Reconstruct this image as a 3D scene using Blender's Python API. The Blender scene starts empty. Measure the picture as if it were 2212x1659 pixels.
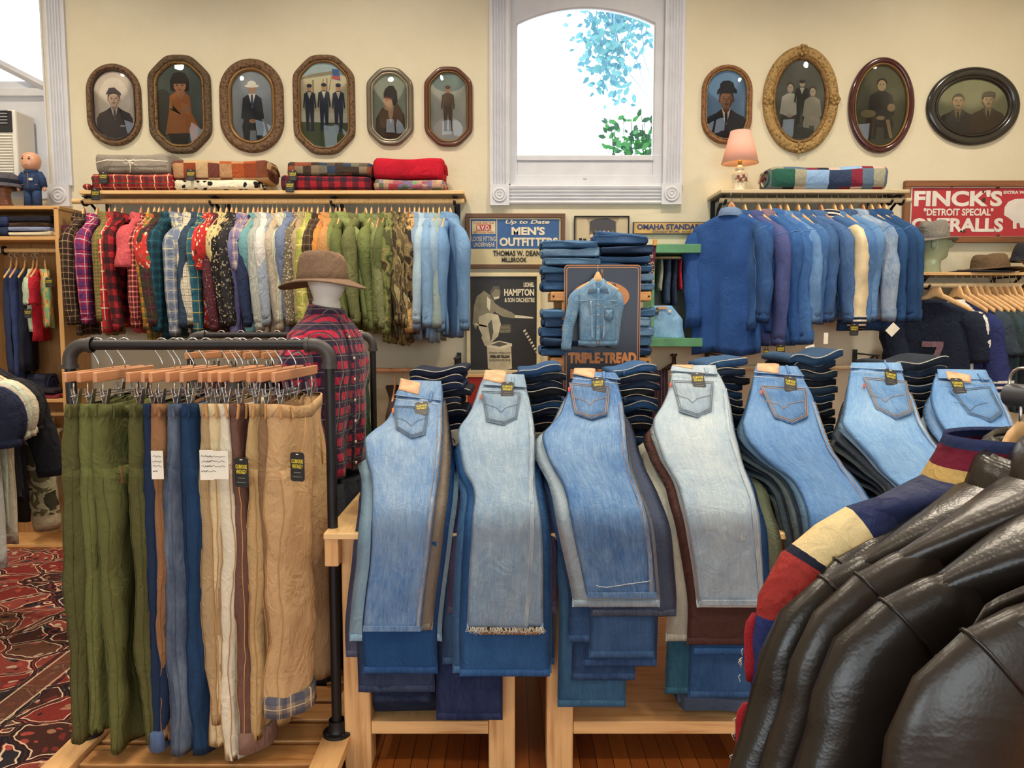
import bpy, math, random
from mathutils import Vector, Matrix, noise
R = random.Random(7)
S = bpy.context.scene
COL = S.collection
PI = math.pi
# ---------------------------------------------------------------- camera
F, CX, CY, TH, EYE = 1660.0, 1106.0, 829.5, math.radians(5.0), 1.5
cam = bpy.data.objects.new('camera', bpy.data.cameras.new('camera'))
COL.objects.link(cam)
cam.location = (0, 0, EYE)
cam.rotation_euler = (PI / 2 - TH, 0, 0)
cam.data.sensor_fit = 'HORIZONTAL'
cam.data.sensor_width = 36.0
cam.data.lens = 36.0 * F / 2212.0
cam.data.clip_start = 0.05
S.camera = cam
S.view_settings.view_transform = 'Standard'
S.view_settings.look = 'None'
S.view_settings.gamma = 1.0
S.view_settings.use_curve_mapping = False
S.view_settings.exposure = 0.25
# ---------------------------------------------------------------- sky and lamps
W = bpy.data.worlds.new('daylight')
S.world = W
W.use_nodes = True
bg = W.node_tree.nodes['Background']
bg.inputs[0].default_value = (0.86, 0.95, 1.0, 1)
bg.inputs[1].default_value = 4.6


def lamp(name, loc, energy, size, col, rot=(0, 0, 0), shape='DISK', spread=PI, sy=None):
    d = bpy.data.lights.new(name, 'AREA')
    d.energy, d.size, d.color, d.shape, d.spread = energy, size, col, shape, spread
    if sy:
        d.size_y = sy
    o = bpy.data.objects.new(name, d)
    o.location, o.rotation_euler = loc, rot
    COL.objects.link(o)
    return o


WARM = (1.0, 0.87, 0.69)
CEIL = 4.55
LAMPS = [(x, y) for y in (0.3, 2.0, 3.75) for x in (-2.9, -1.0, 0.9, 2.8)]
for x, y in LAMPS:
    lamp('ceiling_lamp_light', (x, y, CEIL - 0.16), 29 if y > 3 else 13, 0.30, WARM, spread=math.radians(128))


# ---------------------------------------------------------------- pixel geometry
def ray(px, py):
    a, b = (px - CX) / F, -(py - CY) / F
    return a, math.cos(TH) + b * math.sin(TH), -math.sin(TH) + b * math.cos(TH)


def P(px, py, Y):
    d = ray(px, py)
    t = Y / d[1]
    return Vector((d[0] * t, Y, EYE + d[2] * t))


def PZ(px, py, z):
    d = ray(px, py)
    t = (z - EYE) / d[2]
    return Vector((d[0] * t, d[1] * t, z))


def lerp(a, b, t):
    return a + (b - a) * t


def interp(tab, x):
    if x <= tab[0][0]:
        return tab[0][1]
    for (x0, y0), (x1, y1) in zip(tab, tab[1:]):
        if x <= x1:
            return y0 + (y1 - y0) * (x - x0) / (x1 - x0)
    return tab[-1][1]


def spl(tab, x):
    """Catmull-Rom through a table, for smooth outlines."""
    n = len(tab)
    if x <= tab[0][0]:
        return tab[0][1]
    if x >= tab[-1][0]:
        return tab[-1][1]
    for i in range(n - 1):
        if x <= tab[i + 1][0]:
            break
    x0, y0 = tab[i]
    x1, y1 = tab[i + 1]
    h = x1 - x0
    m0 = (y1 - tab[i - 1][1]) / (x1 - tab[i - 1][0]) if i > 0 else (y1 - y0) / h
    m1 = (tab[i + 2][1] - y0) / (tab[i + 2][0] - x0) if i + 2 < n else (y1 - y0) / h
    t = (x - x0) / h
    return ((2 * t ** 3 - 3 * t * t + 1) * y0 + (t ** 3 - 2 * t * t + t) * h * m0
            + (-2 * t ** 3 + 3 * t * t) * y1 + (t ** 3 - t * t) * h * m1)


# ---------------------------------------------------------------- objects
def thing(name, label, cat, loc=(0, 0, 0), rz=0.0, group=None):
    o = bpy.data.objects.new(name, None)
    o.empty_display_size = 0.1
    COL.objects.link(o)
    o.location, o.rotation_euler = loc, (0, 0, rz)
    tag(o, label, cat, group)
    return o


LABELS = {}


def tag(o, label, cat, group=None, kind=None):
    o['label'], o['category'] = label, cat
    if group:
        o['group'] = group
    if kind:
        o['kind'] = kind
    LABELS.setdefault(label, []).append(o.name)
    return o


def struct(o):
    o['kind'] = 'structure'
    return o


def copy_tree(o, parent=None):
    c = o.copy()
    COL.objects.link(c)
    if parent:
        c.parent = parent
    for ch in o.children:
        copy_tree(ch, c)
    return c


class MB:
    def __init__(s):
        s.v, s.f, s.uv, s.m = [], [], [], []

    def add(s, verts, faces, uvs=None, m=0):
        o = len(s.v)
        s.v += [tuple(p) for p in verts]
        for i, f in enumerate(faces):
            s.f.append([a + o for a in f])
            s.uv.append(uvs[i] if uvs else [(0, 0)] * len(f))
            s.m.append(m)
        return s

    def box(s, c, d, m=0, rot=None):
        hx, hy, hz = d[0] / 2, d[1] / 2, d[2] / 2
        vs = [Vector((x, y, z)) for x in (-hx, hx) for y in (-hy, hy) for z in (-hz, hz)]
        fs = [(0, 1, 3, 2), (4, 6, 7, 5), (0, 4, 5, 1), (2, 3, 7, 6), (0, 2, 6, 4), (1, 5, 7, 3)]
        ax = [1, 1, 0, 0, 2, 2]
        ax = [0, 0, 1, 1, 2, 2]
        uvs = []
        for f, a in zip(fs, ax):
            o = [k for k in range(3) if k != a]
            if d[o[0]] < d[o[1]]:
                o = o[::-1]
            uvs.append([(vs[i][o[0]] + c[0] * .37 + c[2], vs[i][o[1]] + c[1] * .7 + c[2] * .3) for i in f])
        if rot is not None:
            vs = [rot @ v for v in vs]
        return s.add([v + Vector(c) for v in vs], fs, uvs, m)

    def loft(s, rings, closed=True, cap0=False, cap1=False, m=0, uw=None, v0=0.0):
        n = len(rings[0])
        k = n if closed else n - 1
        if uw is None:
            uw = max(sum((Vector(r[i]) - Vector(r[(i + 1) % n])).length for i in range(k)) for r in rings)
        vv = [v0]
        for a, b in zip(rings, rings[1:]):
            ca = sum((Vector(p) for p in a), Vector()) / n
            cb = sum((Vector(p) for p in b), Vector()) / n
            vv.append(vv[-1] + max((ca - cb).length, 1e-4))
        vs = [p for r in rings for p in r]
        fs, uvs = [], []
        for j in range(len(rings) - 1):
            for i in range(k):
                a, b = j * n + i, j * n + (i + 1) % n
                fs.append((a, b, b + n, a + n))
                u0, u1 = uw * i / k, uw * (i + 1) / k
                uvs.append([(u0, vv[j]), (u1, vv[j]), (u1, vv[j + 1]), (u0, vv[j + 1])])
        if cap0:
            fs.append(tuple(range(n - 1, -1, -1)))
            uvs.append([(vs[i][0], vs[i][2]) for i in range(n - 1, -1, -1)])
        if cap1:
            o = (len(rings) - 1) * n
            fs.append(tuple(range(o, o + n)))
            uvs.append([(vs[i][0], vs[i][2]) for i in range(o, o + n)])
        return s.add(vs, fs, uvs, m)

    def tube(s, pts, r, n=8, m=0, cap=True, flat=1.0):
        pts = [Vector(p) for p in pts]
        rings = []
        up = None
        for i, p in enumerate(pts):
            t = (pts[min(i + 1, len(pts) - 1)] - pts[max(i - 1, 0)])
            t = t.normalized() if t.length > 1e-9 else Vector((0, 0, 1))
            if up is None:
                up = Vector((0, 0, 1)) if abs(t.z) < .9 else Vector((0, 1, 0))
            a = t.cross(up)
            if a.length < 1e-6:
                a = t.cross(Vector((1, 0, 0)))
            a.normalize()
            b = a.cross(t).normalized()
            up = b
            ri = r[i] if isinstance(r, (list, tuple)) else r
            rings.append([p + a * math.cos(2 * PI * j / n) * ri + b * math.sin(2 * PI * j / n) * ri * flat for j in range(n)])
        return s.loft(rings, True, cap, cap, m)

    def lathe(s, prof, c=(0, 0, 0), n=32, m=0, sx=1.0, sy=1.0, cap0=False, cap1=False):
        rings = [[(c[0] + r * sx * math.cos(2 * PI * i / n), c[1] + r * sy * math.sin(2 * PI * i / n), c[2] + z)
                  for i in range(n)] for r, z in prof]
        return s.loft(rings, True, cap0, cap1, m)

    def ell(s, c, rad, n=20, k=12, m=0):
        rings = []
        for j in range(k + 1):
            a = -PI / 2 + PI * j / k
            rr = max(math.cos(a), .002)
            rings.append([(c[0] + rad[0] * rr * math.cos(2 * PI * i / n), c[1] + rad[1] * rr * math.sin(2 * PI * i / n),
                           c[2] + rad[2] * math.sin(a)) for i in range(n)])
        return s.loft(rings, True, True, True, m)

    def poly(s, pts, m=0):
        return s.add(pts, [tuple(range(len(pts)))], [[(p[0], p[2]) for p in pts]], m)

    def prism(s, pts2, y0, y1, m=0):
        """an x,z outline given thickness along y; y0 is the face to the camera"""
        n = len(pts2)
        a = [(p[0], y0, p[1]) for p in pts2]
        b = [(p[0], y1, p[1]) for p in pts2]
        s.poly(a, m)
        s.poly(b[::-1], m)
        s.loft([a, b], True, m=m)
        return s

    def build(s, name, mats, parent=None, smooth=True, ang=None, bevel=0, sub=0, world=False, solid=0):
        me = bpy.data.meshes.new(name)
        off = parent.location if (world and parent) else Vector((0, 0, 0))
        vs = s.v
        if world and parent:
            p = parent
            M = Matrix.Identity(4)
            while p:
                M = Matrix.LocRotScale(p.location, p.rotation_euler, p.scale) @ M
                p = p.parent
            Mi = M.inverted()
            vs = [Mi @ Vector(v) for v in vs]
        me.from_pydata(vs, [], s.f)
        for mt in (mats if isinstance(mats, (list, tuple)) else [mats]):
            me.materials.append(mt)
        me.polygons.foreach_set('material_index', s.m)
        uvl = me.uv_layers.new(name='UVMap')
        fl = [c for u in s.uv for q in u for c in q]
        uvl.data.foreach_set('uv', fl)
        if smooth:
            me.polygons.foreach_set('use_smooth', [True] * len(s.f))
            if ang:
                me.set_sharp_from_angle(angle=math.radians(ang))
        me.update()
        o = bpy.data.objects.new(name, me)
        COL.objects.link(o)
        if parent:
            o.parent = parent
        if bevel:
            b = o.modifiers.new('edge', 'BEVEL')
            b.width, b.segments, b.limit_method = bevel, 2, 'ANGLE'
        if solid:
            q = o.modifiers.new('thick', 'SOLIDIFY')
            q.thickness, q.offset = solid, 0
        if sub:
            q = o.modifiers.new('smooth', 'SUBSURF')
            q.levels = q.render_levels = sub
        return o


def boxes(name, mat, lst, parent=None, bevel=.003, world=True):
    b = MB()
    for c, d in lst:
        b.box(c, d)
    return b.build(name, mat, parent, smooth=False, bevel=bevel, world=world)


_txt = {}


def text_mesh(s, size, bold=0.0, ext=.0006, shear=0.0, sx=1.0, space=1.0):
    k = (s, size, bold, ext, shear, sx, space)
    if k not in _txt:
        c = bpy.data.curves.new('lettering', 'FONT')
        c.body, c.size, c.extrude, c.offset, c.shear = s, size, ext, bold, shear
        c.space_character = space
        c.resolution_u = 3
        c.align_x, c.align_y = 'CENTER', 'CENTER'
        o = bpy.data.objects.new('tmp', c)
        COL.objects.link(o)
        dg = bpy.context.evaluated_depsgraph_get()
        me = bpy.data.meshes.new_from_object(o.evaluated_get(dg))
        me.name = 'lettering'
        bpy.data.objects.remove(o)
        if sx != 1.0:
            for v in me.vertices:
                v.co.x *= sx
        _txt[k] = me
    return _txt[k]


def text_obj(s, size, loc, mat, parent, fit=None, hfit=None, rot=(PI / 2, 0, 0), name='lettering', **kw):
    """lettering; fit = width in metres, hfit = height of the letters"""
    me = text_mesh(s, size, **kw).copy()
    xs = [v.co.x for v in me.vertices]
    ys = [v.co.y for v in me.vertices]
    w, h = max(xs) - min(xs), max(ys) - min(ys)
    mx, my = (max(xs) + min(xs)) / 2, (max(ys) + min(ys)) / 2
    kx = fit / w if fit else 1.0
    ky = hfit / h if hfit else kx
    for v in me.vertices:
        v.co.x = (v.co.x - mx) * kx
        v.co.y = (v.co.y - my) * ky
    me.materials.clear()
    me.materials.append(mat)
    o = bpy.data.objects.new(name, me)
    COL.objects.link(o)
    o.parent = parent
    o.location, o.rotation_euler = Vector(loc) - (parent.location if parent else Vector()), rot
    return o


# ---------------------------------------------------------------- materials
def rgb(h):
    """sRGB hex to linear"""
    h = h.lstrip('#')
    c = [int(h[i:i + 2], 16) / 255 for i in (0, 2, 4)]
    return tuple((x / 12.92 if x <= .04045 else ((x + .055) / 1.055) ** 2.4) for x in c) + (1,)


def C(c):
    return rgb(c) if isinstance(c, str) else c


class NT:
    def __init__(s, name):
        s.mat = bpy.data.materials.new(name)
        s.mat.use_nodes = True
        s.t = s.mat.node_tree
        s.b = s.t.nodes['Principled BSDF']

    def n(s, typ, **kw):
        nd = s.t.nodes.new('ShaderNode' + typ)
        for k, v in kw.items():
            setattr(nd, k, v)
        return nd

    def put(s, sock, v):
        if v is None:
            return
        if isinstance(v, bpy.types.NodeSocket):
            s.t.links.new(v, sock)
        else:
            sock.default_value = v

    def co(s, kind='UV', scale=(1, 1, 1), rot=(0, 0, 0), loc=(0, 0, 0)):
        a = s.n('TexCoord')
        m = s.n('Mapping')
        m.inputs['Scale'].default_value = scale
        m.inputs['Rotation'].default_value = rot
        m.inputs['Location'].default_value = loc
        s.put(m.inputs[0], a.outputs[kind])
        return m.outputs[0]

    def noise(s, vec, scale, detail=3, rough=.5, dist=0.0, out=0):
        a = s.n('TexNoise')
        s.put(a.inputs['Vector'], vec)
        a.inputs['Scale'].default_value = scale
        a.inputs['Detail'].default_value = detail
        a.inputs['Roughness'].default_value = rough
        a.inputs['Distortion'].default_value = dist
        return a.outputs[out]

    def vor(s, vec, scale, feature='F1', out=0, rnd=1.0):
        a = s.n('TexVoronoi', feature=feature)
        s.put(a.inputs['Vector'], vec)
        a.inputs['Scale'].default_value = scale
        a.inputs['Randomness'].default_value = rnd
        return a.outputs[out]

    def math(s, op, a, b=None, c=None, clamp=False):
        m = s.n('Math', operation=op)
        m.use_clamp = clamp
        s.put(m.inputs[0], a)
        s.put(m.inputs[1], b)
        s.put(m.inputs[2], c)
        return m.outputs[0]

    def mix(s, f, a, b, mode='MIX'):
        m = s.n('Mix', data_type='RGBA', blend_type=mode)
        s.put(m.inputs['Factor'], f)
        s.put(m.inputs[6], a)
        s.put(m.inputs[7], b)
        return m.outputs[2]

    def ramp(s, f, stops, mode='LINEAR'):
        r = s.n('ValToRGB')
        r.color_ramp.interpolation = mode
        e = r.color_ramp.elements
        while len(e) < len(stops):
            e.new(.5)
        for x, (p, c) in zip(e, stops):
            x.position, x.color = p, (C(c) if not isinstance(c, (int, float)) else (c, c, c, 1))
        s.put(r.inputs[0], f)
        return r.outputs[0]

    def sep(s, v):
        x = s.n('SeparateXYZ')
        s.put(x.inputs[0], v)
        return x.outputs

    def bump(s, h, strength=.3, dist=.002):
        b = s.n('Bump')
        b.inputs['Strength'].default_value = strength
        b.inputs['Distance'].default_value = dist
        s.put(b.inputs['Height'], h)
        s.put(s.b.inputs['Normal'], b.outputs[0])

    def done(s, color=None, rough=.8, metal=0.0, spec=None, sheen=0.0, coat=0.0):
        s.put(s.b.inputs['Base Color'], color)
        s.put(s.b.inputs['Roughness'], rough)
        s.b.inputs['Metallic'].default_value = metal
        if spec is not None:
            s.b.inputs['Specular IOR Level'].default_value = spec
        if sheen:
            s.b.inputs['Sheen Weight'].default_value = sheen
        if coat:
            s.b.inputs['Coat Weight'].default_value = coat
        return s.mat


_mc = {}


def cached(fn):
    def g(*a, **k):
        key = (fn.__name__, repr(a), repr(sorted(k.items())))
        if key not in _mc:
            _mc[key] = fn(*a, **k)
        return _mc[key]
    return g


@cached
def plain(col, rough=.6, metal=0.0, spec=None, name='paint', var=.06, sc=9.0, coat=0.0):
    t = NT(name)
    f = t.noise(t.co('Object'), sc, 3)
    c = C(col)
    d = tuple(x * (1 - var * 2) for x in c[:3]) + (1,)
    e = tuple(min(1, x * (1 + var)) for x in c[:3]) + (1,)
    return t.done(t.ramp(f, [(.3, d), (.7, e)]), rough, metal, spec, coat=coat)


@cached
def wood(a='#d9b27c', b='#bd8f58', rough=.5, sc=1.0, name='wood'):
    t = NT(name)
    v = t.co('UV', (2.2 * sc, 26 * sc, 1))
    f = t.noise(v, 1.6, 4, .6, .8)
    g = t.noise(t.co('UV', (3, 160, 1)), 1.0, 2)
    k = t.noise(t.co('Object'), 4.0, 1)
    f = t.math('ADD', t.math('MULTIPLY', f, .75), t.math('MULTIPLY', g, .25))
    c = t.ramp(f, [(.3, b), (.5, a), (.75, tuple(min(1, x * 1.12) for x in C(a)[:3]) + (1,))])
    c = t.mix(t.math('MULTIPLY', k, .25), c, C(b))
    t.bump(f, .08, .001)
    return t.done(c, rough)


def creases(t):
    """soft ridged folds of worn cloth"""
    a = t.noise(t.co('Object', (1, 1, .8)), 11, 3, .5, 1.6)
    b = t.noise(t.co('Object', (1, 1, .6)), 27, 2, .5, 1.0)
    r = lambda q: t.math('SUBTRACT', 1.0, t.math('MULTIPLY', t.math('ABSOLUTE', t.math('SUBTRACT', q, .5)), 4.0), clamp=True)
    return t.math('ADD', t.math('MULTIPLY', r(a), .8), t.math('MULTIPLY', r(b), .35))


def weave(t, c, amt=.10):
    f = t.noise(t.co('UV', (1, 1, 1)), 420, 2, .6)
    g = t.noise(t.co('Object'), 7, 3)
    h = t.math('ADD', t.math('MULTIPLY', f, .6), t.math('MULTIPLY', g, .4))
    t.bump(t.math('ADD', creases(t), t.math('MULTIPLY', f, .10)), .55, .010)
    return t.mix(amt, c, t.ramp(h, [(.3, 0.0), (.7, 1.0)]), 'OVERLAY')


@cached
def cloth(col, rough=.9, amt=.18, name='cloth', sheen=.0):
    t = NT(name)
    g = t.noise(t.co('Object'), 5, 3)
    c = C(col)
    k = t.ramp(g, [(.25, tuple(x * .84 for x in c[:3]) + (1,)), (.75, tuple(min(1, x * 1.1) for x in c[:3]) + (1,))])
    return t.done(weave(t, k, amt), rough, spec=.25, sheen=sheen)


@cached
def denim(col, fade=None, wear=.5, streak=.35, rough=.92, seed=0, zones=(), name='denim'):
    """woven indigo: twill, slub streaks along the leg, worn patches; zones are worn places (u, v, ru, rv, amount)"""
    t = NT(name)
    c = C(col)
    fd = C(fade) if fade else tuple(min(1, x * 2.2 + .05) for x in c[:3]) + (1,)
    st = t.noise(t.co('UV', (230, 26, 1), loc=(seed, seed * 2.3, 0)), 1.0, 3, .7)
    tw = t.noise(t.co('UV', (300, 420, 1), rot=(0, 0, .6)), 1.0, 2, .6)
    wr = t.noise(t.co('UV', (1, .7, 1), loc=(seed * 3.1, seed, 0)), 7.0, 4, .6)
    fib = t.math('ADD', t.math('MULTIPLY', st, .6), t.math('MULTIPLY', tw, .4))
    w = t.math('MULTIPLY', t.math('SUBTRACT', wr, .38), 2.2 * wear, clamp=True)
    x, y, _ = t.sep(t.co('UV'))
    for (u, v, ru, rv, am) in zones:
        dx = t.math('DIVIDE', t.math('SUBTRACT', x, u), ru)
        dy = t.math('DIVIDE', t.math('SUBTRACT', y, v), rv)
        q = t.math('ADD', t.math('MULTIPLY', dx, dx), t.math('MULTIPLY', dy, dy))
        e = t.math('MULTIPLY', t.math('POWER', 2.718, t.math('MULTIPLY', q, -1.0)), am)
        w = t.math('ADD', w, e, clamp=True)
    mb = t.noise(t.co('UV', (60, 9, 1), loc=(seed * 1.7, seed, 0)), 1.0, 4, .65)
    fib = t.math('ADD', t.math('MULTIPLY', fib, .68), t.math('MULTIPLY', mb, .32))
    s2 = t.math('MULTIPLY', t.math('SUBTRACT', fib, .44), 6.5 * streak, clamp=True)
    m = t.math('MAXIMUM', t.math('MULTIPLY', w, .9), s2)
    m = t.math('ADD', t.math('MULTIPLY', w, .60), t.math('MULTIPLY', s2, .55), clamp=True)
    k = t.mix(m, tuple(q * .94 for q in c[:3]) + (1,), fd)
    t.bump(t.math('ADD', creases(t), t.math('MULTIPLY', fib, .30)), .34, .008)
    return t.done(k, rough, spec=.2)


@cached
def plaid(base, bands, amt=.16, name='plaid_cloth', rough=.9):
    """bands: (axis, period, offset, width, colour, strength) in metres along the cloth"""
    t = NT(name)
    x, y, _ = t.sep(t.co('UV'))
    c = C(base)
    for ax, per, off, wid, col, al in bands:
        q = x if ax == 'u' else y
        fr = t.math('FRACT', t.math('MULTIPLY_ADD', q, 1 / per, off + 7))
        mk = t.math('MULTIPLY', t.math('LESS_THAN', fr, wid / per), al)
        c = t.mix(mk, c, C(col))
    return t.done(weave(t, c, amt), rough, spec=.25)


def tartan(base, wide, line, per=.07, line2=None, ws=.45, a=.6, la=.8, **k):
    b = [('u', per, 0, per * ws, wide, a), ('v', per, 0, per * ws, wide, a),
         ('u', per, .3, per * .07, line, la), ('v', per, .3, per * .07, line, la)]
    if line2:
        b += [('u', per, .62, per * .06, line2, la), ('v', per, .62, per * .06, line2, la)]
    return plaid(base, tuple(b), **k)


def stripes(base, line, per=.012, wid=.004, al=.8, ax='u'):
    return plaid(base, ((ax, per, 0, wid, line, al),), name='striped_cloth')


@cached
def printed(base, spot, sc=45, th=.32, spot2=None, name='printed_cloth', dist=1.0):
    t = NT(name)
    v = t.co('UV')
    d = t.vor(v, sc)
    nz = t.noise(v, sc * .8, 2)
    f = t.math('ADD', d, t.math('MULTIPLY', t.math('SUBTRACT', nz, .5), dist))
    c = t.mix(t.math('LESS_THAN', f, th), C(base), C(spot))
    if spot2:
        e = t.vor(t.co('UV', loc=(.37, .71, 0)), sc * .7)
        c = t.mix(t.math('LESS_THAN', e, th * .8), c, C(spot2))
    return t.done(weave(t, c, .12), .9, spec=.25)


@cached
def camo(a, b, c, d, sc=14, stretch=1.0, name='camouflage_cloth'):
    t = NT(name)
    f = t.noise(t.co('UV', (1, stretch, 1)), sc, 2, .5, .6)
    k = t.ramp(f, [(0, a), (.43, b), (.52, c), (.62, d)], 'CONSTANT')
    return t.done(weave(t, k, .12), .9, spec=.25)


@cached
def patchwork(cols, pu=.09, pv=.07, seed=0, name='patchwork_cloth'):
    """quilt squares picked from a list of colours by cell"""
    t = NT(name)
    x, y, _ = t.sep(t.co('UV'))
    cx = t.math('FLOOR', t.math('MULTIPLY', x, 1 / pu))
    cy = t.math('FLOOR', t.math('MULTIPLY', y, 1 / pv))
    cb = t.n('CombineXYZ')
    t.put(cb.inputs[0], cx)
    t.put(cb.inputs[1], cy)
    cb.inputs[2].default_value = seed
    wn = t.n('TexWhiteNoise', noise_dimensions='3D')
    t.put(wn.inputs['Vector'], cb.outputs[0])
    n = len(cols)
    c = t.ramp(wn.outputs['Value'], [(i / n, q) for i, q in enumerate(cols)], 'CONSTANT')
    return t.done(weave(t, c, .16), .9, spec=.2)


@cached
def leather(col='#2b2521', rough=.38, name='leather', sc=60):
    t = NT(name)
    g = t.noise(t.co('Object'), 6, 4, .6)
    p = t.vor(t.co('Object'), sc * 5)
    w = t.noise(t.co('Object', (.5, 1, .8)), 13, 3, .55, 1.0)
    c = C(col)
    k = t.ramp(g, [(.3, tuple(x * .7 for x in c[:3]) + (1,)), (.7, tuple(min(1, x * 1.25) for x in c[:3]) + (1,))])
    t.bump(t.math('ADD', t.math('MULTIPLY', w, 1.0), t.math('MULTIPLY', p, .05)), .30, .008)
    r = t.math('MULTIPLY_ADD', g, .25, rough - .12)
    return t.done(k, r, spec=.5)


METAL = plain('#c9c9c8', .28, 1.0, name='chrome_wire', var=.02)
IRON = plain('#2c2b2d', .45, .6, name='black_iron_pipe')
BLACK = plain('#17171a', .5, name='black_paint')
WHITE = plain('#eceae6', .5, name='white_paint', var=.02)
MAPLE = wood('#e2bd86', '#c79a60', .45)
PINE = wood('#e0b27a', '#bf8650', .5)
HANGW = wood('#e3b883', '#cf9c63', .4, name='hanger_wood')
HANGR = wood('#c9926a', '#a86d48', .4, name='hanger_wood_reddish')
CREAM = plain('#e8dcc0', .7, name='cream_paint')
CARD = plain('#e9e4d6', .8, name='card')
TAGBLACK = plain('#1a1b1e', .5, name='tag_card')
TAGYELLOW = plain('#e3cf3a', .6, name='tag_print')
TAGGREY = plain('#77787a', .6, name='tag_small_print')
STITCH = plain('#b98a55', .8, name='thread')
STITCHPALE = plain('#c9cbd0', .8, name='thread_pale')
PATCH = plain('#c99f7b', .75, name='leather_patch', var=.14, sc=30)


@cached
def glassm(name='picture_glass', tint=(1, 1, 1, 1), base=.04, rough=.02):
    t = NT(name)
    t.t.nodes.remove(t.b)
    out = [n for n in t.t.nodes if n.type == 'OUTPUT_MATERIAL'][0]
    tr, gl, mx = t.n('BsdfTransparent'), t.n('BsdfGlossy'), t.n('MixShader')
    tr.inputs[0].default_value = tint
    gl.inputs['Roughness'].default_value = rough
    lw = t.n('Fresnel')
    lw.inputs[0].default_value = 1.45
    t.put(mx.inputs[0], lw.outputs[0])
    t.t.links.new(tr.outputs[0], mx.inputs[1])
    t.t.links.new(gl.outputs[0], mx.inputs[2])
    t.t.links.new(mx.outputs[0], out.inputs[0])
    return t.mat


def hang_tag(parent, M, w=.04, h=.062, name='hang_tag'):
    """black shop tag with yellow print; M places it: x across, y up, z out of the card"""
    b = MB()
    c = .006
    out = [(-w / 2 + c, -h / 2), (w / 2 - c, -h / 2), (w / 2, -h / 2 + c), (w / 2, h / 2 - c), (w / 2 - c, h / 2),
           (-w / 2 + c, h / 2), (-w / 2, h / 2 - c), (-w / 2, -h / 2 + c)]
    f = [(x, y, .0008) for x, y in out]
    k = [(x, y, -.0008) for x, y in out]
    b.add(f, [tuple(range(8))])
    b.add(k, [tuple(range(7, -1, -1))])
    b.loft([k, f], True)
    b.box((0, h * .43, .0012), (w * .18, h * .035, .0006), m=1)
    o = b.build(name, [TAGBLACK, CARD], parent, smooth=False)
    inv = Matrix.Identity(4)
    p, chain = parent, []
    while p:
        chain.append(Matrix.LocRotScale(p.location, p.rotation_euler, p.scale))
        p = p.parent
    for q in chain:
        inv = q @ inv
    o.matrix_local = inv.inverted() @ M
    sc = w / .04
    for s, y, wd, hh, mt in (('CLUBHOUSE', .012, .033, .0085, TAGYELLOW), ('VINTAGE F', .001, .030, .0085, TAGYELLOW)):
        q = text_obj(s, .01, (0, 0, 0), mt, o, fit=wd * sc, hfit=hh * h / .062, rot=(0, 0, 0), bold=.00012, ext=.0002)
        q.location = (0, y * h / .062, .0012)
    d = MB()
    d.box((0, -.012 * h / .062, .0011), (w * .5, h * .02, .0004))
    d.box((0, -.021 * h / .062, .0011), (w * .66, h * .02, .0004))
    d.build('fine_print', TAGGREY, o, smooth=False)
    return o


def frame_at(p, xdir, ydir):
    x = Vector(xdir).normalized()
    z = x.cross(Vector(ydir)).normalized()
    y = z.cross(x)
    M = Matrix((x, y, z)).transposed().to_4x4()
    M.translation = Vector(p)
    return M
# ================================================================ the room
YW = 5.2                                   # the wall the camera looks at
XL, XR, YB = -3.9, 3.7, -3.6


def wallmat():
    t = NT('plaster')
    v = t.co('Object')
    a = t.noise(v, 1.3, 4, .6)
    b = t.noise(v, 9, 5, .6, 1.5)
    c = t.noise(v, 60, 3)
    k = t.ramp(a, [(.3, '#d4caae'), (.7, '#dcd5bd')])
    t.bump(t.math('ADD', b, t.math('MULTIPLY', c, .25)), .45, .006)
    return t.done(k, .75, spec=.3)


PLASTER = wallmat()


def hole_wall(name, y0, y1, x0, x1, z0, z1, holes, mat):
    """a wall slab with rectangular openings"""
    b = MB()
    xs = sorted({x0, x1, *[h[0] for h in holes], *[h[1] for h in holes]})
    for a, c in zip(xs, xs[1:]):
        cuts = sorted((h[2], h[3]) for h in holes if h[0] <= a + 1e-6 and h[1] >= c - 1e-6)
        z = z0
        for p, q in cuts + [(z1, z1)]:
            if p > z + 1e-6:
                b.box(((a + c) / 2, (y0 + y1) / 2, (z + p) / 2), (c - a, y1 - y0, p - z))
            z = q
    return struct(b.build(name, mat, smooth=False))


# openings of the two windows
W1 = (-3.55, P(104, 300, YW).x, P(0, 430, YW).z, 4.1)
W2 = (P(1099, 300, YW).x, P(1438, 300, YW).x, P(0, 401, YW).z, P(0, -130, YW).z)
hole_wall('wall_back', YW, YW + .22, XL, XR, 0, CEIL, [W1, W2], PLASTER)


def floormat():
    t = NT('floor_boards')
    x, y, _ = t.sep(t.co('Object'))
    q = t.math('MULTIPLY', x, 1 / .057)
    fr = t.math('FRACT', q)
    idx = t.math('FLOOR', q)
    wn = t.n('TexWhiteNoise', noise_dimensions='1D')
    t.put(wn.inputs['W'], idx)
    g = t.noise(t.co('Object', (34, 2.2, 1)), 1.0, 4, .6)
    k = t.ramp(t.math('ADD', t.math('MULTIPLY', wn.outputs[0], .5), t.math('MULTIPLY', g, .5)),
               [(.2, '#6b3314'), (.8, '#a45e28')])
    gap = t.math('LESS_THAN', fr, .045)
    k = t.mix(gap, k, C('#1d0c05'))
    t.bump(t.math('SUBTRACT', 1.0, gap), .3, .002)
    return t.done(k, .35)


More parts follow.
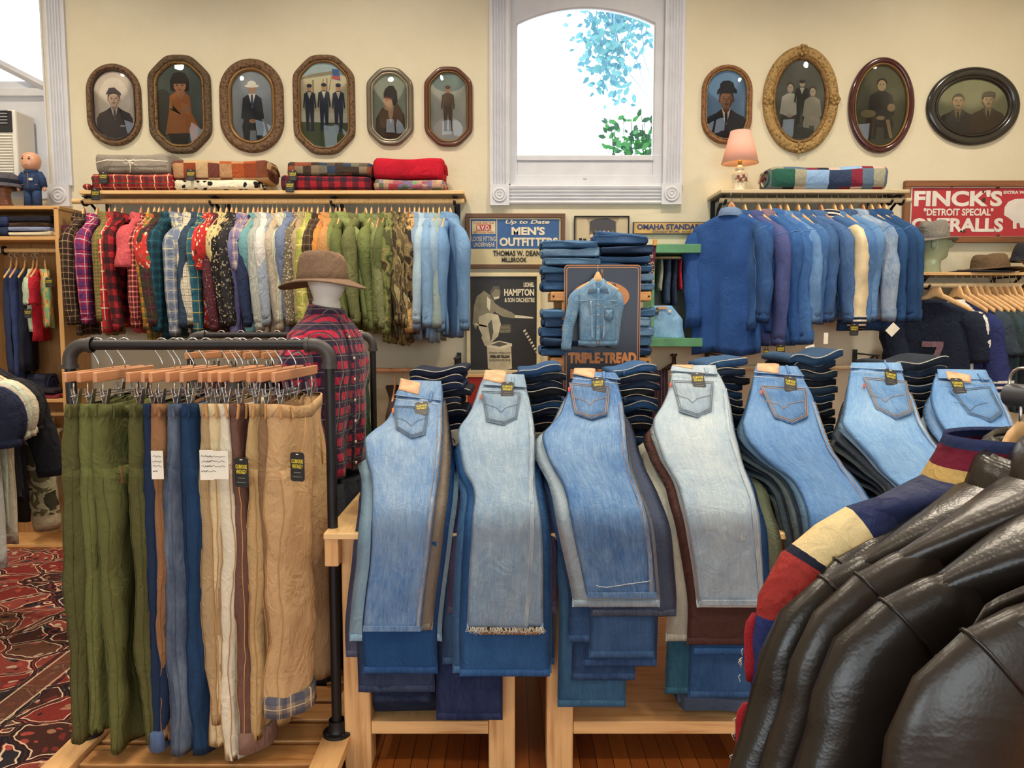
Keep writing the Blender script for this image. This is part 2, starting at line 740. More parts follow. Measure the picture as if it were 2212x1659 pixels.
b = MB()
b.box(((XL + XR) / 2, (YB + YW) / 2, -.02), (XR - XL, YW - YB + .4, .04))
struct(b.build('floor', floormat(), smooth=False))
CEILM = plain('#d8d0bd', .8, name='ceiling_paint')
b = MB()
b.box(((XL + XR) / 2, (YB + YW) / 2, CEIL + .04), (XR - XL, YW - YB + .4, .08))
struct(b.build('ceiling', CEILM, smooth=False))
b = MB()
b.box((XL - .06, (YB + YW) / 2, CEIL / 2), (.12, YW - YB, CEIL))
struct(b.build('wall_left', PLASTER, smooth=False))
b = MB()
b.box((XR + .06, (YB + YW) / 2, CEIL / 2), (.12, YW - YB, CEIL))
struct(b.build('wall_right', PLASTER, smooth=False))
hole_wall('wall_front', YB - .12, YB, XL, XR, 0, CEIL, [(-3.3, -.5, .7, 2.9), (.3, 3.1, .7, 2.9)], PLASTER)

# ceiling lamps (shallow cans that carry the lamp light)
for i, (x, y) in enumerate(LAMPS):
    o = MB().lathe([(.02, 0), (.19, 0), (.20, -.02), (.20, -.12), (.185, -.13), (.18, -.10), (.05, -.06)],
                   (x, y, CEIL), 28, cap0=True).build('ceiling_lamp', plain('#d8d4cc', .4, name='lamp_housing'))
    tag(o, 'round shallow ceiling lamp above the shop floor', 'lamp', 'ceiling lamps')

WTRIM = plain('#d5d7de', .45, name='window_paint', var=.03)


def fluted(name, a, c, ya, yb, vertical=True, n=5):
    """fluted casing board lying on the wall between two corners (x0,z0) and (x1,z1)"""
    (x0, z0), (x1, z1) = a, c
    wd = (x1 - x0) if vertical else (z1 - z0)
    prof = [(0, 0), (0, .022)]
    m = wd * .14
    prof += [(m * .5, .026), (m, .022)]
    fw = (wd - 2 * m) / n
    for i in range(n):
        s = m + i * fw
        prof += [(s + fw * .12, .022), (s + fw * .3, .012), (s + fw * .5, .009), (s + fw * .7, .012), (s + fw * .88, .022)]
    prof += [(wd - m, .022), (wd - m * .5, .026), (wd, .022), (wd, 0)]
    rings = []
    if vertical:
        for z in (z0, z1):
            rings.append([(x0 + u, ya - h, z) for u, h in prof])
    else:
        for x in (x0, x1):
            rings.append([(x, ya - h, z0 + u) for u, h in prof])
    return struct(MB().loft(rings, False, True, True).build(name, WTRIM, smooth=True, ang=40))


def rosette(name, x0, x1, z0, z1):
    b = MB()
    cx, cz = (x0 + x1) / 2, (z0 + z1) / 2
    b.box((cx, YW - .018, cz), (x1 - x0, .036, z1 - z0))
    r = min(x1 - x0, z1 - z0) / 2
    prof = [(.0, .012), (.12, .012), (.2, .004), (.3, .010), (.42, .010), (.5, .001), (.58, .008), (.7, .008), (.8, 0)]
    rings = [[(cx + k * r * math.cos(2 * PI * i / 28), YW - .036 - h, cz + k * r * math.sin(2 * PI * i / 28)) for i in range(28)]
             for k, h in [(max(k, .01), h) for k, h in prof]]
    b.loft(rings, True, True)
    return struct(b.build(name, WTRIM, ang=40))


def arch_window(n, x0, x1, z0, z1, gx0, gx1, gz0, spring, crown, yr):
    """sash board with a segment-arched light, recessed in the opening"""
    pts_in, pts_out = [], []
    K = 24
    cx = (gx0 + gx1) / 2
    half = (gx1 - gx0) / 2
    rise = crown - spring
    rad = (half * half + rise * rise) / (2 * rise)
    a0 = math.asin(half / rad)
    arc = [(cx + rad * math.sin(lerp(a0, -a0, i / K)), crown - rad + rad * math.cos(lerp(a0, -a0, i / K))) for i in range(K + 1)]
    inn = [(gx0, gz0), (gx1, gz0)] + arc
    out = [(x0, z0), (x1, z0)] + [(lerp(x1, x0, i / K), z1) for i in range(K + 1)]
    b = MB()
    t = .045
    b.loft([[(p[0], yr + t, p[1]) for p in inn], [(p[0], yr + .012, p[1]) for p in inn],
            [(lerp(p[0], cx, -.02), yr, p[1] - .0 + (.008 if p[1] > gz0 else -.008)) for p in inn],
            [(p[0], yr, p[1]) for p in out], [(p[0], yr + t, p[1]) for p in out]], True)
    w = struct(b.build(f'window_{n}', WTRIM, smooth=True, ang=30))
    g = MB()
    g.poly([(p[0], yr + .034, p[1]) for p in inn[::-1]])
    g.build('window_glass', glassm('window_glass', (.97, .99, 1, 1)), w, smooth=False)
    return w


# centre window ---------------------------------------------------
yr = YW + .05
gx0, gx1 = P(1118, 200, yr).x, P(1412, 200, yr).x
w2 = arch_window(1, W2[0], W2[1], P(0, 338, yr).z, W2[3], gx0, gx1, P(0, 334, yr).z, P(0, 52, yr).z, P(0, 17, yr).z, yr)
b = MB()
zt = P(0, 335, yr).z
b.box(((gx0 + gx1) / 2, yr + .005, zt - .022), (gx1 - gx0 + .01, .05, .034))
b.box(((gx0 + gx1) / 2, yr + .012, zt - .09), (gx1 - gx0 + .0, .04, .10))
b.box(((W2[0] + W2[1]) / 2, yr + .016, (zt - .14 + W2[2]) / 2), (W2[1] - W2[0], .05, zt - .14 - W2[2] + .02))
b.box(((W2[0] + gx0) / 2, yr + .012, (zt + W2[2]) / 2), (gx0 - W2[0], .04, zt - W2[2]))
b.box(((W2[1] + gx1) / 2, yr + .012, (zt + W2[2]) / 2), (W2[1] - gx1, .04, zt - W2[2]))
b.build('window_sill_board', WTRIM, w2, smooth=False, bevel=.004)
b = MB()
b.box(((gx0 + gx1) / 2, yr + .001, zt - .155), (.022, .03, .012))
b.build('window_latch', plain('#c9c2b8', .4, name='latch_metal'), w2, bevel=.003)
fluted('trim_1', (P(1057, 0, YW).x, P(0, 402, YW).z), (P(1100, 0, YW).x, W2[3] + .1), YW, 0)
fluted('trim_2', (P(1437, 0, YW).x, P(0, 402, YW).z), (P(1481, 0, YW).x, W2[3] + .1), YW, 0)
fluted('trim_3', (P(1098, 0, YW).x, P(0, 441, YW).z), (P(1436, 0, YW).x, P(0, 401, YW).z), YW, 0, False, 4)
rosette('trim_4', P(1058, 0, YW).x, P(1100, 0, YW).x, P(0, 445, YW).z, P(0, 400, YW).z)
rosette('trim_5', P(1434, 0, YW).x, P(1478, 0, YW).x, P(0, 443, YW).z, P(0, 398, YW).z)
# window over the cabinet -----------------------------------------
gx1 = P(101, 100, yr).x
w1 = arch_window(2, W1[0], W1[1], P(0, 196, yr).z, 4.1, W1[0] + .1, gx1, P(0, 188, yr).z, P(0, 30, yr).z, P(0, -35, yr).z, yr)
b = MB()
zt = P(0, 190, yr).z
b.box(((W1[0] + W1[1]) / 2, yr + .03, (zt + W1[2]) / 2), (W1[1] - W1[0], .03, zt - W1[2] + .1))
b.box(((W1[0] + W1[1]) / 2, yr + .008, zt - .03), (W1[1] - W1[0], .05, .05))
b.build('window_sill_board', WTRIM, w1, smooth=False, bevel=.004)
# sloping white brace inside the light
a, c = P(-40, 118, yr - .02), P(103, 190, yr - .02)
MB().tube([a, c], .028, 4).build('window_brace', WTRIM, w1, smooth=False, bevel=.003)
fluted('trim_6', (P(107, 200, YW).x, P(0, 402, YW).z), (P(150, 200, YW).x, 4.3), YW, 0)
rosette('trim_7', P(108, 400, YW).x, P(155, 400, YW).x, P(0, 447, YW).z, P(0, 400, YW).z)

for w_, W_ in ((w2, W2), (w1, W1)):
    for x, s in ((W_[0], 1), (W_[1], -1)):
        boxes('window_jamb', WTRIM, [((x + s * .006, YW + .058, (W_[2] + W_[3]) / 2), (.012, .13, W_[3] - W_[2]))], w_, .001)
    boxes('window_stool', WTRIM, [(((W_[0] + W_[1]) / 2, YW + .058, W_[2] + .006), (W_[1] - W_[0], .13, .012))], w_, .001)
# the air conditioner in that window ------------------------------
yc = YW - .16
ax0, ax1 = P(-52, 300, yc).x, P(36, 300, yc).x
az0, az1 = P(0, 402, yc).z, P(0, 236, yc).z
ac = thing('window_air_conditioner', 'boxy white window air conditioner with louvred front above the tall cabinet', 'air conditioner',
           ((ax0 + ax1) / 2, YW - .04, az0))
ACM = plain('#e4e1d8', .45, name='plastic_offwhite', var=.02)
boxes('housing', ACM, [(((ax0 + ax1) / 2, YW - .06, (az0 + az1) / 2), (ax1 - ax0, .2, az1 - az0))], ac, .012)
b = MB()
zl = P(0, 286, yc).z
for k in range(18):
    z = lerp(zl - .02, az0 + .015, k / 17)
    b.box(((ax0 + ax1) / 2 - .01, yc - .006, z), (ax1 - ax0 - .03, .014, .007), rot=Matrix.Rotation(-.5, 3, 'X'))
b.build('louvre_grille', ACM, ac, smooth=False, world=True)
boxes('control_panel', plain('#23252c', .4, name='dark_plastic'),
      [(((ax0 + ax1) / 2 - .012, yc - .002, lerp(zl, az1, .5) - .005), (ax1 - ax0 - .02, .012, (az1 - zl) * .93))], ac, .004)
b = MB()
for k in range(5):
    b.box(((ax0 + ax1) / 2 - .02, yc - .010, lerp(zl + .055, az1 - .01, k / 4)), (ax1 - ax0 - .05, .012, .006))
b.build('vent_blades', plain('#9aa0ab', .4, name='grey_plastic'), ac, smooth=False, world=True)
boxes('side_filler_panel', ACM, [((P(48, 300, YW).x, YW + .01, (az0 + az1) / 2), (.09, .02, az1 - az0 - .02))], ac, .003)

# outside: branches and a bush seen through the centre window -----
LEAF = []
for nm, c in (('leaf_pale', '#4f7f86'), ('leaf_blue', '#3a6878'), ('leaf_green', '#2c6a34'), ('leaf_dark', '#123f2a')):
    t = NT(nm)
    tr, ad = t.n('BsdfTranslucent'), t.n('MixShader')
    tr.inputs[0].default_value = C(c)
    t.done(C(c), .5)
    out = [n for n in t.t.nodes if n.type == 'OUTPUT_MATERIAL'][0]
    ad.inputs[0].default_value = .4
    t.t.links.new(t.b.outputs[0], ad.inputs[1])
    t.t.links.new(tr.outputs[0], ad.inputs[2])
    t.t.links.new(ad.outputs[0], out.inputs[0])
    LEAF.append(t.mat)
BARK = plain('#5c7f96', .8, name='bark')


def leaf(b, p, size, rnd, m):
    d = Vector((rnd.uniform(-1, 1), rnd.uniform(-.6, .3), rnd.uniform(-1, .6))).normalized()
    s = d.cross(Vector((rnd.uniform(-.3, .3), 1, rnd.uniform(-.4, .4)))).normalized()
    q = [p, p + d * size * .35 + s * size * .26, p + d * size * .75 + s * size * .18, p + d * size,
         p + d * size * .75 - s * size * .18, p + d * size * .35 - s * size * .26]
    b.add(q, [(0, 1, 2, 3, 4, 5)], None, m)


rnd = random.Random(3)
YT = 7.4
tr_ = thing('tree', 'hanging leafy tree branches outside the arched window', 'tree', P(1330, 200, YT))
b, k = MB(), MB()
for i in range(9):
    x = rnd.uniform(1275, 1400)
    pts = [P(x + rnd.uniform(-10, 10) * j, lerp(-60, rnd.uniform(150, 230), j / 5), YT + rnd.uniform(-.2, .3)) for j in range(6)]
    k.tube(pts, [.012, .01, .008, .006, .005, .003], 5)
for i in range(430):
    y = rnd.triangular(-40, 235, 60)
    w = 75 - max(0, y - 100) * .22
    x = rnd.gauss(1322 + (8 if y < 60 else 0), w * .5)
    if y > 110 and x > 1360 and rnd.random() < .6:
        continue
    leaf(b, P(x, y, YT + rnd.uniform(-.4, .4)), rnd.uniform(.05, .10), rnd, 0 if rnd.random() < .5 else 1)
f = b.build('foliage', LEAF, tr_, smooth=False, world=True)
k.build('branches', BARK, tr_, world=True)
bs = thing('shrub', 'green leafy shrub outside in the lower corner of the arched window', 'shrub', P(1350, 420, 6.6))
b, k = MB(), MB()
for i in range(14):
    x = rnd.uniform(1262, 1408)
    top = rnd.uniform(250, 300) + (50 if x < 1310 else 0)
    p0, p1 = P(x + rnd.uniform(-15, 15), 400, 6.6), P(x, top, 6.6 + rnd.uniform(-.2, .2))
    k.tube([p0, (p0 + p1) / 2 + Vector((rnd.uniform(-.03, .03), 0, 0)), p1], [.006, .005, .003], 5)
    for j in range(13):
        q = p0.lerp(p1, rnd.uniform(.25, 1)) + Vector((rnd.uniform(-.07, .07), rnd.uniform(-.1, .1), rnd.uniform(-.03, .03)))
        leaf(b, q, rnd.uniform(.05, .10), rnd, 2 if rnd.random() < .6 else 3)
b.build('foliage', LEAF, bs, smooth=False, world=True)
k.build('stems', LEAF[3], bs, world=True)

# rug ---------------------------------------------------------------


def rugmat():
    t = NT('rug_pile')
    v = t.co('Object')
    x, y, _ = t.sep(v)
    dv = t.noise(v, 3.5, 3, out=1)
    wv = t.mix(.12, v, dv, 'LINEAR_LIGHT')
    d = t.vor(wv, 5.2, 'DISTANCE_TO_EDGE')
    d2 = t.vor(wv, 21, 'F1')
    cell = t.vor(wv, 5.2, out=1)
    cx = t.sep(cell)[0]
    cell2 = t.sep(t.vor(wv, 21, out=1))[0]
    base = t.ramp(cx, [(0, '#6f2a25'), (.3, '#3d2420'), (.5, '#7c3a32'), (.72, '#29262c'), (.86, '#5c3b2e')], 'CONSTANT')
    mot = t.ramp(cell2, [(0, '#94413a'), (.25, '#2d2226'), (.45, '#8f6450'), (.6, '#6a2c29'), (.78, '#a8927c'), (.9, '#3f4a4a')], 'CONSTANT')
    k = t.mix(t.math('LESS_THAN', d2, .36), base, mot)
    ring = t.math('LESS_THAN', t.math('ABSOLUTE', t.math('SUBTRACT', d, .07)), .012)
    k = t.mix(ring, k, C('#c7ab92'))
    ring = t.math('LESS_THAN', t.math('ABSOLUTE', t.math('SUBTRACT', d, .03)), .014)
    k = t.mix(ring, k, C('#231a1e'))
    # border stripes along the edge that runs away from the camera
    for a, w, c in ((-2.00, .02, '#2a2022'), (-1.98, .008, '#c3a88c'), (-1.93, .09, '#5d3b2e'), (-1.88, .008, '#c3a88c'), (-1.86, .02, '#2a2022')):
        k = t.mix(t.math('MULTIPLY', t.math('LESS_THAN', t.math('ABSOLUTE', t.math('SUBTRACT', x, a)), w / 2), .85), k, C(c))
    f = t.noise(t.co('Object', (1, .4, 1)), 300, 2)
    k = t.mix(.25, k, t.ramp(f, [(.3, 0.0), (.7, 1.0)]), 'OVERLAY')
    t.bump(f, .6, .004)
    return t.done(k, .95, spec=.1)


b = MB()
b.box((-2.4, 3.3, .006), (2.2, 3.1, .012))
tag(b.build('rug', rugmat(), smooth=False, bevel=.004), 'red and brown patterned woollen rug on the floor before the tall cabinet', 'rug')
# ================================================================ portraits in their frames
def bound(kind, w, h, th):
    c, s = math.cos(th), math.sin(th)
    if kind == 'oval':
        r = 1 / math.sqrt((c / w) ** 2 + (s / h) ** 2)
    elif kind == 'oct':
        k = .60 * w
        lim = [w / max(abs(c), 1e-6), h / max(abs(s), 1e-6),
               (w + h - k) / max(abs(c) + abs(s), 1e-6)]
        r = (sum(l ** -22 for l in lim)) ** (-1 / 22)
    else:                                  # a capsule: straight sides, round ends
        e = h - w
        r = None
        q = w / max(abs(c), 1e-6)
        if abs(q * s) <= e:
            r = q
        else:
            r = e * abs(s) + math.sqrt(max(w * w - (e * c) ** 2, 0))
    return r * c, r * s


def gilt(a, b_, sc=55, bump=.9, rough=.45, metal=.35, name='gilded_frame'):
    t = NT(name)
    v = t.co('Object')
    d = t.vor(v, sc, 'SMOOTH_F1')
    f = t.noise(v, sc * 1.3, 4, .6, 1.0)
    h = t.math('ADD', d, f)
    k = t.ramp(h, [(.45, b_), (.95, a)])
    t.bump(h, bump, .006)
    return t.done(k, rough, metal)


def portrait(label, px, py, hw, hh, kind, fw, fmat, imat, figs, cols, gkind=None, orn=None):
    """px,py centre and hw,hh half size in pixels on the wall; figs = [(shape, colour index)]"""
    c = P(px, py, YW)
    sc = YW / F
    w, h, f = hw * sc, hh * sc, fw * sc
    t = thing('framed_portrait', label, 'picture', c, 0, 'framed portraits along the wall')
    N = 88

    def ring(ins, y):
        return [(x, y, z) for x, z in (bound(kind, w - ins, h - ins, 2 * PI * i / N) for i in range(N))]
    p1 = [(0, -.001), (0, -.016), (.08, -.024), (.25, -.030), (.5, -.031), (.66, -.026), (.74, -.019)]
    p2 = [(.74, -.019), (.78, -.024), (.86, -.025), (.92, -.018), (1, -.013), (1.02, -.006)]
    MB().loft([ring(f * a, y) for a, y in p1]).build('frame_moulding', fmat, t)
    MB().loft([ring(f * a, y) for a, y in p2]).build('frame_liner', imat, t)
    if orn:
        b = MB()
        for a in orn:
            x, z = bound(kind, w - f * .35, h - f * .35, a)
            for k in range(7):
                q = 2 * PI * k / 7
                b.ell((x + math.cos(q) * f * .30, -.030, z + math.sin(q) * f * .30), (f * .17, .010, f * .17), 8, 5)
            b.ell((x, -.032, z), (f * .2, .014, f * .2), 10, 6)
        b.build('frame_ornament', fmat, t)
    iw, ih = w - f, h - f
    b = MB()
    n2 = 88
    base = [(x, -.007, z) for x, z in (bound(kind, iw, ih, 2 * PI * i / n2) for i in range(n2))]
    b.poly(base[::-1], 0)

    def clamp(x, z):
        a = math.atan2(z, x)
        bx, bz = bound(kind, iw * .995, ih * .995, a)
        r, q = math.hypot(x, z), math.hypot(bx, bz)
        return (x, z) if r <= q else (bx, bz)
    for i, (sh, ci) in enumerate(figs):
        y = -.0074 - i * .00025
        if sh[0] == 'e':
            _, ex, ey, rx, ry = sh
            pts = [(ex + rx * math.cos(2 * PI * j / 26), ey + ry * math.sin(2 * PI * j / 26)) for j in range(26)]
        else:
            pts = sh[1:]
        # densify so the clamped edge follows the frame
        dens = []
        for j, p in enumerate(pts):
            q = pts[(j + 1) % len(pts)]
            for s in range(4):
                dens.append((lerp(p[0], q[0], s / 4), lerp(p[1], q[1], s / 4)))
        pp = [clamp(x * iw, z * ih) for x, z in dens]
        b.poly([(x, y, z) for x, z in pp][::-1], ci)
    mats = [plain(q, .8, name='print_tone', var=.05, sc=14) for q in cols]
    b.build('picture', mats, t, smooth=False)
    g = [[(x * k, -.012 - .030 * (1 - k * k), z * k) for x, y, z in base] for k in (1, .93, .82, .66, .45, .22, .02)]
    MB().loft(g, cap1=True).build('convex_glass', glassm(), t)
    return t


E = lambda x, y, rx, ry: ('e', x, y, rx, ry)
G = lambda *p: ('p',) + p


def bust(skin, coat, hair, shirt, tie, x=0, y=.15, s=.34, face=None, v=.62):
    """head and shoulders; indexes into the colour list; v = width over height of the frame"""
    t = s * v
    f = face if face is not None else skin
    Q = lambda *p: G(*[(x + s * a, y + t * c) for a, c in p])
    L = lambda a, c, rx, ry: E(x + s * a, y + t * c, s * rx, t * ry)
    return [(Q((-2.6, -6), (-2.5, -2.6), (-2.1, -1.9), (-1.1, -1.45), (-.5, -1.0), (.5, -1.0), (1.1, -1.45), (2.1, -1.9), (2.5, -2.6), (2.6, -6)), coat),
            (Q((-.5, -.95), (.5, -.95), (.55, -1.3), (.05, -2.8), (-.55, -1.3)), shirt),
            (Q((-.14, -1.35), (.14, -1.35), (.2, -2.3), (.04, -2.75), (-.14, -2.3)), tie),
            (Q((-.62, -1.1), (-.5, -1.0), (-.05, -2.9), (-.5, -2.0), (-.95, -1.6)), hair), (Q((.62, -1.1), (.5, -1.0), (.05, -2.9), (.5, -2.0), (.95, -1.6)), hair),
            (L(0, -.85, .42, .6), f), (L(0, .18, .86, .98), hair), (L(-.80, -.1, .12, .24), f), (L(.80, -.1, .12, .24), f), (L(0, -.08, .74, .98), skin),
            (Q((.25, .8), (.6, .5), (.74, 0), (.6, -.6), (.3, -.95), (.45, -.4), (.5, .2)), f),
            (Q((-.74, .5), (-.5, .95), (0, 1.06), (.5, .95), (.74, .5), (.5, .62), (0, .7), (-.5, .62)), hair),
            (L(-.30, .06, .15, .07), hair), (L(.30, .06, .15, .07), hair), (Q((-.5, .22), (-.14, .22), (-.16, .28), (-.48, .28)), hair), (Q((.5, .22), (.14, .22), (.16, .28), (.48, .28)), hair),
            (Q((-.03, .08), (.06, .08), (.13, -.3), (-.13, -.3)), f), (L(0, -.52, .26, .055), hair), (L(0, -.60, .2, .04), f)]


def standing(x, top, bot, w, coat, skin, hat, legs, shirt=None):
    h = top - bot
    q = [(G((x - w * .42, top - h * .52), (x + w * .42, top - h * .52), (x + w * .34, bot + h * .03), (x + w * .12, bot + h * .03), (x, top - h * .6),
            (x - w * .12, bot + h * .03), (x - w * .34, bot + h * .03)), legs),
         (G((x - w * .15, top - h * .17), (x + w * .15, top - h * .17), (x + w * .52, top - h * .22), (x + w * .62, top - h * .5), (x + w * .5, top - h * .54),
            (x + w * .4, top - h * .35), (x + w * .42, top - h * .56), (x - w * .42, top - h * .56), (x - w * .4, top - h * .35),
            (x - w * .5, top - h * .54), (x - w * .62, top - h * .5), (x - w * .52, top - h * .22)), coat),
         (E(x - w * .22, bot + h * .02, w * .2, h * .02), legs), (E(x + w * .22, bot + h * .02, w * .2, h * .02), legs),
         (E(x, top - h * .11, w * .22, h * .065), skin), (E(x, top - h * .055, w * .25, h * .04), hat)]
    if shirt is not None:
        q.append((G((x - w * .2, top - h * .19), (x + w * .2, top - h * .19), (x, top - h * .34)), shirt))
    return q


def seated(x, top, w, h, coat, skin, hair, legs, hands=True):
    return [(G((x - w * .5, top - h * .62), (x + w * .5, top - h * .62), (x + w * .62, top - h * .74), (x + w * .5, top - h), (x + w * .2, top - h),
               (x + w * .16, top - h * .8), (x - w * .16, top - h * .8), (x - w * .2, top - h), (x - w * .5, top - h), (x - w * .6, top - h * .74)), legs),
            (G((x - w * .18, top - h * .2), (x + w * .18, top - h * .2), (x + w * .52, top - h * .27), (x + w * .64, top - h * .6), (x + w * .1, top - h * .66),
               (x - w * .1, top - h * .66), (x - w * .64, top - h * .6), (x - w * .52, top - h * .27)), coat),
            (E(x, top - h * .06, w * .24, h * .075), hair), (E(x, top - h * .105, w * .2, h * .09), skin),
            (E(x - w * .07, top - h * .09, w * .03, h * .008), hair), (E(x + w * .07, top - h * .09, w * .03, h * .008), hair),
            (E(x, top - h * .645, w * .2, h * .035), skin)]


BROWN = gilt('#75593f', '#2a1f19', 60, 1.2)
UMBER = gilt('#5f4b34', '#241c16', 70)
GOLDDK = gilt('#8f6c3e', '#3a2a19', 55)
GOLD = gilt('#a98a55', '#523c20', 60, 1.0)
ROSE = gilt('#8f6442', '#4d2f20', 75)
SILVER = plain('#7d7668', .3, .6, name='dull_silver_frame')
WALNUT = plain('#5b3420', .3, 0, name='walnut_frame', coat=.4)
MAHOG = plain('#431319', .2, 0, name='mahogany_frame', coat=.6)
EBONY = plain('#1f1d1c', .25, 0, name='ebony_frame', coat=.5)
LGOLD = plain('#8a6b42', .35, .5, name='gold_liner')

portrait('ornate brown rounded frame with sepia bust of smiling soldier in side cap', 248, 228, 57, 84, 'caps', 15, BROWN, plain('#3a2a22', .4),
         [(E(0, .1, .8, .72), 6)] + bust(1, 2, 3, 4, 5, 0, .18, .36, 7) + [(G((-.36, .34), (-.22, .50), (.06, .52), (.36, .36), (.38, .28), (.1, .36), (-.2, .36), (-.35, .30)), 2), (E(.4, -.62, .14, .02), 4)],
         ['#cdbfae', '#c2a48f', '#4a4244', '#3a3236', '#d8cabb', '#57504f', '#dccfbd', '#a1826e'])
portrait('dark octagonal frame with girl in orange dress and black bob', 390, 227, 66, 101, 'oct', 19, UMBER, GOLDDK,
         [(E(-.75, -.2, .5, .6), 6), (G((-.7, -.75), (-.5, -.15), (-.45, .22), (-.1, .34), (.15, .34), (.45, .2), (.5, -.2), (.8, -.55), (.7, -.72), (.2, -.7)), 2),
          (G((.35, -.55), (.75, -.62), (.72, -.97), (.5, -.97)), 1), (G((-.2, .32), (.25, .32), (.05, .1)), 1), (G((-.5, -.1), (-.4, .2), (-.3, -.2), (.1, -.3), (.1, -.2), (-.2, -.1)), 5), (G((.0, .06), (.35, .0), (.42, -.25), (.1, -.2)), 5),
          (G((-.40, .34), (-.42, .6), (-.25, .78), (.02, .82), (.28, .78), (.44, .6), (.42, .34)), 3), (E(.02, .47, .27, .17), 1), (G((-.3, .52), (.34, .52), (.33, .70), (-.3, .70)), 3), (E(-.1, .485, .06, .014), 3),
          (E(.14, .485, .06, .014), 3), (E(.02, .37, .07, .012), 4), (E(.25, -.12, .22, .06), 1), (G((-.6, -.72), (.4, -.72), (.3, -.98), (-.4, -.98)), 3)],
         ['#46504a', '#a9744f', '#a9662f', '#1c1714', '#74302a', '#b4763e', '#2c2f2c'])
portrait('wide carved bronze frame with seated man in white hat and dark suit', 545, 230, 67, 96, 'caps', 25, BROWN, LGOLD,
         seated(.02, .70, .9, 1.75, 1, 2, 3, 1) + [(E(.02, .58, .36, .05), 4), (E(.02, .64, .22, .09), 4), (G((-.16, .35), (.2, .35), (.02, -.05)), 4),
                                                  (G((-.03, .33), (.07, .33), (.08, .05), (.02, -.02), (-.04, .05)), 5)],
         ['#8b9296', '#232a33', '#b18566', '#2c221c', '#e4ddcc', '#31506b'])
portrait('tall octagonal frame with three sailors and a flag before a building', 701, 228, 65, 102, 'oct', 16, BROWN, LGOLD,
         [(G((-1, -.2), (1, -.2), (1, .75), (-1, .62)), 5), (G((-1, .62), (1, .78), (1, .86), (-1, .7)), 7), (G((-.5, .1), (-.42, .1), (-.42, .6), (-.5, .6)), 7),
          (G((-.05, .2), (.0, .2), (.0, .62), (-.05, .62)), 7), (G((.1, .2), (.16, .2), (.16, .64), (.1, .64)), 7), (G((-1, -.45), (1, -.45), (1, -.2), (-1, -.15)), 6),
          (G((-1, -1), (1, -1), (1, -.42), (-1, -.4)), 4), (G((.18, .3), (.22, .3), (.42, .86), (.38, .86)), 7), (G((.4, .62), (.72, .58), (.66, .84), (.36, .86)), 8),
          (G((.36, .62), (.7, .6), (.66, .68), (.38, .7)), 9)]
         + standing(-.62, .52, -.62, .46, 1, 2, 3, 1, 6) + standing(0, .54, -.6, .46, 1, 2, 3, 1, 6) + standing(.62, .53, -.64, .46, 1, 2, 3, 1, 6),
         ['#9fb0b0', '#1d2b40', '#b88a68', '#1a2232', '#4d5a38', '#c6bb98', '#d3cbb2', '#8e8465', '#3d5c8c', '#b6544a'])
portrait('small silver octagonal frame with woman in fur collar and cloche hat', 843, 232, 49, 80, 'oct', 14, SILVER, plain('#b6ab97', .3, .6),
         [(G((-.95, -1), (-.85, -.35), (-.45, .0), (.0, -.35), (.45, .12), (.85, -.25), (.95, -1)), 1), (E(-.35, -.35, .34, .30), 2), (E(.42, -.28, .34, .34), 2),
          (G((-.12, .0), (.2, .0), (.18, -.2), (.04, -.55), (-.1, -.25)), 3),
          (G((-.26, .38), (-.31, .27), (-.45, .16), (-.33, .12), (-.38, .06), (-.34, .02), (-.30, -.08), (-.1, -.12), (.12, -.02), (.26, .12), (.26, .38)), 3),
          (G((-.37, .27), (-.38, .42), (-.28, .56), (-.05, .66), (.22, .65), (.42, .48), (.46, .16), (.30, .02), (.18, .06), (.10, .22)), 4),
          (G((-.36, .31), (-.34, .27), (.1, .22), (.12, .27)), 5), (G((-.28, .20), (-.16, .20), (-.17, .225), (-.27, .225)), 4), (G((-.37, .045), (-.26, .04), (-.27, .015)), 5)],
         ['#8b917f', '#4a3727', '#67503a', '#c19a78', '#2b2522', '#8c4a3c'])
portrait('plain brown octagonal frame with soldier standing full length', 969, 232, 51, 82, 'oct', 13, WALNUT, LGOLD,
         [(E(0, .75, .9, .3), 5), (E(.0, -.8, .9, .5), 4)] + standing(-.03, .66, -.72, .62, 1, 2, 1, 1), ['#aaa89c', '#5c4a39', '#a47e60', '#463a2e', '#c2bfb4', '#7c8b84'])
portrait('gilt capsule frame with man in black hat on blue ground behind the lamp', 1569, 227, 53, 81, 'caps', 12, ROSE, GOLD,
         bust(1, 2, 5, 4, 2, -.02, .16, .44, 6) + [(G((-.52, .30), (-.5, .42), (-.38, .5), (-.36, .62), (-.2, .70), (.1, .71), (.32, .64), (.38, .5), (.5, .44), (.5, .32), (.34, .36), (.0, .33), (-.3, .35)), 3)],
         ['#6d8fae', '#8d6247', '#1f2836', '#151a22', '#e6dfd2', '#3a2620', '#6b4432'])
portrait('big ornate gold oval frame with three men in pale clothes', 1728, 217, 79, 109, 'oval', 27, GOLD, GOLDDK,
         seated(-.42, .42, .62, 1.25, 1, 2, 3, 4) + standing(.05, .52, -.6, .5, 5, 2, 3, 5, 1) + seated(.48, .32, .6, 1.2, 6, 2, 3, 6) + [(E(0, -.82, .6, .14), 4)],
         ['#595a50', '#c2bca8', '#b3a089', '#3a352c', '#4a4a42', '#33352f', '#a59f8c'], orn=(0, PI / 2, PI, 3 * PI / 2))
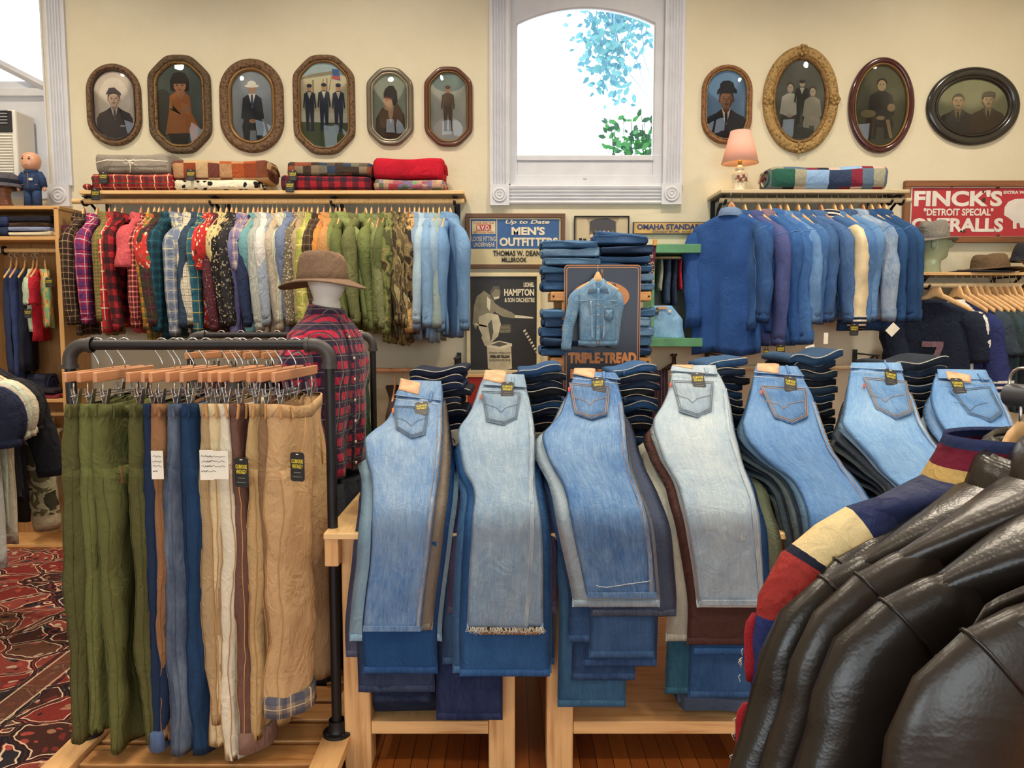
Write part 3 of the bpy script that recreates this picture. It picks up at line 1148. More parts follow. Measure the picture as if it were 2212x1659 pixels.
portrait('glossy mahogany oval frame with seated woman in dark dress', 1902, 229, 69, 98, 'oval', 16, MAHOG, LGOLD,
         seated(.0, .66, .85, 1.5, 1, 2, 3, 1) + [(G((-.6, -.2), (-.2, -.2), (-.25, -.75), (-.55, -.75)), 4), (E(-.5, -.2, .3, .1), 5),
                                                 (G((.2, -.35), (.35, -.35), (.5, -.8), (.38, -.82)), 2), (E(.4, -.05, .16, .1), 2)],
         ['#57563f', '#33302a', '#a38c68', '#241f19', '#4a3b28', '#8a7a54'])
portrait('wide black oval frame with faded elderly couple', 2100, 231, 98, 80, 'oval', 24, EBONY, plain('#2b2622', .3),
         bust(1, 2, 3, 4, 5, -.42, .18, .21, 6, 1.25) + bust(1, 5, 3, 4, 2, .42, .22, .20, 6, 1.25) + [(G((.22, .34), (.62, .34), (.6, .50), (.42, .56), (.26, .50)), 3)],
         ['#8b8a68', '#b39a76', '#474138', '#5f5746', '#a99a78', '#54432f', '#957e5e'])

# ================================================================ signs on the wall
SIGNBLUE = plain('#2c5a94', .45, name='sign_blue', var=.08, sc=6)
SIGNCREAM = plain('#d8c99c', .5, name='sign_cream', var=.08, sc=6)
INK = plain('#1f1d1d', .6, name='ink_black')
SIGNRED = plain('#b3303a', .5, name='sign_red', var=.07)
LETTER = plain('#e8dcc0', .55, name='letter_cream')
OAKDK = wood('#6d4a2f', '#4a2f1d', .5)


def rect(x0, y0, x1, y1, Y):
    """pixel rectangle on plane Y as (x0, x1, z0, z1) metres"""
    a, c = P(x0, y1, Y), P(x1, y0, Y)
    return a.x, c.x, a.z, c.z


def rbox(b, r, y0, y1, m=0):
    b.box(((r[0] + r[1]) / 2, (y0 + y1) / 2, (r[2] + r[3]) / 2), (r[1] - r[0], abs(y1 - y0), r[3] - r[2]), m)
    return b


def frame4(name, r, fw, y0, y1, mat, parent):
    x0, x1, z0, z1 = r
    b = MB()
    ym, d = (y0 + y1) / 2, abs(y1 - y0)
    for a, c in (((x0 + x1) / 2, z0 + fw / 2), ((x0 + x1) / 2, z1 - fw / 2)):
        b.box((a, ym, c), (x1 - x0, d, fw))
    for a in (x0 + fw / 2, x1 - fw / 2):
        b.box((a, ym, (z0 + z1) / 2), (fw, d, z1 - z0 - 2 * fw))
    return b.build(name, mat, parent, smooth=False, bevel=.003, world=True)


def ptxt(s, x0, y0, x1, y1, Y, mat, parent, **kw):
    """lettering filling a pixel box on plane Y"""
    r = rect(x0, y0, x1, y1, Y)
    return text_obj(s, .1, ((r[0] + r[1]) / 2, Y, (r[2] + r[3]) / 2), mat, parent, fit=r[1] - r[0], hfit=r[3] - r[2], **kw)


YS = YW - .03
r = rect(1006, 461, 1221, 580, YS)
t = thing('framed_sign', 'framed blue and cream tin sign reading MENS OUTFITTERS', 'sign', ((r[0] + r[1]) / 2, YW, r[2]))
frame4('frame', r, .028, YW - .001, YS - .005, OAKDK, t)
b = MB()
rbox(b, rect(1014, 469, 1213, 572, YS + .012), YS + .012, YS + .02, 1)
rbox(b, rect(1017, 474, 1072, 537, YS + .011), YS + .0105, YS + .013, 0)
rbox(b, rect(1074, 474, 1208, 537, YS + .011), YS + .0105, YS + .013, 0)
rbox(b, rect(1020, 478, 1070, 505, YS + .010), YS + .0095, YS + .011, 1)
rbox(b, rect(1029, 485, 1061, 498, YS + .009), YS + .0085, YS + .010, 2)
b.build('sign_panel', [SIGNBLUE, SIGNCREAM, SIGNRED], t, smooth=False, world=True)
Y = YS + .008
ptxt('MADE FOR THE', 1023, 479.5, 1067, 483.5, Y, SIGNRED, t)
ptxt('B.V.D.', 1031, 487, 1059, 496.5, Y - .002, LETTER, t, bold=.003)
ptxt('BEST RETAIL TRADE', 1023, 499.5, 1067, 503.5, Y, SIGNRED, t)
ptxt('LOOSE FITTING', 1019, 511, 1071, 521, Y, LETTER, t)
ptxt('UNDERWEAR', 1023, 524, 1069, 533, Y, LETTER, t)
ptxt('Up to Date', 1092, 475, 1187, 486, Y, LETTER, t, shear=.25, bold=.002)
ptxt("MEN'S", 1105, 490, 1177, 508, Y, LETTER, t, bold=.004)
ptxt('OUTFITTERS', 1079, 513, 1205, 532, Y, LETTER, t, bold=.004)
ptxt('THOMAS W. DEAN', 1065, 541, 1167, 553, Y, INK, t, bold=.003)
ptxt('MILLBROOK', 1084, 556, 1138, 566, Y, INK, t, bold=.003)

# group photograph
r = rect(1240, 466, 1360, 552, YS)
t = thing('framed_group_photograph', 'thin black frame with sepia photograph of a crowd on a stage', 'picture', ((r[0] + r[1]) / 2, YW, r[2]))
frame4('frame', r, .008, YW - .001, YS - .002, BLACK, t)
b = MB()
q = [plain(c, .8, name='sepia_tone', var=.05) for c in ('#a8977a', '#4a4a52', '#c4b698', '#2c2724', '#d2c2a4', '#7c6c54')]
rbox(b, rect(1242, 468, 1358, 550, YS + .01), YS + .01, YS + .02, 0)
Y = YS + .009


def pp(pts, m, dy=0):
    b.poly([P(x, y, Y - dy) for x, y in pts], m)


pp([(1274, 548), (1274, 478), (1290, 472), (1312, 471), (1330, 478), (1330, 548)], 1)
pp([(1246, 548), (1246, 470), (1266, 470), (1272, 486), (1272, 548)], 2)
pp([(1332, 548), (1332, 486), (1338, 470), (1356, 470), (1356, 548)], 2)
rr = random.Random(5)
for row in range(4):
    for i in range(12):
        x, y = 1250 + i * 9.2 + (row % 2) * 4, 500 + row * 10 + rr.uniform(-2, 2)
        if row == 0 and 3 > i or row == 0 and i > 8:
            continue
        pp([(x - 4, y + 11), (x - 3.4, y + 4), (x + 3.4, y + 4), (x + 4, y + 11)], 3 if rr.random() < .6 else 4, .0004 + row * .0004)
        pp([(x - 2, y + 4), (x - 2.3, y), (x, y - 3), (x + 2.3, y), (x + 2, y + 4)], 2 if rr.random() < .7 else 5, .0006 + row * .0004)
b.build('print', q, t, smooth=False, world=True)

# OMAHA STANDARD
r = rect(1368, 479, 1530, 506, YS)
t = thing('tin_sign', 'narrow yellow tin sign reading OMAHA STANDARD', 'sign', ((r[0] + r[1]) / 2, YW, r[2]))
b = MB()
rbox(b, r, YW - .001, YS + .012, 0)
rbox(b, rect(1370, 481, 1528, 504, YS + .011), YS + .0105, YS + .013, 1)
b.build('sign_panel', [plain('#3c3a4a', .5, name='sign_border'), plain('#c9a35c', .5, name='sign_ochre', var=.15, sc=14)], t, smooth=False, world=True)
SB = plain('#26376e', .5, name='sign_navy')
ptxt('OMAHA STANDARD', 1376, 484, 1523, 496, YS + .009, SB, t, bold=.004)
ptxt('Council Bluffs, Iowa', 1410, 498, 1492, 503, YS + .009, SB, t, shear=.3)

# concert poster
r = rect(1008, 589, 1168, 808, YS)
t = thing('framed_concert_poster', 'cream framed black concert poster with drummer leaping over a drum', 'poster', ((r[0] + r[1]) / 2, YW, r[2]))
frame4('frame', r, .026, YW - .001, YS - .004, plain('#e6d7ab', .5, name='cream_frame'), t)
b = MB()
PT = [plain(c, .5, name='poster_ink', var=.1, sc=20) for c in ('#2a2624', '#cfc3a2', '#8d8468', '#5d574a', '#15130f', '#e6dcbc')]
rbox(b, rect(1013, 594, 1162, 803, YS + .01), YS + .01, YS + .02, 0)
Y = YS + .009
frame4('inner_line', rect(1013, 594, 1162, 803, YS + .004), .006, YS + .002, YS + .01, plain('#8f8468', .5), t)
pp([(1021, 700), (1024, 660), (1030, 640), (1046, 628), (1062, 640), (1072, 660), (1064, 680), (1046, 678), (1035, 690), (1028, 712)], 2)
pp([(1062, 650), (1082, 664), (1108, 676), (1114, 682), (1110, 688), (1086, 684), (1066, 672)], 2, .0003)
pp([(1034, 684), (1054, 676), (1076, 680), (1082, 700), (1076, 726), (1060, 742), (1044, 730), (1034, 708)], 1, .0006)
pp([(1044, 714), (1060, 720), (1062, 744), (1048, 748), (1040, 730)], 1, .0009)
pp([(1054, 700), (1062, 690), (1066, 716), (1060, 740)], 3, .0012)
pp([(1058, 630), (1066, 618), (1078, 618), (1082, 630), (1080, 642), (1070, 650), (1060, 644)], 3, .0012)
pp([(1062, 634), (1070, 624), (1079, 626), (1080, 638), (1072, 646), (1064, 642)], 2, .0015)
pp([(1066, 642), (1079, 640), (1077, 645), (1068, 647)], 5, .0018)
pp([(1052, 640), (1060, 648), (1058, 672), (1052, 664)], 5, .0012)
pp([(1112, 680), (1152, 685), (1152, 688), (1112, 687)], 5, .0006)
pp([(1026, 698), (1052, 704), (1052, 707), (1026, 702)], 5, .0006)
pp([(1066, 742), (1084, 744), (1090, 738), (1092, 741), (1082, 750), (1064, 748)], 4, .0003)
pp([(1052, 748), (1072, 744), (1104, 746), (1106, 796), (1080, 802), (1054, 796)], 1)
pp([(1050, 744), (1078, 736), (1106, 742), (1106, 748), (1080, 754), (1052, 750)], 5, .0004)
pp([(1060, 745), (1078, 738), (1098, 743), (1080, 749)], 3, .0007)
for i in range(8):
    x, y = 1130 + i * 3.8, 714 + i * 6.5
    pp([(x, y), (x + 5, y - 3), (x + 6, y + 1), (x + 1, y + 4)], 5)
for i in range(7):
    y = 702 + i * 2.6
    pp([(1080 - i % 3 * 2, y), (1102 + i % 2 * 4, y - 1), (1102, y + .8), (1080, y + 1.4)], 2)
b.build('print', PT, t, smooth=False, world=True)
Y = YS + .007
ptxt('LIONEL', 1131, 610, 1154, 620, Y, PT[5], t, bold=.005)
ptxt('HAMPTON', 1089, 624, 1154, 639, Y, PT[5], t, bold=.004)
ptxt('& SON ORCHESTRE', 1090, 643, 1155, 653, Y, PT[5], t, bold=.003)
ptxt('MARDI 4 MAI 21H', 1057, 760, 1102, 764, Y, INK, t)
ptxt('OPERA DE TOULON', 1058, 767, 1101, 773, Y, INK, t, bold=.005)
ptxt('LOCATION 92.70.78', 1057, 776, 1102, 780, Y, INK, t)

# red enamel sign
r = rect(1950, 390, 2262, 524, YS)
t = thing('framed_enamel_sign', 'large red and white enamel overalls sign in a brown wooden frame', 'sign', ((r[0] + r[1]) / 2, YW, r[2]))
frame4('frame', r, .040, YW - .001, YS - .006, wood('#8b5a37', '#5f3b22', .5), t)
b = MB()
rbox(b, rect(1963, 402, 2250, 513, YS + .012), YS + .012, YS + .02, 1)
rbox(b, rect(1967, 406, 2246, 510, YS + .011), YS + .0105, YS + .013, 0)
Y = YS + .010
pp([(2169, 465), (2170, 448), (2178, 436), (2192, 430), (2230, 428), (2240, 470), (2232, 484), (2214, 484), (2212, 492), (2204, 492), (2202, 482),
    (2196, 482), (2196, 494), (2188, 494), (2188, 478), (2178, 470)], 1)
for x, y, s in ((2125, 432, 7), (2056, 401, 6), (2156, 403, 7), (2083, 499, 5), (2156, 510, 6), (2124, 414, 4)):
    pp([(x + s * math.cos(a * 1.05) * (.6 + .4 * ((a * 7) % 3) / 2), y + s * math.sin(a * 1.05) * .8) for a in range(6)], 2, .004)
b.build('sign_panel', [SIGNRED, plain('#ded9d3', .4, name='enamel_white', var=.04), plain('#4a352b', .8, name='rust')], t, smooth=False, world=True)
EW = plain('#e4dfd8', .4, name='enamel_white_letter')
Y = YS + .009
ptxt("FINCK'S", 1974, 411, 2166, 446, Y, EW, t, bold=.004)
ptxt('"DETROIT SPECIAL"', 1995, 450, 2146, 466, Y, EW, t, bold=.003)
ptxt('OVERALLS', 1968, 471, 2168, 501, Y, EW, t, bold=.004)
ptxt('EXTRA WEAR', 2168, 412, 2232, 419, Y, EW, t, bold=.004)
# ================================================================ wall shelves with their rods
YF = 4.86                                  # front edge of the wall shelves
YR = 4.90                                  # the hanging rods


def wall_shelf(label, xa, xb, ztop, mat, brackets, th=.022, rod=None, rodr=.016, rodmat=None):
    """a board on black iron brackets with a rod below, all one fitting"""
    t = thing('wall_shelf', label, 'shelf', ((xa + xb) / 2, YW, ztop))
    boxes('shelf_board', mat, [(((xa + xb) / 2, (YF + YW) / 2 - .002, ztop - th / 2), (xb - xa, YW - YF - .004, th))], t, .003)
    for x in brackets:
        b = MB()
        b.box((x, YW - .006, ztop - .17), (.03, .008, .29))
        b.box((x, (YF + YW) / 2 + .02, ztop - th - .006), (.03, YW - YF - .06, .008))
        if rod:
            zr = rod[2]
            b.tube([(x, YW - .01, ztop - .28), (x, YW - .16, zr - .03), (x, YF + .06, ztop - th - .01)], .011, 4)
            b.tube([(x, YR + .12, zr + .02), (x, YR + .03, zr - .02), (x, YR, zr - rodr - .006), (x, YR - rodr - .006, zr)], .009, 4)
        b.build('bracket', BLACK, t, smooth=False, world=True)
    if rod:
        MB().tube([(rod[0], YR, rod[2]), (rod[1], YR, rod[2])], rodr, 14).build('hanging_rod', rodmat or MAPLE, t, world=True, ang=40)
    return t


ZS = P(0, 411, YF).z
ZR = P(0, 435, YR).z
ROD1 = (P(157, 435, YR).x, P(1003, 435, YR).x, ZR)
wall_shelf('long pale wooden wall shelf with rod carrying the row of colourful shirts', P(170, 411, YF).x, P(1002, 411, YF).x, ZS,
           MAPLE, [P(x, 430, YR).x for x in (180, 455, 716, 982)], rod=ROD1)
ZS2 = P(0, 409, YF).z
ZR2 = P(0, 433, YR).z
GREYW = wood('#cdbb98', '#ab9875', .5)
ROD2 = (P(1555, 433, YR).x, P(1968, 433, YR).x, ZR2)
wall_shelf('pale wooden wall shelf with lamp and quilt above the denim jackets', P(1557, 409, YF).x, P(1966, 409, YF).x, ZS2, GREYW,
           [P(x, 430, YR).x for x in (1566, 1925, 1950)], rod=ROD2, rodmat=GREYW)
# hat shelf with the T-shirt rod
ZS3 = P(0, 588, YF).z
YR3 = YR
ZR3 = P(0, 616, YR).z
ROD3 = (P(1990, 616, YR).x, P(2300, 616, YR).x, ZR3)
wall_shelf('low pale wall shelf with hats above the dark T-shirts', P(1988, 588, YF).x, P(2300, 588, YF).x, ZS3, MAPLE,
           [P(x, 600, YR).x for x in (2006, 2208)], th=.018, rod=ROD3, rodmat=GREYW)
# lower rods
for lab, x0, x1, y, br in (('bare lower rod on black brackets under the denim jackets', 1545, 1952, 793, (1552, 1890)),
                           ('lower wooden rod below the light denim shirts', 800, 1006, 800, (985,))):
    zr = P(0, y, YR).z
    t = thing('clothes_rail', lab, 'rail', (P((x0 + x1) / 2, y, YW).x, YW, zr))
    MB().tube([P(x0, y, YR), P(x1, y, YR)], .015, 12).build('hanging_rod', HANGR if x0 < 1000 else GREYW, t, world=True, ang=40)
    for x in br:
        q = P(x, y, YR)
        b = MB()
        b.box((q.x, YW - .006, zr + .02), (.03, .008, .16))
        b.box((q.x, (YR + YW) / 2, zr + .075), (.028, YW - YR + .06, .008))
        b.tube([(q.x, YW - .01, zr - .05), (q.x, YR + .02, zr + .07)], .011, 4)
        b.tube([(q.x, YR - .02, zr + .075), (q.x, YR - .024, zr + .01), (q.x, YR, zr - .018)], .008, 4)
        b.build('bracket', BLACK, t, smooth=False, world=True)
    MB().tube([P(x0, y, YR) + Vector((-.004, 0, 0)), P(x0, y, YR) + Vector((.004, 0, 0))], .02, 12).build('end_cap', GREYW, t, world=True)


# ================================================================ folded blankets
def folded(name, label, cat, x0, x1, y0, y1, Y, mats, group, depth=.27, layers=3, seed=1, roll=.5, sag=.0, skew=0.0, rough=1.0):
    """a folded or rolled cloth bundle: spiral of layers seen at its ends, soft long sides (pixel box on plane Y)"""
    r = rect(x0, y0, x1, y1, Y)
    L, H = r[1] - r[0], r[3] - r[2]
    t = thing(name, label, cat, ((r[0] + r[1]) / 2, Y + depth / 2, r[2]), 0, group)
    rnd = random.Random(seed)
    ph = rnd.uniform(0, 9)
    b = MB()
    n, K = 36, 30
    rings = []
    for j in range(K + 1):
        u = -1 + 2 * j / K
        ring = []
        e = min(1, (1 - abs(u)) / .06)
        sh = .86 + .14 * math.sqrt(max(0, 1 - (1 - e) ** 2))
        for i in range(n):
            a = 2 * PI * i / n
            c, s = math.cos(a), math.sin(a)
            ex = 2 / 5.5
            yy = abs(c) ** ex * math.copysign(1, c) * depth / 2
            zz = abs(s) ** ex * math.copysign(1, s) * H / 2
            p = Vector((u * L * .5 * 3, yy * 4, zz * 7 + ph * 5))
            k = (noise.noise(p) * .012 + noise.noise(p * 2.6) * .006) * rough
            groove = 0
            if layers > 1 and c < .2:
                groove = -.008 * max(0, math.cos(PI * layers * (zz / H + .5) * 2 - PI) - .55) / .45
            zf = zz * sh
            if zz > 0:
                zf += k * 1.2 - sag * H * (1 - u * u) * .35 + skew * u * H * .12
            ring.append((u * L / 2 + noise.noise(p * 1.7 + Vector((3, 1, 2))) * .010 * (abs(u) > .85), yy * sh + k + groove * -math.copysign(1, c), max(zf + H / 2, 0)))
        rings.append(ring)
    b.loft(rings, True, True, True)
    o = b.build('folded_cloth', mats[0], t)
    # rolled ends: a spiral ridge of cloth edge
    for sd in (-1, 1):
        s = MB()
        pts = []
        for k in range(34):
            q = k / 33
            a = q * PI * 2 * (layers * .75)
            pts.append((sd * (L / 2 + .002 + .004 * q), math.cos(a) * depth * .44 * (1 - q * .85), H / 2 + math.sin(a) * H * .42 * (1 - q * .85)))
        s.tube(pts, [.008] * 33 + [.004], 6)
        s.build('fold_edge', mats[-1], t)
    return t


BG = 'folded blankets on the long shelf'
GREYWOOL = cloth('#8f877c', name='grey_wool', amt=.35)
TARTAN = tartan('#a81e2c', '#2a2a2a', '#e6d9a0', .085, '#1d5b45', ws=.28, a=.55)
CHECKB = patchwork(('#7a4632', '#a9542e', '#b58a64', '#6e3e32', '#c0a079', '#8d4429'), .085, .075, 3)
FLOR = printed('#e6dcc2', '#1d1a19', 22, .34)
GRANNY = patchwork(('#5e5348', '#8d4a38', '#33435c', '#84755f', '#40352f', '#6e6a5c'), .055, .05, 1)
BUFF = plaid('#a02330', (('u', .075, 0, .0375, '#1b1d2a', .72), ('v', .075, 0, .0375, '#1b1d2a', .72)))
REDWOOL = cloth('#b5162c', name='red_wool', amt=.3)
QUILT = patchwork(('#b08a78', '#6f9a6e', '#a4586a', '#7b6b8c', '#b99b7e', '#a33f48', '#5f6f56', '#8e7f92'), .04, .03, 5)
YB_ = YF + .01
ft = folded('folded_blanket', 'red tartan blanket under the grey tied one', 'blanket', 196, 372, 372, 411, YB_, [TARTAN], BG, seed=2, layers=2)
hang_tag(ft, frame_at(P(223, 384, YB_ - .02), (1, 0, 0), (0, .1, 1)), .055, .07)
hang_tag(ft, frame_at(P(206, 420, YB_ - .022), (1, 0, 0), (0, 0, 1)), .055, .07)
MB().ell(P(190, 404, YB_ + .03), (.03, .03, .02), 10, 6).build('fringe', TARTAN, ft, world=True)
ft = folded('folded_blanket', 'grey wool blanket tied with white string', 'blanket', 205, 364, 328, 374, YB_, [GREYWOOL], BG, seed=5, layers=1, sag=.35)
b = MB()
z = P(0, 350, YB_).z
b.tube([P(206, 352, YB_ - .014), P(230, 346, YB_ - .017), P(275, 347, YB_ - .018), P(320, 346, YB_ - .017), P(362, 349, YB_ - .012)], .004, 6)
b.tube([P(278, 347, YB_ - .02), P(282, 358, YB_ - .02), P(281, 373, YB_ - .017)], .004, 6)
for dx in (-9, 9):
    b.tube([P(280, 349, YB_ - .022), P(280 + dx, 345, YB_ - .028), P(280 + dx * 1.6, 350, YB_ - .028), P(280 + dx * .8, 354, YB_ - .026), P(280, 350, YB_ - .022)], .0035, 6)
b.tube([P(281, 350, YB_ - .02), P(297, 357, YB_ - .026)], .0035, 6)
b.build('string', plain('#e6dfd0', .8, name='cotton_string'), ft, world=True)
folded('folded_blanket', 'black and cream floral throw at the bottom of its pile', 'blanket', 374, 556, 388, 411, YB_, [FLOR], BG, seed=6, layers=2)
ft = folded('folded_blanket', 'brown and rust check blanket on the floral throw', 'blanket', 372, 575, 342, 390, YB_, [CHECKB], BG, seed=8, layers=1)
hang_tag(ft, frame_at(P(412, 378, YB_ - .022), (1, 0, 0), (0, .1, 1)), .055, .07)
ft = folded('folded_blanket', 'red and black buffalo check blanket under the crochet one', 'blanket', 606, 800, 377, 411, YB_, [BUFF], BG, seed=9, layers=1)
hang_tag(ft, frame_at(P(626, 403, YB_ - .022), (1, 0, 0), (0, .1, 1)), .055, .07)
ft = folded('folded_blanket', 'crocheted granny square blanket on the buffalo check one', 'blanket', 620, 803, 348, 379, YB_, [GRANNY], BG, seed=11, layers=1)
hang_tag(ft, frame_at(P(632, 379, YB_ - .022), (1, 0, 0), (0, .1, 1)), .05, .065)
folded('folded_blanket', 'pink and green patchwork quilt under the bright red blanket', 'blanket', 808, 958, 385, 411, YB_, [QUILT], BG, seed=12, layers=2)
folded('folded_blanket', 'bright red wool blanket on top of the patchwork quilt', 'blanket', 806, 957, 340, 386, YB_, [REDWOOL], BG, seed=14, layers=1)
q2 = patchwork(('#5b6f86', '#7f2a3c', '#2c5d50', '#c9b3a6', '#33425f', '#9d9a86', '#8fb3dc', '#5f6a78', '#2a2738'), .115, .07, 8)
folded('folded_quilt', 'large folded corduroy and denim patchwork quilt beside the small lamp', 'quilt', 1668, 1922, 356, 409, YB_, [q2], None, seed=15, layers=2)

# ================================================================ table lamp
c = PZ(1597, 404, ZS2)
c = Vector((P(1597, 404, YF + .1).x, YF + .1, ZS2))
t = thing('table_lamp', 'small flowered ceramic lamp with pink shade on the wall shelf', 'lamp', c)
CER = plain('#e9dfc4', .2, name='glazed_ceramic', var=.02, coat=.5)
MB().lathe([(.0, 0), (.036, 0), (.037, .012), (.034, .02), (.043, .06), (.05, .09), (.05, .105), (.036, .125), (.025, .13), (.030, .138), (.028, .15), (.016, .158), (.014, .165), (.0, .165)],
           n=32).build('lamp_base', CER, t)
b = MB()
for a, z in ((-2.0, .085), (-1.3, .09), (-1.7, .065), (-.8, .075)):
    for k in range(5):
        q = 2 * PI * k / 5
        x = math.cos(a + math.cos(q) * .16)
        y = math.sin(a + math.cos(q) * .16)
        rr = .0495 if z > .08 else .0465
        b.ell((x * rr, y * rr, z + math.sin(q) * .009), (.005, .005, .005), 8, 5, 0)
    rr = .05 if z > .08 else .047
    b.ell((math.cos(a) * rr, math.sin(a) * rr, z), (.004, .004, .004), 8, 5, 1)
    for d in (-.32, .32):
        b.ell((math.cos(a + d) * rr, math.sin(a + d) * rr, z - .01), (.006, .006, .003), 8, 5, 1)
b.build('painted_flowers', [plain('#b4433a', .4, name='glaze_red'), plain('#46663f', .4, name='glaze_green')], t)
MB().tube([(0, 0, .165), (0, 0, .2)], .012, 12).build('socket', plain('#b79a4c', .3, .8, name='brass'), t)


def glow(name, col, strength):
    tt = NT(name)
    tt.b.inputs['Emission Color'].default_value = C(col)
    tt.b.inputs['Emission Strength'].default_value = strength
    return tt.done(C(col), .5)


MB().lathe([(.008, .19), (.017, .21), (.017, .235), (.004, .25)], n=16, cap1=True).build('bulb', glow('bulb_glow', '#ffd98a', 14), t)
tt = NT('lamp_shade_fabric')
tl, mx = tt.n('BsdfTranslucent'), tt.n('MixShader')
tl.inputs[0].default_value = C('#f4c9b0')
tt.done(C('#ecc8bb'), .8)
out = [n for n in tt.t.nodes if n.type == 'OUTPUT_MATERIAL'][0]
mx.inputs[0].default_value = .35
tt.t.links.new(tt.b.outputs[0], mx.inputs[1])
tt.t.links.new(tl.outputs[0], mx.inputs[2])
tt.t.links.new(mx.outputs[0], out.inputs[0])
MB().lathe([(.113, .178), (.062, .375)], n=36).build('lamp_shade', tt.mat, t, solid=.002)
b = MB()
for r_, z in ((.113, .178), (.062, .375)):
    b.tube([(r_ * math.cos(2 * PI * i / 36), r_ * math.sin(2 * PI * i / 36), z) for i in range(37)], .002, 6)
b.build('shade_trim', plain('#b58f6a', .6, name='shade_trim'), t)
pl = bpy.data.lights.new('table_lamp_light', 'POINT')
pl.energy, pl.color, pl.shadow_soft_size = 4.0, (1, .62, .25), .02
po = bpy.data.objects.new('table_lamp_light', pl)
po.location = c + Vector((0, 0, .225))
COL.objects.link(po)


# ================================================================ hats and heads
def hat(name, label, base, w, dpt, hc, mat, bandmat, rz=0.0, up=.012, curl=.0, brim=1.6, tilt=0.0, pinch=.03, cat='hat', parent=None):
    """felt hat: w,dpt half width of the crown at the band, hc crown height; brim scales outward"""
    if parent:
        t = thing(name, label, cat, base, rz)
    else:
        t = thing(name, label, cat, base, rz)
    t.rotation_euler = (tilt, 0, rz)
    n = 48

    def ring(k, z, f=None):
        o = []
        for i in range(n):
            a = 2 * PI * i / n
            x, y = w * k * math.cos(a), dpt * k * math.sin(a)
            zz = z + (f(a) if f else 0)
            o.append((x, y, zz))
        return o
    cu = lambda q: (lambda a: q * (up * math.cos(2 * a) + curl))
    th = .004
    rings = [ring(.98, -.001), ring(lerp(1, brim, .5), -.004, cu(.4)), ring(brim * .985, -.006, cu(1)), ring(brim, -.002, cu(1)), ring(brim * .985, .001, cu(1)),
             ring(lerp(1, brim, .5), .002, cu(.4)), ring(1.02, .006)]
    MB().loft(rings).build('brim', mat, t)
    top = []
    for k, z in ((1.0, .002), (.985, hc * .3), (.95, hc * .62), (.86, hc * .86), (.72, hc * .97), (.55, hc), (.40, hc), (.18, hc), (.01, hc)):
        rr = []
        for i in range(n):
            a = 2 * PI * i / n
            x, y = w * k * math.cos(a), dpt * k * math.sin(a)
            q = z
            if z > hc * .8:
                q -= pinch * math.exp(-(y / (dpt * .30)) ** 2) * min(1, (1 - k) * 2.2 + .15)
            if z > hc * .35:
                pr = math.exp(-((x / w - .75) / .35) ** 2) * (z / hc)
                y *= 1 - .30 * pr
            rr.append((x, y, q))
        top.append(rr)
    MB().loft(top, True, False, True).build('crown', mat, t)
    if bandmat:
        MB().loft([ring(1.012, .004), ring(1.02, .006), ring(1.012, .030), ring(.995, .032)]).build('hat_band', bandmat, t)
    return t


def felt(c):
    return cloth(c, name='felt', amt=.2, rough=.95)


Yh = 5.02
c = P(2015, 518, Yh)
hat('fedora_hat', 'grey felt fedora on the glass head', c, .085, .10, .125, felt('#8b867e'), cloth('#77736d', name='ribbon'), rz=.5, up=-.012, brim=1.55, tilt=.03)
c = P(2138, 583, Yh)
c.z = ZS3 + .028
hat('fedora_hat', 'brown felt fedora lying on the hat shelf beside the glass head', c, .105, .12, .10, felt('#6f5a44'), None, rz=.3, up=-.008, brim=1.65)
c2 = P(2116, 583, Yh - .03)
c2.z = ZS3 + .008
hat('dark_hat', 'flat dark hat brim under the brown fedora', c2, .10, .11, .016, felt('#2b2b33'), None, rz=.2, up=.004, brim=1.85, pinch=0)
# flat cap at the picture edge
c = P(2232, 556, Yh - .06)
t = hat('flat_cap', 'dark peaked cap on a wooden head at the end of the hat shelf', c, .12, .12, .10, cloth('#34343c', name='cap_wool'), None, rz=3.6, up=.0, curl=-.02, brim=1.12, pinch=.01)
q = thing('wooden_hat_head', 'polished wooden head form under the peaked cap', 'head form', (c.x, c.y, ZS3))
z0 = c.z - ZS3
MB().lathe([(.07, 0), (.075, .01), (.05, .03), (.045, .05), (.07, .08), (.098, z0 - .02), (.10, z0), (.0, z0 + .05)], n=28, cap0=True).build('head_block', wood('#b0703f', '#8a4f28', .35), q)


def head_rings(prof, nose=None, n=40):
    """prof rows: z, half width, front reach, back reach (front is -y); nose: (z, reach, width, height)"""
    out = []
    for z, hw, fr, bk in prof:
        rg = []
        for i in range(n):
            a = 2 * PI * i / n
            x = hw * math.sin(a)
            y = -fr * math.cos(a) if math.cos(a) > 0 else -bk * math.cos(a)
            if nose and math.cos(a) > 0:
                nz, nr, nw, nh = nose
                if z <= nz + nh:
                    prof_z = max(0, 1 - abs(z - nz) / nh) if z > nz else max(0, 1 - (nz - z) / (nh * .35))
                    y -= nr * prof_z * math.exp(-(x / nw) ** 2)
            rg.append((x, y, z))
        out.append(rg)
    return out


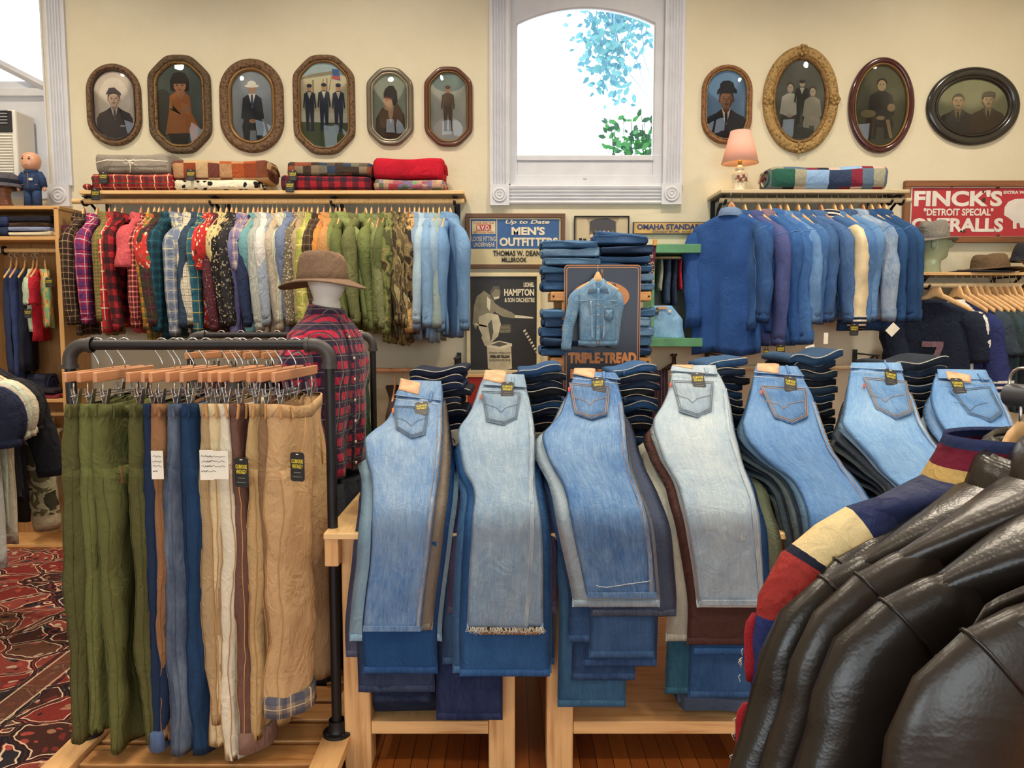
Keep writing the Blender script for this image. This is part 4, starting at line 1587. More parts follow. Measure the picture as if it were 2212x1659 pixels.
HEAD = [(0, .062, .055, .065), (.01, .062, .055, .065), (.05, .055, .048, .062), (.085, .054, .050, .064), (.10, .056, .075, .068), (.115, .060, .088, .074), (.13, .064, .090, .08),
        (.145, .067, .090, .086), (.155, .069, .096, .088), (.165, .070, .091, .09), (.18, .072, .092, .094), (.20, .073, .093, .098), (.215, .074, .088, .10), (.23, .074, .094, .10),
        (.25, .073, .094, .10), (.27, .069, .088, .096), (.285, .06, .076, .086), (.297, .045, .055, .064), (.303, .025, .03, .036), (.305, .004, .004, .004)]
tt = NT('green_glass')
tt.b.inputs['Transmission Weight'].default_value = .55
tt.b.inputs['IOR'].default_value = 1.45
GREENGLASS = tt.done(C('#cfe0c0'), .08)
c = P(2014, 588, Yh)
t = thing('glass_head', 'pale green glass mannequin head wearing the grey fedora', 'mannequin head', (c.x, c.y, ZS3), 1.25)
sc = (P(0, 515, Yh).z - ZS3) / .24
rg = [[(x * sc, y * sc, z * sc) for x, y, z in r_] for r_ in head_rings(HEAD[:-3], (.19, .045, .018, .06))]
MB().loft(rg, True, True, True).build('glass_bust', GREENGLASS, t)
b = MB()
for s in (-1, 1):
    b.ell((s * .074 * sc, .01, .195 * sc), (.012, .018, .032), 12, 8)
b.build('ear', GREENGLASS, t)

# ================================================================ tall open cabinet
YC0, YC1 = 4.90, YW - .005
cx0, cx1 = P(-62, 600, YC0).x, P(137, 700, YC0).x
cz1 = P(0, 448, YC0).z
t = thing('open_cabinet', 'tall pale wooden open cabinet with rods and folded jeans', 'cabinet', ((cx0 + cx1) / 2, (YC0 + YC1) / 2, 0))
dm, dd = (YC0 + YC1) / 2, YC1 - YC0
CABW = wood('#d8a86c', '#b98548', .5)
for x in (cx0 + .0125, cx1 - .0125):
    boxes('side_panel', CABW, [((x, dm, cz1 / 2), (.03, dd, cz1))], t)
boxes('back_panel', wood('#a97a48', '#8a5f36', .6), [(((cx0 + cx1) / 2, YC1 - .006, cz1 / 2), (cx1 - cx0 - .05, .01, cz1 - .02))], t)
zsh = [P(0, y, YC0).z for y in (452, 514, 866, 1180)]
boxes('top_board', CABW, [(((cx0 + cx1) / 2, dm, cz1 + .0), (cx1 - cx0 + .02, dd, .022))], t)
for z in zsh[1:]:
    boxes('shelf_board', CABW, [(((cx0 + cx1) / 2, dm, z), (cx1 - cx0 - .06, dd - .02, .024))], t)
zc1, zc2 = P(0, 541, 5.03).z, P(0, 894, 5.03).z
for z in (zc1, zc2):
    MB().tube([(cx0 + .03, 5.03, z), (cx1 - .03, 5.03, z)], .014, 12).build('hanging_rod', MAPLE, t, world=True, ang=40)
MB().tube([(P(8, 541, 5.03).x, 5.03, zc1), (P(11, 541, 5.03).x, 5.03, zc1)], .03, 14).build('rod_flange', BLACK, t, world=True)
zf = zsh[1] + .012
for lab, x0, x1, y0, y1, c in (('cream folded jeans at the bottom of the cabinet pile', 16, 108, 498, 510, '#d8c7a4'), ('pale blue folded jeans above the cream pair', 16, 106, 489, 499, '#8b93b3'),
                               ('brown folded trousers in the cabinet pile', 18, 105, 480, 490, '#4a3526'), ('black folded trousers topping the cabinet pile', 17, 107, 464, 481, '#1d1b24'),
                               ('dark blue folded jeans against the cabinet edge', -50, 15, 488, 510, '#27304a'), ('indigo folded jeans on the dark blue pair', -50, 16, 466, 489, '#2f3a60')):
    folded('folded_jeans', lab, 'jeans', x0, x1, y0, y1, YC0 + .02, [denim(c, None, .2)], 'folded jeans in the cabinet', depth=.22, layers=2, seed=len(lab))
folded('folded_jeans', 'dull red folded trousers on the lower cabinet board', 'trousers', 78, 124, 850, 862, YC0 + .03, [cloth('#7d3038')], None, depth=.2, layers=2, seed=4)
folded('folded_jeans', 'dark grey folded trousers on the dull red pair', 'trousers', 80, 120, 838, 851, YC0 + .03, [cloth('#2f2b33')], None, depth=.2, layers=2, seed=7)
folded('folded_jeans', 'slate folded jeans at the back of the lower cabinet board', 'jeans', 44, 96, 806, 862, YC0 + .1, [denim('#2c2e44', None, .2)], None, depth=.15, layers=3, seed=9)

# small doll in denim (plain stand-in) -------------------------------
Yd = 4.98
c = P(72, 442, Yd)
zt = cz1 + .011
k = (P(0, 331, Yd).z - zt) / .33
t = thing('toy_doll', 'small bald doll in a denim jacket and trousers on the cabinet', 'doll', (c.x, c.y, zt))
t.scale = (k, k, k)
SKIN = plain('#d8a183', .3, name='doll_skin', var=.02)
dh = [(.205, .022, .020, .024), (.222, .024, .024, .026), (.228, .036, .040, .034), (.242, .047, .052, .044), (.262, .054, .058, .052), (.285, .056, .057, .056), (.305, .052, .052, .054), (.322, .041, .041, .044), (.332, .024, .024, .026), (.336, .003, .003, .003)]
MB().loft(head_rings(dh, (.272, .007, .009, .012)), True, True, True).build('doll_head', SKIN, t)
b = MB()
for s in (-1, 1):
    b.ell((s * .020, -.0535, .288), (.006, .004, .007), 10, 6)
    b.ell((s * .020, -.050, .303), (.007, .002, .0015), 8, 4)
b.ell((0, -.055, .250), (.009, .004, .002), 8, 4, 1)
b.build('doll_face', [plain('#2a1d18', .4, name='doll_eye'), plain('#a4524a', .4, name='doll_mouth')], t)
DD = denim('#27395c', '#5b719c', .4)
body = [(.10, .052, .035, .035), (.12, .056, .04, .04), (.17, .056, .042, .042), (.205, .05, .038, .038), (.222, .03, .03, .03)]
MB().loft(head_rings(body), True, True, True).build('doll_jacket', DD, t)
for s in (-1, 1):
    MB().tube([(s * .042, 0, .205), (s * .066, -.004, .17), (s * .078, -.008, .125)], [.024, .022, .019], 12).build('jacket_sleeve', DD, t)
    MB().ell((s * .081, -.009, .112), (.011, .010, .016), 10, 8).build('doll_hand', SKIN, t)
    MB().tube([(s * .024, 0, .11), (s * .026, 0, .06), (s * .027, -.002, .006)], [.028, .026, .027], 14).build('trouser_leg', DD, t)
b = MB()
b.lathe([(.034, .0), (.046, -.012), (.040, -.020)], (0, 0, .228), 20)
b.build('jacket_collar', DD, t)
b = MB()
b.tube([(-.035, -.036, .185), (.035, -.036, .185)], .0014, 6)
b.tube([(0, -.043, .205), (0, -.044, .11)], .0014, 6)
b.tube([(-.05, -.03, .135), (.05, -.03, .135)], .0014, 6)
b.build('stitching', STITCH, t)
b = MB()
b.box((.018, -.0435, .165), (.024, .003, .014))
b.build('chest_label', CARD, t, smooth=False)
# cap on its stand beside the doll
c = P(10, 442, 4.96)
t = thing('hat_stand', 'turned brown wooden hat stand on the cabinet beside the doll', 'stand', (c.x, c.y, zt))
zc = P(0, 401, 4.96).z - zt
MB().lathe([(.05, 0), (.052, .012), (.04, .03), (.036, zc * .6), (.045, zc - .03), (.05, zc - .012), (.0, zc - .004)], n=24, cap0=True).build('stand_post', wood('#8c5536', '#6a3c24', .4), t)
c.z = zt + zc
t = hat('knitted_cap', 'grey tweed cap on the brown stand', c, .10, .11, .075, cloth('#57545c', name='tweed', amt=.6), cloth('#1d2230'), rz=1.0, up=0, curl=-.012, brim=1.12, pinch=.0)
# ================================================================ hanging garments
def se(a, e):
    c = math.cos(a)
    s = math.sin(a)
    return math.copysign(abs(c) ** e, c), math.copysign(abs(s) ** e, s)


def garment(name, label, cat, group, loc, yaw, mat, w=.22, drop=.085, L=.72, th=.05, slv=.60, sr=.062, cuffr=.045, collar='shirt',
            smat=None, cmat=None, kmat=None, seed=0, arm=(.03, .0), amp=1.0, scale=1.0, hem=None, bend=.0, both=True, hi=False, tags=None, flare=.0, seam=None, neck=.06, tuck=True, sseam=None, sflat=.72, cap=.58):
    """a shirt or jacket on its hanger. local x: across the shoulders, +x is the sleeve shown; z=0 at the top of the neck"""
    t = thing(name, label, cat, loc, yaw, group)
    t.scale = (scale,) * 3
    rnd = random.Random(seed * 13 + 5)
    ph, ph2 = rnd.uniform(0, 6), rnd.uniform(0, 6)
    smat, cmat = smat or mat, cmat or mat
    n = 48 if hi else 32
    sd = Vector((seed * 1.7, seed * .9, 0))
    rings = []
    zs = [(0.0, neck, neck * .8), (-.012, neck * 1.15, neck * .82)]
    K = 7
    for k in range(1, K + 1):
        q = k / K
        zs.append((-.012 - (drop - .012) * q ** 1.1, neck * 1.15 + (w - neck * 1.15) * q, lerp(neck * .82, th * .8, q)))
    zs += [(-drop - .03, w + .004, th * .9), (-drop - .08, w - .006, th), (-drop - .15, w - .012, th * 1.05)]
    M = 14 if hi else 9
    for k in range(1, M + 1):
        q = k / M
        zs.append((lerp(-drop - .15, -L, q), w - .012 + flare * q, th * (1.05 - .25 * q)))
    for z, a, b_ in zs:
        rg = []
        d = max(0, (-z - drop) / (L - drop))
        for i in range(n):
            c, s = se(2 * PI * i / n, .75)
            x = a * c
            y = b_ * s
            f = amp * d * (.016 * math.sin(x * 28 + ph + d * 2) + .010 * math.sin(x * 53 + ph2))
            f += amp * .012 * noise.noise(Vector((x * 9, s * .8, z * 7)) + sd)
            y += f
            rg.append((x, y, z + d * d * .012 * math.sin(x * 20 + ph)))
        rings.append(rg)
    # hem turned under so the cloth has an edge
    last = rings[-1]
    rings.append([(x * .97, y * .8, z + .004) for x, y, z in last])
    bo = MB().loft(rings, True, True, True).build('body', mat, t)
    if slv:
        for s in ((1, -1) if both else (1,)):
            hi_ = hi and s > 0
            m = 18 if hi_ else (14 if s > 0 else 8)
            nn = 24 if hi_ else 16
            ex, ey = arm if s > 0 else ((-.03, -arm[1]) if tuck else (arm[0], -arm[1]))
            ou = .0 if (s > 0 or not tuck) else -.028
            zc = -drop - cap * sr + .008
            pts = [Vector((w - .065, 0, zc + .014)), Vector((w - .015, 0, zc - .012)), Vector((w + .022 + ou, 0, zc - .05)),
                   Vector((w + .030 + ou, ey * .1, -drop - .14)), Vector((w + ex * .8 + bend, ey * .5, -drop - lerp(.14, slv, .5))), Vector((w + ex, ey, -drop - slv))]
            cum = [0]
            for p, q in zip(pts, pts[1:]):
                cum.append(cum[-1] + (q - p).length)
            path = []
            for k in range(m + 1):
                u = cum[-1] * k / m
                path.append(Vector([spl(list(zip(cum, [p[j] for p in pts])), u) for j in range(3)]))
            rg = []
            for k, p in enumerate(path):
                tn = (path[min(k + 1, m)] - path[max(k - 1, 0)]).normalized()
                a = Vector((0, 1, 0))
                b_ = tn.cross(a).normalized()
                u = k / m
                r = lerp(sr, cuffr, max(0, (u - .25) / .75)) * (1 if u > .22 else lerp(cap, 1, u / .22))
                one = []
                for i in range(nn):
                    an = 2 * PI * i / nn
                    wr = 1 + amp * .16 * noise.noise(Vector((math.cos(an) * 1.2, math.sin(an) * 1.2, u * 5 * slv / .6)) + sd * s) \
                        + amp * .07 * noise.noise(Vector((math.cos(an) * 2.5, math.sin(an) * 2.5, u * 16 * slv / .6)) + sd)
                    one.append(p + a * math.cos(an) * r * sflat * wr + b_ * math.sin(an) * r * wr)
                if s < 0:
                    one = [Vector((-q.x, q.y, q.z)) for q in one][::-1]
                rg.append(one)
            cc = sum(rg[-1], Vector()) / nn
            up = Vector((0, 0, .03))
            rg.append([cc + (q - cc) * .86 + up * .2 for q in rg[-1]])
            MB().loft(rg, True, True, True).build('sleeve', smat, t)
            if kmat and s > 0:
                e1 = [cc + (q - cc) * 1.06 + Vector((0, 0, .005)) for q in rg[-2]]
                e0 = [q + Vector((0, 0, .045)) for q in e1]
                e2 = [cc + (q - cc) * .92 - Vector((0, 0, .03)) for q in rg[-2]]
                MB().loft([e0, e1, e2, [cc + (q - cc) * .8 for q in e1]], True).build('cuff', kmat, t)
            if sseam and s > 0:
                sb = MB()
                for ii in (nn - 3, nn // 2 + 2):
                    sb.tube([q[ii] + Vector((0, -.0004, 0)) for q in rg[2:-1]], .0014, 5)
                sb.build('sleeve_seam', sseam, t)
            if seam and s > 0:
                # the raised armhole seam
                ks = int(m * .16)
                ring = rg[ks]
                c0 = sum(ring, Vector()) / nn
                MB().tube([c0 + (q - c0) * 1.01 for q in ring + ring[:1]], .0022, 6).build('armhole_seam', seam, t)
    if collar == 'shirt':
        n2 = 28
        def cr(k, z, dip=.0, kk=1.0):
            return [(neck * 1.05 * k * math.cos(2 * PI * i / n2), neck * .92 * k * kk * math.sin(2 * PI * i / n2), z - dip * (.5 + .5 * math.sin(2 * PI * i / n2))) for i in range(n2)]
        MB().loft([cr(.98, -.012), cr(.92, .022, .02), cr(.95, .030, .022), cr(1.08, .022, .024), cr(1.32, -.020, .03), cr(1.30, -.022, .03), cr(1.05, .016, .022)]).build('collar', cmat, t)
    elif collar == 'crew':
        n2 = 28
        MB().loft([[(neck * 1.15 * k * math.cos(2 * PI * i / n2), neck * .98 * k * math.sin(2 * PI * i / n2), z) for i in range(n2)]
                   for k, z in ((1.08, -.016), (1.04, .000), (.96, .004), (.9, -.004))]).build('collar', cmat, t)
    return t


# wooden hanger: two copies of the same meshes are reused everywhere
def hanger_protos():
    out = {}
    for key, mat in (('pale', HANGW), ('red', HANGR)):
        b = MB()
        rings = []
        for k in range(29):
            u = -1 + 2 * k / 28
            x = u * .205
            z = -.012 - .110 * abs(u) ** 1.1
            hh = .020 * (1 - .35 * abs(u))
            nk = .052 * max(0, 1 - (abs(u) / .20) ** 2)
            yy = .010 - .030 * u * u * .35
            rings.append([(x, yy + .0075 * c, z + hh * s + (nk if s > 0 else 0)) for c, s in (se(2 * PI * i / 10, .8) for i in range(10))])
        b.loft(rings, True, True, True)
        body = b.build('proto', mat)
        out[key] = body.data
        bpy.data.objects.remove(body)
    b = MB()
    pts = [(0, .01, -.012), (0, .01, .03)]
    for k in range(11):
        a = math.radians(-70 + 24 * k)
        pts.append((0, .01 + .019 - .019 * math.cos(a) - .02 + .0, .055 + .019 * math.sin(a)))
    h = b.tube(pts, .0019, 6).build('proto', METAL)
    out['hook'] = h.data
    bpy.data.objects.remove(h)
    return out


HP = hanger_protos()


def hanger(label, group, loc, yaw, kind='pale', scale=1.0, name='wooden_hanger', dz=.016, hz=.062):
    """loc is the neck point of the garment it carries"""
    t = thing(name, label, 'hanger', loc, yaw, group)
    t.scale = (scale,) * 3
    for nm, me in (('hanger_body', HP[kind]), ('hook', HP['hook'])):
        o = bpy.data.objects.new(nm, me)
        COL.objects.link(o)
        o.parent = t
        if nm == 'hanger_body':
            o.location = (0, 0, dz)
        else:
            o.location = (0, 0, hz)
    return t


# ---------------------------------------------------------------- the long row of shirts
def dn(c, f=None, w=.5):
    return denim(c, f, w, .3)


SHIRTS = [  # px of the collar, label, material, options (s = short sleeve)
    (178, 'dark brown and cream plaid flannel shirt, outermost on the long rod', tartan('#3d2a20', '#2b1d18', '#b8a27e', .036), {}),
    (207, 'magenta and navy plaid flannel shirt', tartan('#b3264a', '#43366f', '#d4c6d4', .07, '#2e2a52'), {}),
    (233, 'olive and orange small plaid cotton shirt', tartan('#7c7a44', '#4f5d3c', '#cf6a3f', .022, None, .35), {}),
    (246, 'scarlet shirt with cream and green windowpane checks', tartan('#b82331', '#a01c2b', '#e2d6a6', .11, '#3f5a3a', .12, .3), {}),
    (262, 'red and black buffalo check wool shirt', plaid('#a3252b', (('u', .075, 0, .037, '#191b20', .75), ('v', .075, 0, .037, '#191b20', .75))), {}),
    (302, 'faded coral red short sleeved work shirt', printed('#c3545a', '#d98a86', 90, .15), {'s': 1}),
    (318, 'red shirt with fine black and white plaid', tartan('#c43a34', '#2a2024', '#e8ddd0', .03, '#1d1a1e'), {}),
    (331, 'yellow green and red madras plaid shirt', tartan('#c89e3a', '#3e5a42', '#c23a2e', .06, '#3a3a38', .4), {}),
    (341, 'red floral short sleeved shirt', printed('#c23a35', '#e7c9a8', 35, .3, '#4f7a4a'), {'s': 1}),
    (350, 'dark maroon and olive shadow plaid shirt', tartan('#43242c', '#3b3c2c', '#5c3a3a', .09, None, .45), {}),
    (365, 'dark teal plaid flannel shirt', tartan('#1f4a5a', '#16303e', '#2f6a72', .05), {}),
    (382, 'blue and cream buffalo flannel shirt hung at the front', tartan('#cbbf95', '#5a6d95', '#dcd2b0', .085, '#7d88a2', .5, .7), {'big': 1}),
    (397, 'grey blue plaid flannel shirt', tartan('#8d93a0', '#5c6b88', '#d2c9aa', .06), {}),
    (414, 'cream shirt with brown window checks', tartan('#d9d2bf', '#c3b79e', '#5a4334', .035, None, .3), {}),
    (428, 'plain dark slate blue shirt', cloth('#33465a'), {}),
    (437, 'teal shirt with yellow lines', tartan('#2e6478', '#24505f', '#c9b04a', .07, None, .3), {}),
    (450, 'bright red tropical print short sleeved shirt', printed('#cf3a33', '#ecd9c8', 28, .36), {'s': 1}),
    (461, 'red and cream aloha print shirt', printed('#b7312e', '#e8d4b4', 40, .32, '#2b2c3c'), {'s': 1}),
    (474, 'maroon shirt with small white dots', printed('#542832', '#d9c8b8', 70, .14, None, dist=.2), {}),
    (487, 'pale yellow grey print short sleeved shirt', printed('#cdbb82', '#7d786a', 40, .33), {'s': 1}),
    (498, 'black shirt with cream link print', printed('#231f20', '#b8a889', 62, .27), {}),
    (508, 'black and grey floral print shirt', printed('#2d2b2d', '#8d8470', 46, .3), {}),
    (522, 'plain lavender shirt beside the pale madras one', cloth('#7d78a6'), {}),
    (533, 'pale lavender madras plaid short sleeved shirt', tartan('#a693a3', '#7c7398', '#d6c79b', .05, '#5b5a76'), {'s': 1}),
    (545, 'plain navy blue shirt in the long row', cloth('#2b3654'), {}),
    (555, 'plain pale teal shirt', cloth('#6f9fa5'), {}),
    (563, 'grey shirt with thin white stripes', stripes('#8d938f', '#d7d6cc', .010, .004), {}),
    (576, 'plain white cotton shirt', cloth('#d9d6d2', amt=.1), {}),
    (586, 'plain pale grey blue shirt', cloth('#9aa5b4'), {}),
    (595, 'plain stone beige shirt', cloth('#b8ac98'), {}),
    (605, 'cream shirt with brown pinstripes', stripes('#d8d0bd', '#8b7a5e', .012, .003), {'big': 1}),
    (619, 'white shirt with green stripes', stripes('#d5d3c2', '#6f7a58', .012, .004), {}),
    (631, 'plain dusty blue shirt', cloth('#73809e'), {}),
    (643, 'brown and white houndstooth shirt', printed('#6d6250', '#c9bfa5', 80, .3), {}),
    (653, 'plain tan beige shirt', cloth('#b09a7a'), {}),
    (662, 'olive shirt with pale stripes', stripes('#8b8458', '#c7bd8a', .014, .004), {}),
    (671, 'yellow and green check shirt', tartan('#bfb45a', '#8d9a4a', '#dcd29a', .09), {}),
    (684, 'dark brown check shirt beside the orange one', tartan('#4a3a2e', '#3a2c24', '#8a7458', .04), {}),
    (697, 'plain orange shirt before the olive ones', cloth('#d08a45'), {}),
    (711, 'plain tan orange shirt', cloth('#c08d58'), {}),
    (723, 'plain olive drab shirt next to the tan orange one', cloth('#77804a'), {}),
    (731, 'dark olive shirt with collar turned up', cloth('#656c3f'), {}),
    (741, 'light olive army shirt with buttoned cuff', cloth('#87915a'), {'big': 1}),
    (768, 'khaki olive army shirt hanging apart from its neighbours', cloth('#6e7148'), {}),
    (787, 'bright olive fatigue shirt', cloth('#7f8a54'), {'big': 1}),
    (800, 'mid olive fatigue shirt', cloth('#737c4a'), {}),
    (815, 'greyish olive utility shirt', cloth('#7b7f57'), {}),
    (829, 'dark olive utility shirt', cloth('#626a40'), {}),
    (843, 'woodland camouflage shirt with green patches', camo('#4b4a30', '#6f7a45', '#8d8455', '#4a3c2a', 12), {}),
    (860, 'tiger stripe camouflage shirt in brown', camo('#3a3126', '#7d6f4c', '#5a4c34', '#9c9068', 16, .45), {}),
    (872, 'reed pattern camouflage shirt', camo('#5f5238', '#8a7a52', '#463a2a', '#a49670', 22, .3), {}),
    (882, 'black brown camouflage shirt', camo('#2c2620', '#6b5b40', '#8a7854', '#3d3426', 14), {}),
    (893, 'tan duck hunter camouflage shirt with dots', camo('#c39f68', '#c39f68', '#6d5236', '#8a6c48', 18), {}),
    (903, 'pale grey blue denim shirt', dn('#7b93b0', '#a8bbd0'), {}),
    (913, 'very pale bleached denim shirt', dn('#a3bccf', '#c9d9e2'), {}),
    (922, 'light blue denim shirt', dn('#7ba0c6', '#a4c0da'), {}),
    (933, 'soft blue chambray shirt', dn('#8aa7c4', '#b5cad9'), {}),
    (946, 'greenish grey washed denim shirt', dn('#90a3a2', '#b7c4be'), {}),
    (958, 'mid blue denim western shirt', dn('#6a91bd', '#93b3d4'), {}),
    (970, 'faded blue denim shirt, last of the long row', dn('#6c93bf', '#9dbcd9'), {'big': 1}),
]
rnd = random.Random(21)
ZNECK = ZR - .095
for i, (px, lab, mat, op) in enumerate(SHIRTS):
    x = P(px, 450, YR).x
    big = op.get('big')
    yaw = -PI / 2 + rnd.uniform(-.03, .13) + (.42 if big else 0)
    if px < 300:
        yaw += .12
    if px > 690:
        yaw += .02
    short = op.get('s')
    L = rnd.uniform(.66, .76)
    loc = (x, YR + .012, ZNECK + rnd.uniform(-.014, .006))
    garment('shirt', lab, 'shirt', 'shirts on the long rod', loc, yaw, mat, w=rnd.uniform(.195, .22), L=L if px < 840 else L + .05, th=.030 if not big else .04,
            slv=.25 if short else rnd.uniform(.54, .62), sr=.066 if not short else .078, cuffr=.042 if not short else .085, seed=i + 1,
            bend=rnd.uniform(-.01, .025), arm=(rnd.uniform(-.01, .06), rnd.uniform(-.02, .045) + (.03 if big else 0)), kmat=None if short else mat, amp=1.1)
    hanger('wooden hanger under the ' + lab.split(',')[0], 'shirt hangers on the long rod', (loc[0], loc[1] - .01, ZNECK + .0), yaw,
           'pale' if rnd.random() < .6 else 'red', .80)

# ---------------------------------------------------------------- denim jackets
DJ = [  # px, label, material, options
    (1578, 'deep blue denim chore coat turned to show its back', denim('#2a4f8e', '#4a74b4', .35, .25, seed=1), {'coat': 1, 'cm': denim('#6d87ad', '#90a6c4', .4)}),
    (1618, 'indigo denim jacket with contrast yoke seams behind the chore coat', denim('#2c4f86', '#5479ac', .4, .3, seed=2), {}),
    (1650, 'purplish blue chore jacket', denim('#4a5488', '#6a73a4', .3, .25, seed=3), {'L': .80}),
    (1676, 'strong blue denim jacket with brown corduroy collar', denim('#2f5897', '#5a82ba', .4, .3, seed=4), {'cm': cloth('#83707a'), 'L': .82}),
    (1699, 'bright blue denim jacket with long sleeve', denim('#36619f', '#6a92c6', .5, .3, seed=5), {'L': .82}),
    (1716, 'faded light blue denim jacket with worn elbow', denim('#557fb4', '#8fb0d6', .7, .35, seed=6), {'L': .66}),
    (1742, 'mid blue denim jacket with white shoulder stitching', denim('#3c659c', '#6c93c2', .5, .3, seed=7), {'L': .68}),
    (1764, 'dark mid blue denim trucker jacket', denim('#3a5c8e', '#6486b4', .5, .3, seed=8), {'L': .66}),
    (1795, 'greyish blue denim trucker jacket', denim('#46689a', '#7292bd', .5, .3, seed=9), {'L': .66}),
    (1826, 'denim varsity jacket with cream leather sleeve and striped knit cuff', denim('#3f6496', '#6a8dba', .4, .3, seed=10), {'v': 1, 'L': .62}),
    (1842, 'pale mid blue denim jacket with turned back cuff', denim('#4b75ab', '#7fa3cd', .5, .3, seed=11), {'L': .64}),
    (1864, 'soft blue denim jacket with raised dark collar', denim('#5b84b6', '#8db0d4', .5, .3, seed=12), {'cm': denim('#3a5274'), 'L': .62}),
    (1892, 'acid washed grey blue denim jacket', denim('#6a88ad', '#c3cfda', 1.3, .5, seed=13), {'L': .66}),
    (1912, 'dark blue denim jacket with long straight sleeve', denim('#284b7a', '#4b70a0', .4, .3, seed=14), {'L': .72}),
    (1930, 'navy denim jacket between two dark blue ones', denim('#24436f', '#41648f', .3, .3, seed=15), {'L': .7}),
    (1944, 'dark blue denim jacket, last on the pale rod', denim('#284a78', '#4b709f', .4, .3, seed=16), {'L': .66}),
]
STRIPE = plaid('#1f2942', (('v', .026, 0, .011, '#e3dccb', 1.0),), name='knit_striped')
ZN2 = ZR2 - .10
STJ = plain('#8fa9cc', .9, name='thread_light_blue')
for i, (px, lab, mat, op) in enumerate(DJ):
    if i:
        px = 1578 + (px - 1578) * .93 - 10
    x = P(px, 470, YR).x
    loc = (x, YR + .02, ZN2 + .015 + rnd.uniform(-.01, .006))
    yaw = -PI / 2 + .28 + rnd.uniform(-.05, .06)
    sc = 1.0
    kw = dict(w=.225, L=op.get('L', .72), th=.055, slv=.56, sr=.070, cuffr=.050, arm=(.025, .04), amp=1.7, kmat=mat)
    kw['arm'] = (rnd.uniform(-.01, .07), rnd.uniform(-.01, .07))
    kw['bend'] = rnd.uniform(-.015, .03)
    if op.get('coat'):
        yaw = -PI / 2 + .98
        kw.update(w=.235, L=.88, th=.06, slv=.63, arm=(.02, .05), hi=True)
        loc = (x - .01, YR - .03, ZN2 + .02)
    if op.get('L', 0) > .75:
        kw.update(slv=.70)
    if op.get('v'):
        kw.update(smat=leather('#d9c7a2', .5, name='cream_leather'), kmat=STRIPE, slv=.60, sr=.075, cuffr=.06, arm=(.03, .0))
    t = garment('denim_jacket', lab, 'jacket', 'denim jackets on the pale rod', loc, yaw, mat, seed=60 + i, cmat=op.get('cm') or (STRIPE if op.get('v') else None),
                seam=denim(tuple(min(1, q * 1.5) for q in C('#4a6fa3')[:3]) + (1,), None, .4, .4) if not op.get('v') else None, sseam=None if op.get('v') else STJ, **kw)
    if i in (1, 3, 9):
        q = P({1: 1655, 3: 1686, 9: 1845}[i], {1: 764, 3: 757, 9: 712}[i], 4.64 if i != 9 else 4.60)
        hang_tag(t, frame_at(q, (1, .1, 0), (0, 0, 1)), .055 if i != 1 else .03, .072)
    if i in (4, 6, 11):
        q = P({4: 1752, 6: 1784, 11: 1928}[i], {4: 758, 6: 731, 11: 712}[i], 4.62)
        b = MB()
        M3 = Matrix.Rotation(.15 * (i - 6), 3, 'Y')
        b.box(q, (.055 if i != 6 else .026, .002, .068), rot=M3)
        b.build('price_card', CARD, t, smooth=False, world=True)
    hanger('wooden hanger inside the ' + lab.split(',')[0], 'jacket hangers on the pale rod', (loc[0], loc[1] - .01, ZN2 + .02), yaw, 'pale' if i % 4 else 'red', .92)
# short dark hem layer behind the chore coat
# ---------------------------------------------------------------- dark T-shirts
TS = [(2010, 'black sports jersey with glittering number seven', cloth('#20283a', name='jersey'), 'j'), (2030, 'white mesh jersey with pale netting', printed('#e5e3dd', '#a8a6a4', 150, .3), ''),
      (2046, 'navy long shirt with white striped sleeve end', cloth('#2c3668'), 'n'), (2064, 'dark slate T-shirt', cloth('#36424f'), ''), (2076, 'black green T-shirt', cloth('#2b383c'), ''),
      (2090, 'dark teal grey T-shirt', cloth('#33474e'), ''), (2106, 'charcoal T-shirt', cloth('#3a4148'), ''), (2118, 'faded bottle green T-shirt', cloth('#3a5053'), ''),
      (2132, 'black T-shirt', cloth('#272d34'), ''), (2146, 'grey green T-shirt', cloth('#425860'), ''), (2160, 'inky blue T-shirt', cloth('#303d4c'), ''),
      (2174, 'dusty black T-shirt', cloth('#3c454d'), ''), (2188, 'deep green T-shirt', cloth('#314a4f'), ''), (2202, 'dark grey T-shirt at the picture edge', cloth('#434b52'), '')]
ZN3 = ZR3 - .095
for i, (px, lab, mat, k) in enumerate(TS):
    px += 34 if i else 10
    x = P(px, 640, YR).x
    loc = (x, YR + .01, ZN3)
    yaw = -PI / 2 + .42 + rnd.uniform(-.03, .04)
    kw = dict(w=.185, L=.70, th=.03, slv=.26, sr=.080, cuffr=.085, arm=(.06, .03), amp=1.0)
    if k == 'j':
        yaw = -PI / 2 + .92
        kw.update(w=.23, L=.78, slv=.30)
    if px < 2066 and i == 1:
        kw.update(w=.15, slv=.24, sr=.06, cuffr=.06)
    if k == 'n':
        kw.update(slv=.46, sr=.075, cuffr=.075)
    t = garment('t_shirt' if k != 'j' else 'sports_jersey', lab + (' under the hat shelf' if 'T-shirt' in lab and 'edge' not in lab else ''), 'shirt', 'dark T-shirts under the hat shelf', loc, yaw, mat, seed=90 + i, collar='crew',
                kmat=plaid('#262f57', (('v', .034, 0, .016, '#e2ded4', 1),), name='knit_striped') if k == 'n' else None, **kw)
    hanger('wooden hanger inside the ' + lab, 'hangers under the hat shelf', (loc[0], loc[1] - .01, ZN3 + .015), yaw, 'pale', 1.02, dz=.040, hz=.075)
    if k == 'j':
        b = MB()
        for pts in (((-.05, -.26), (.07, -.26), (.07, -.295), (-.05, -.295)), ((.035, -.295), (.07, -.295), (.005, -.49), (-.035, -.49))):
            b.prism(pts, -.046, -.040)
        b.build('number_seven', printed('#8d6f78', '#33303c', 260, .3), t, smooth=False)

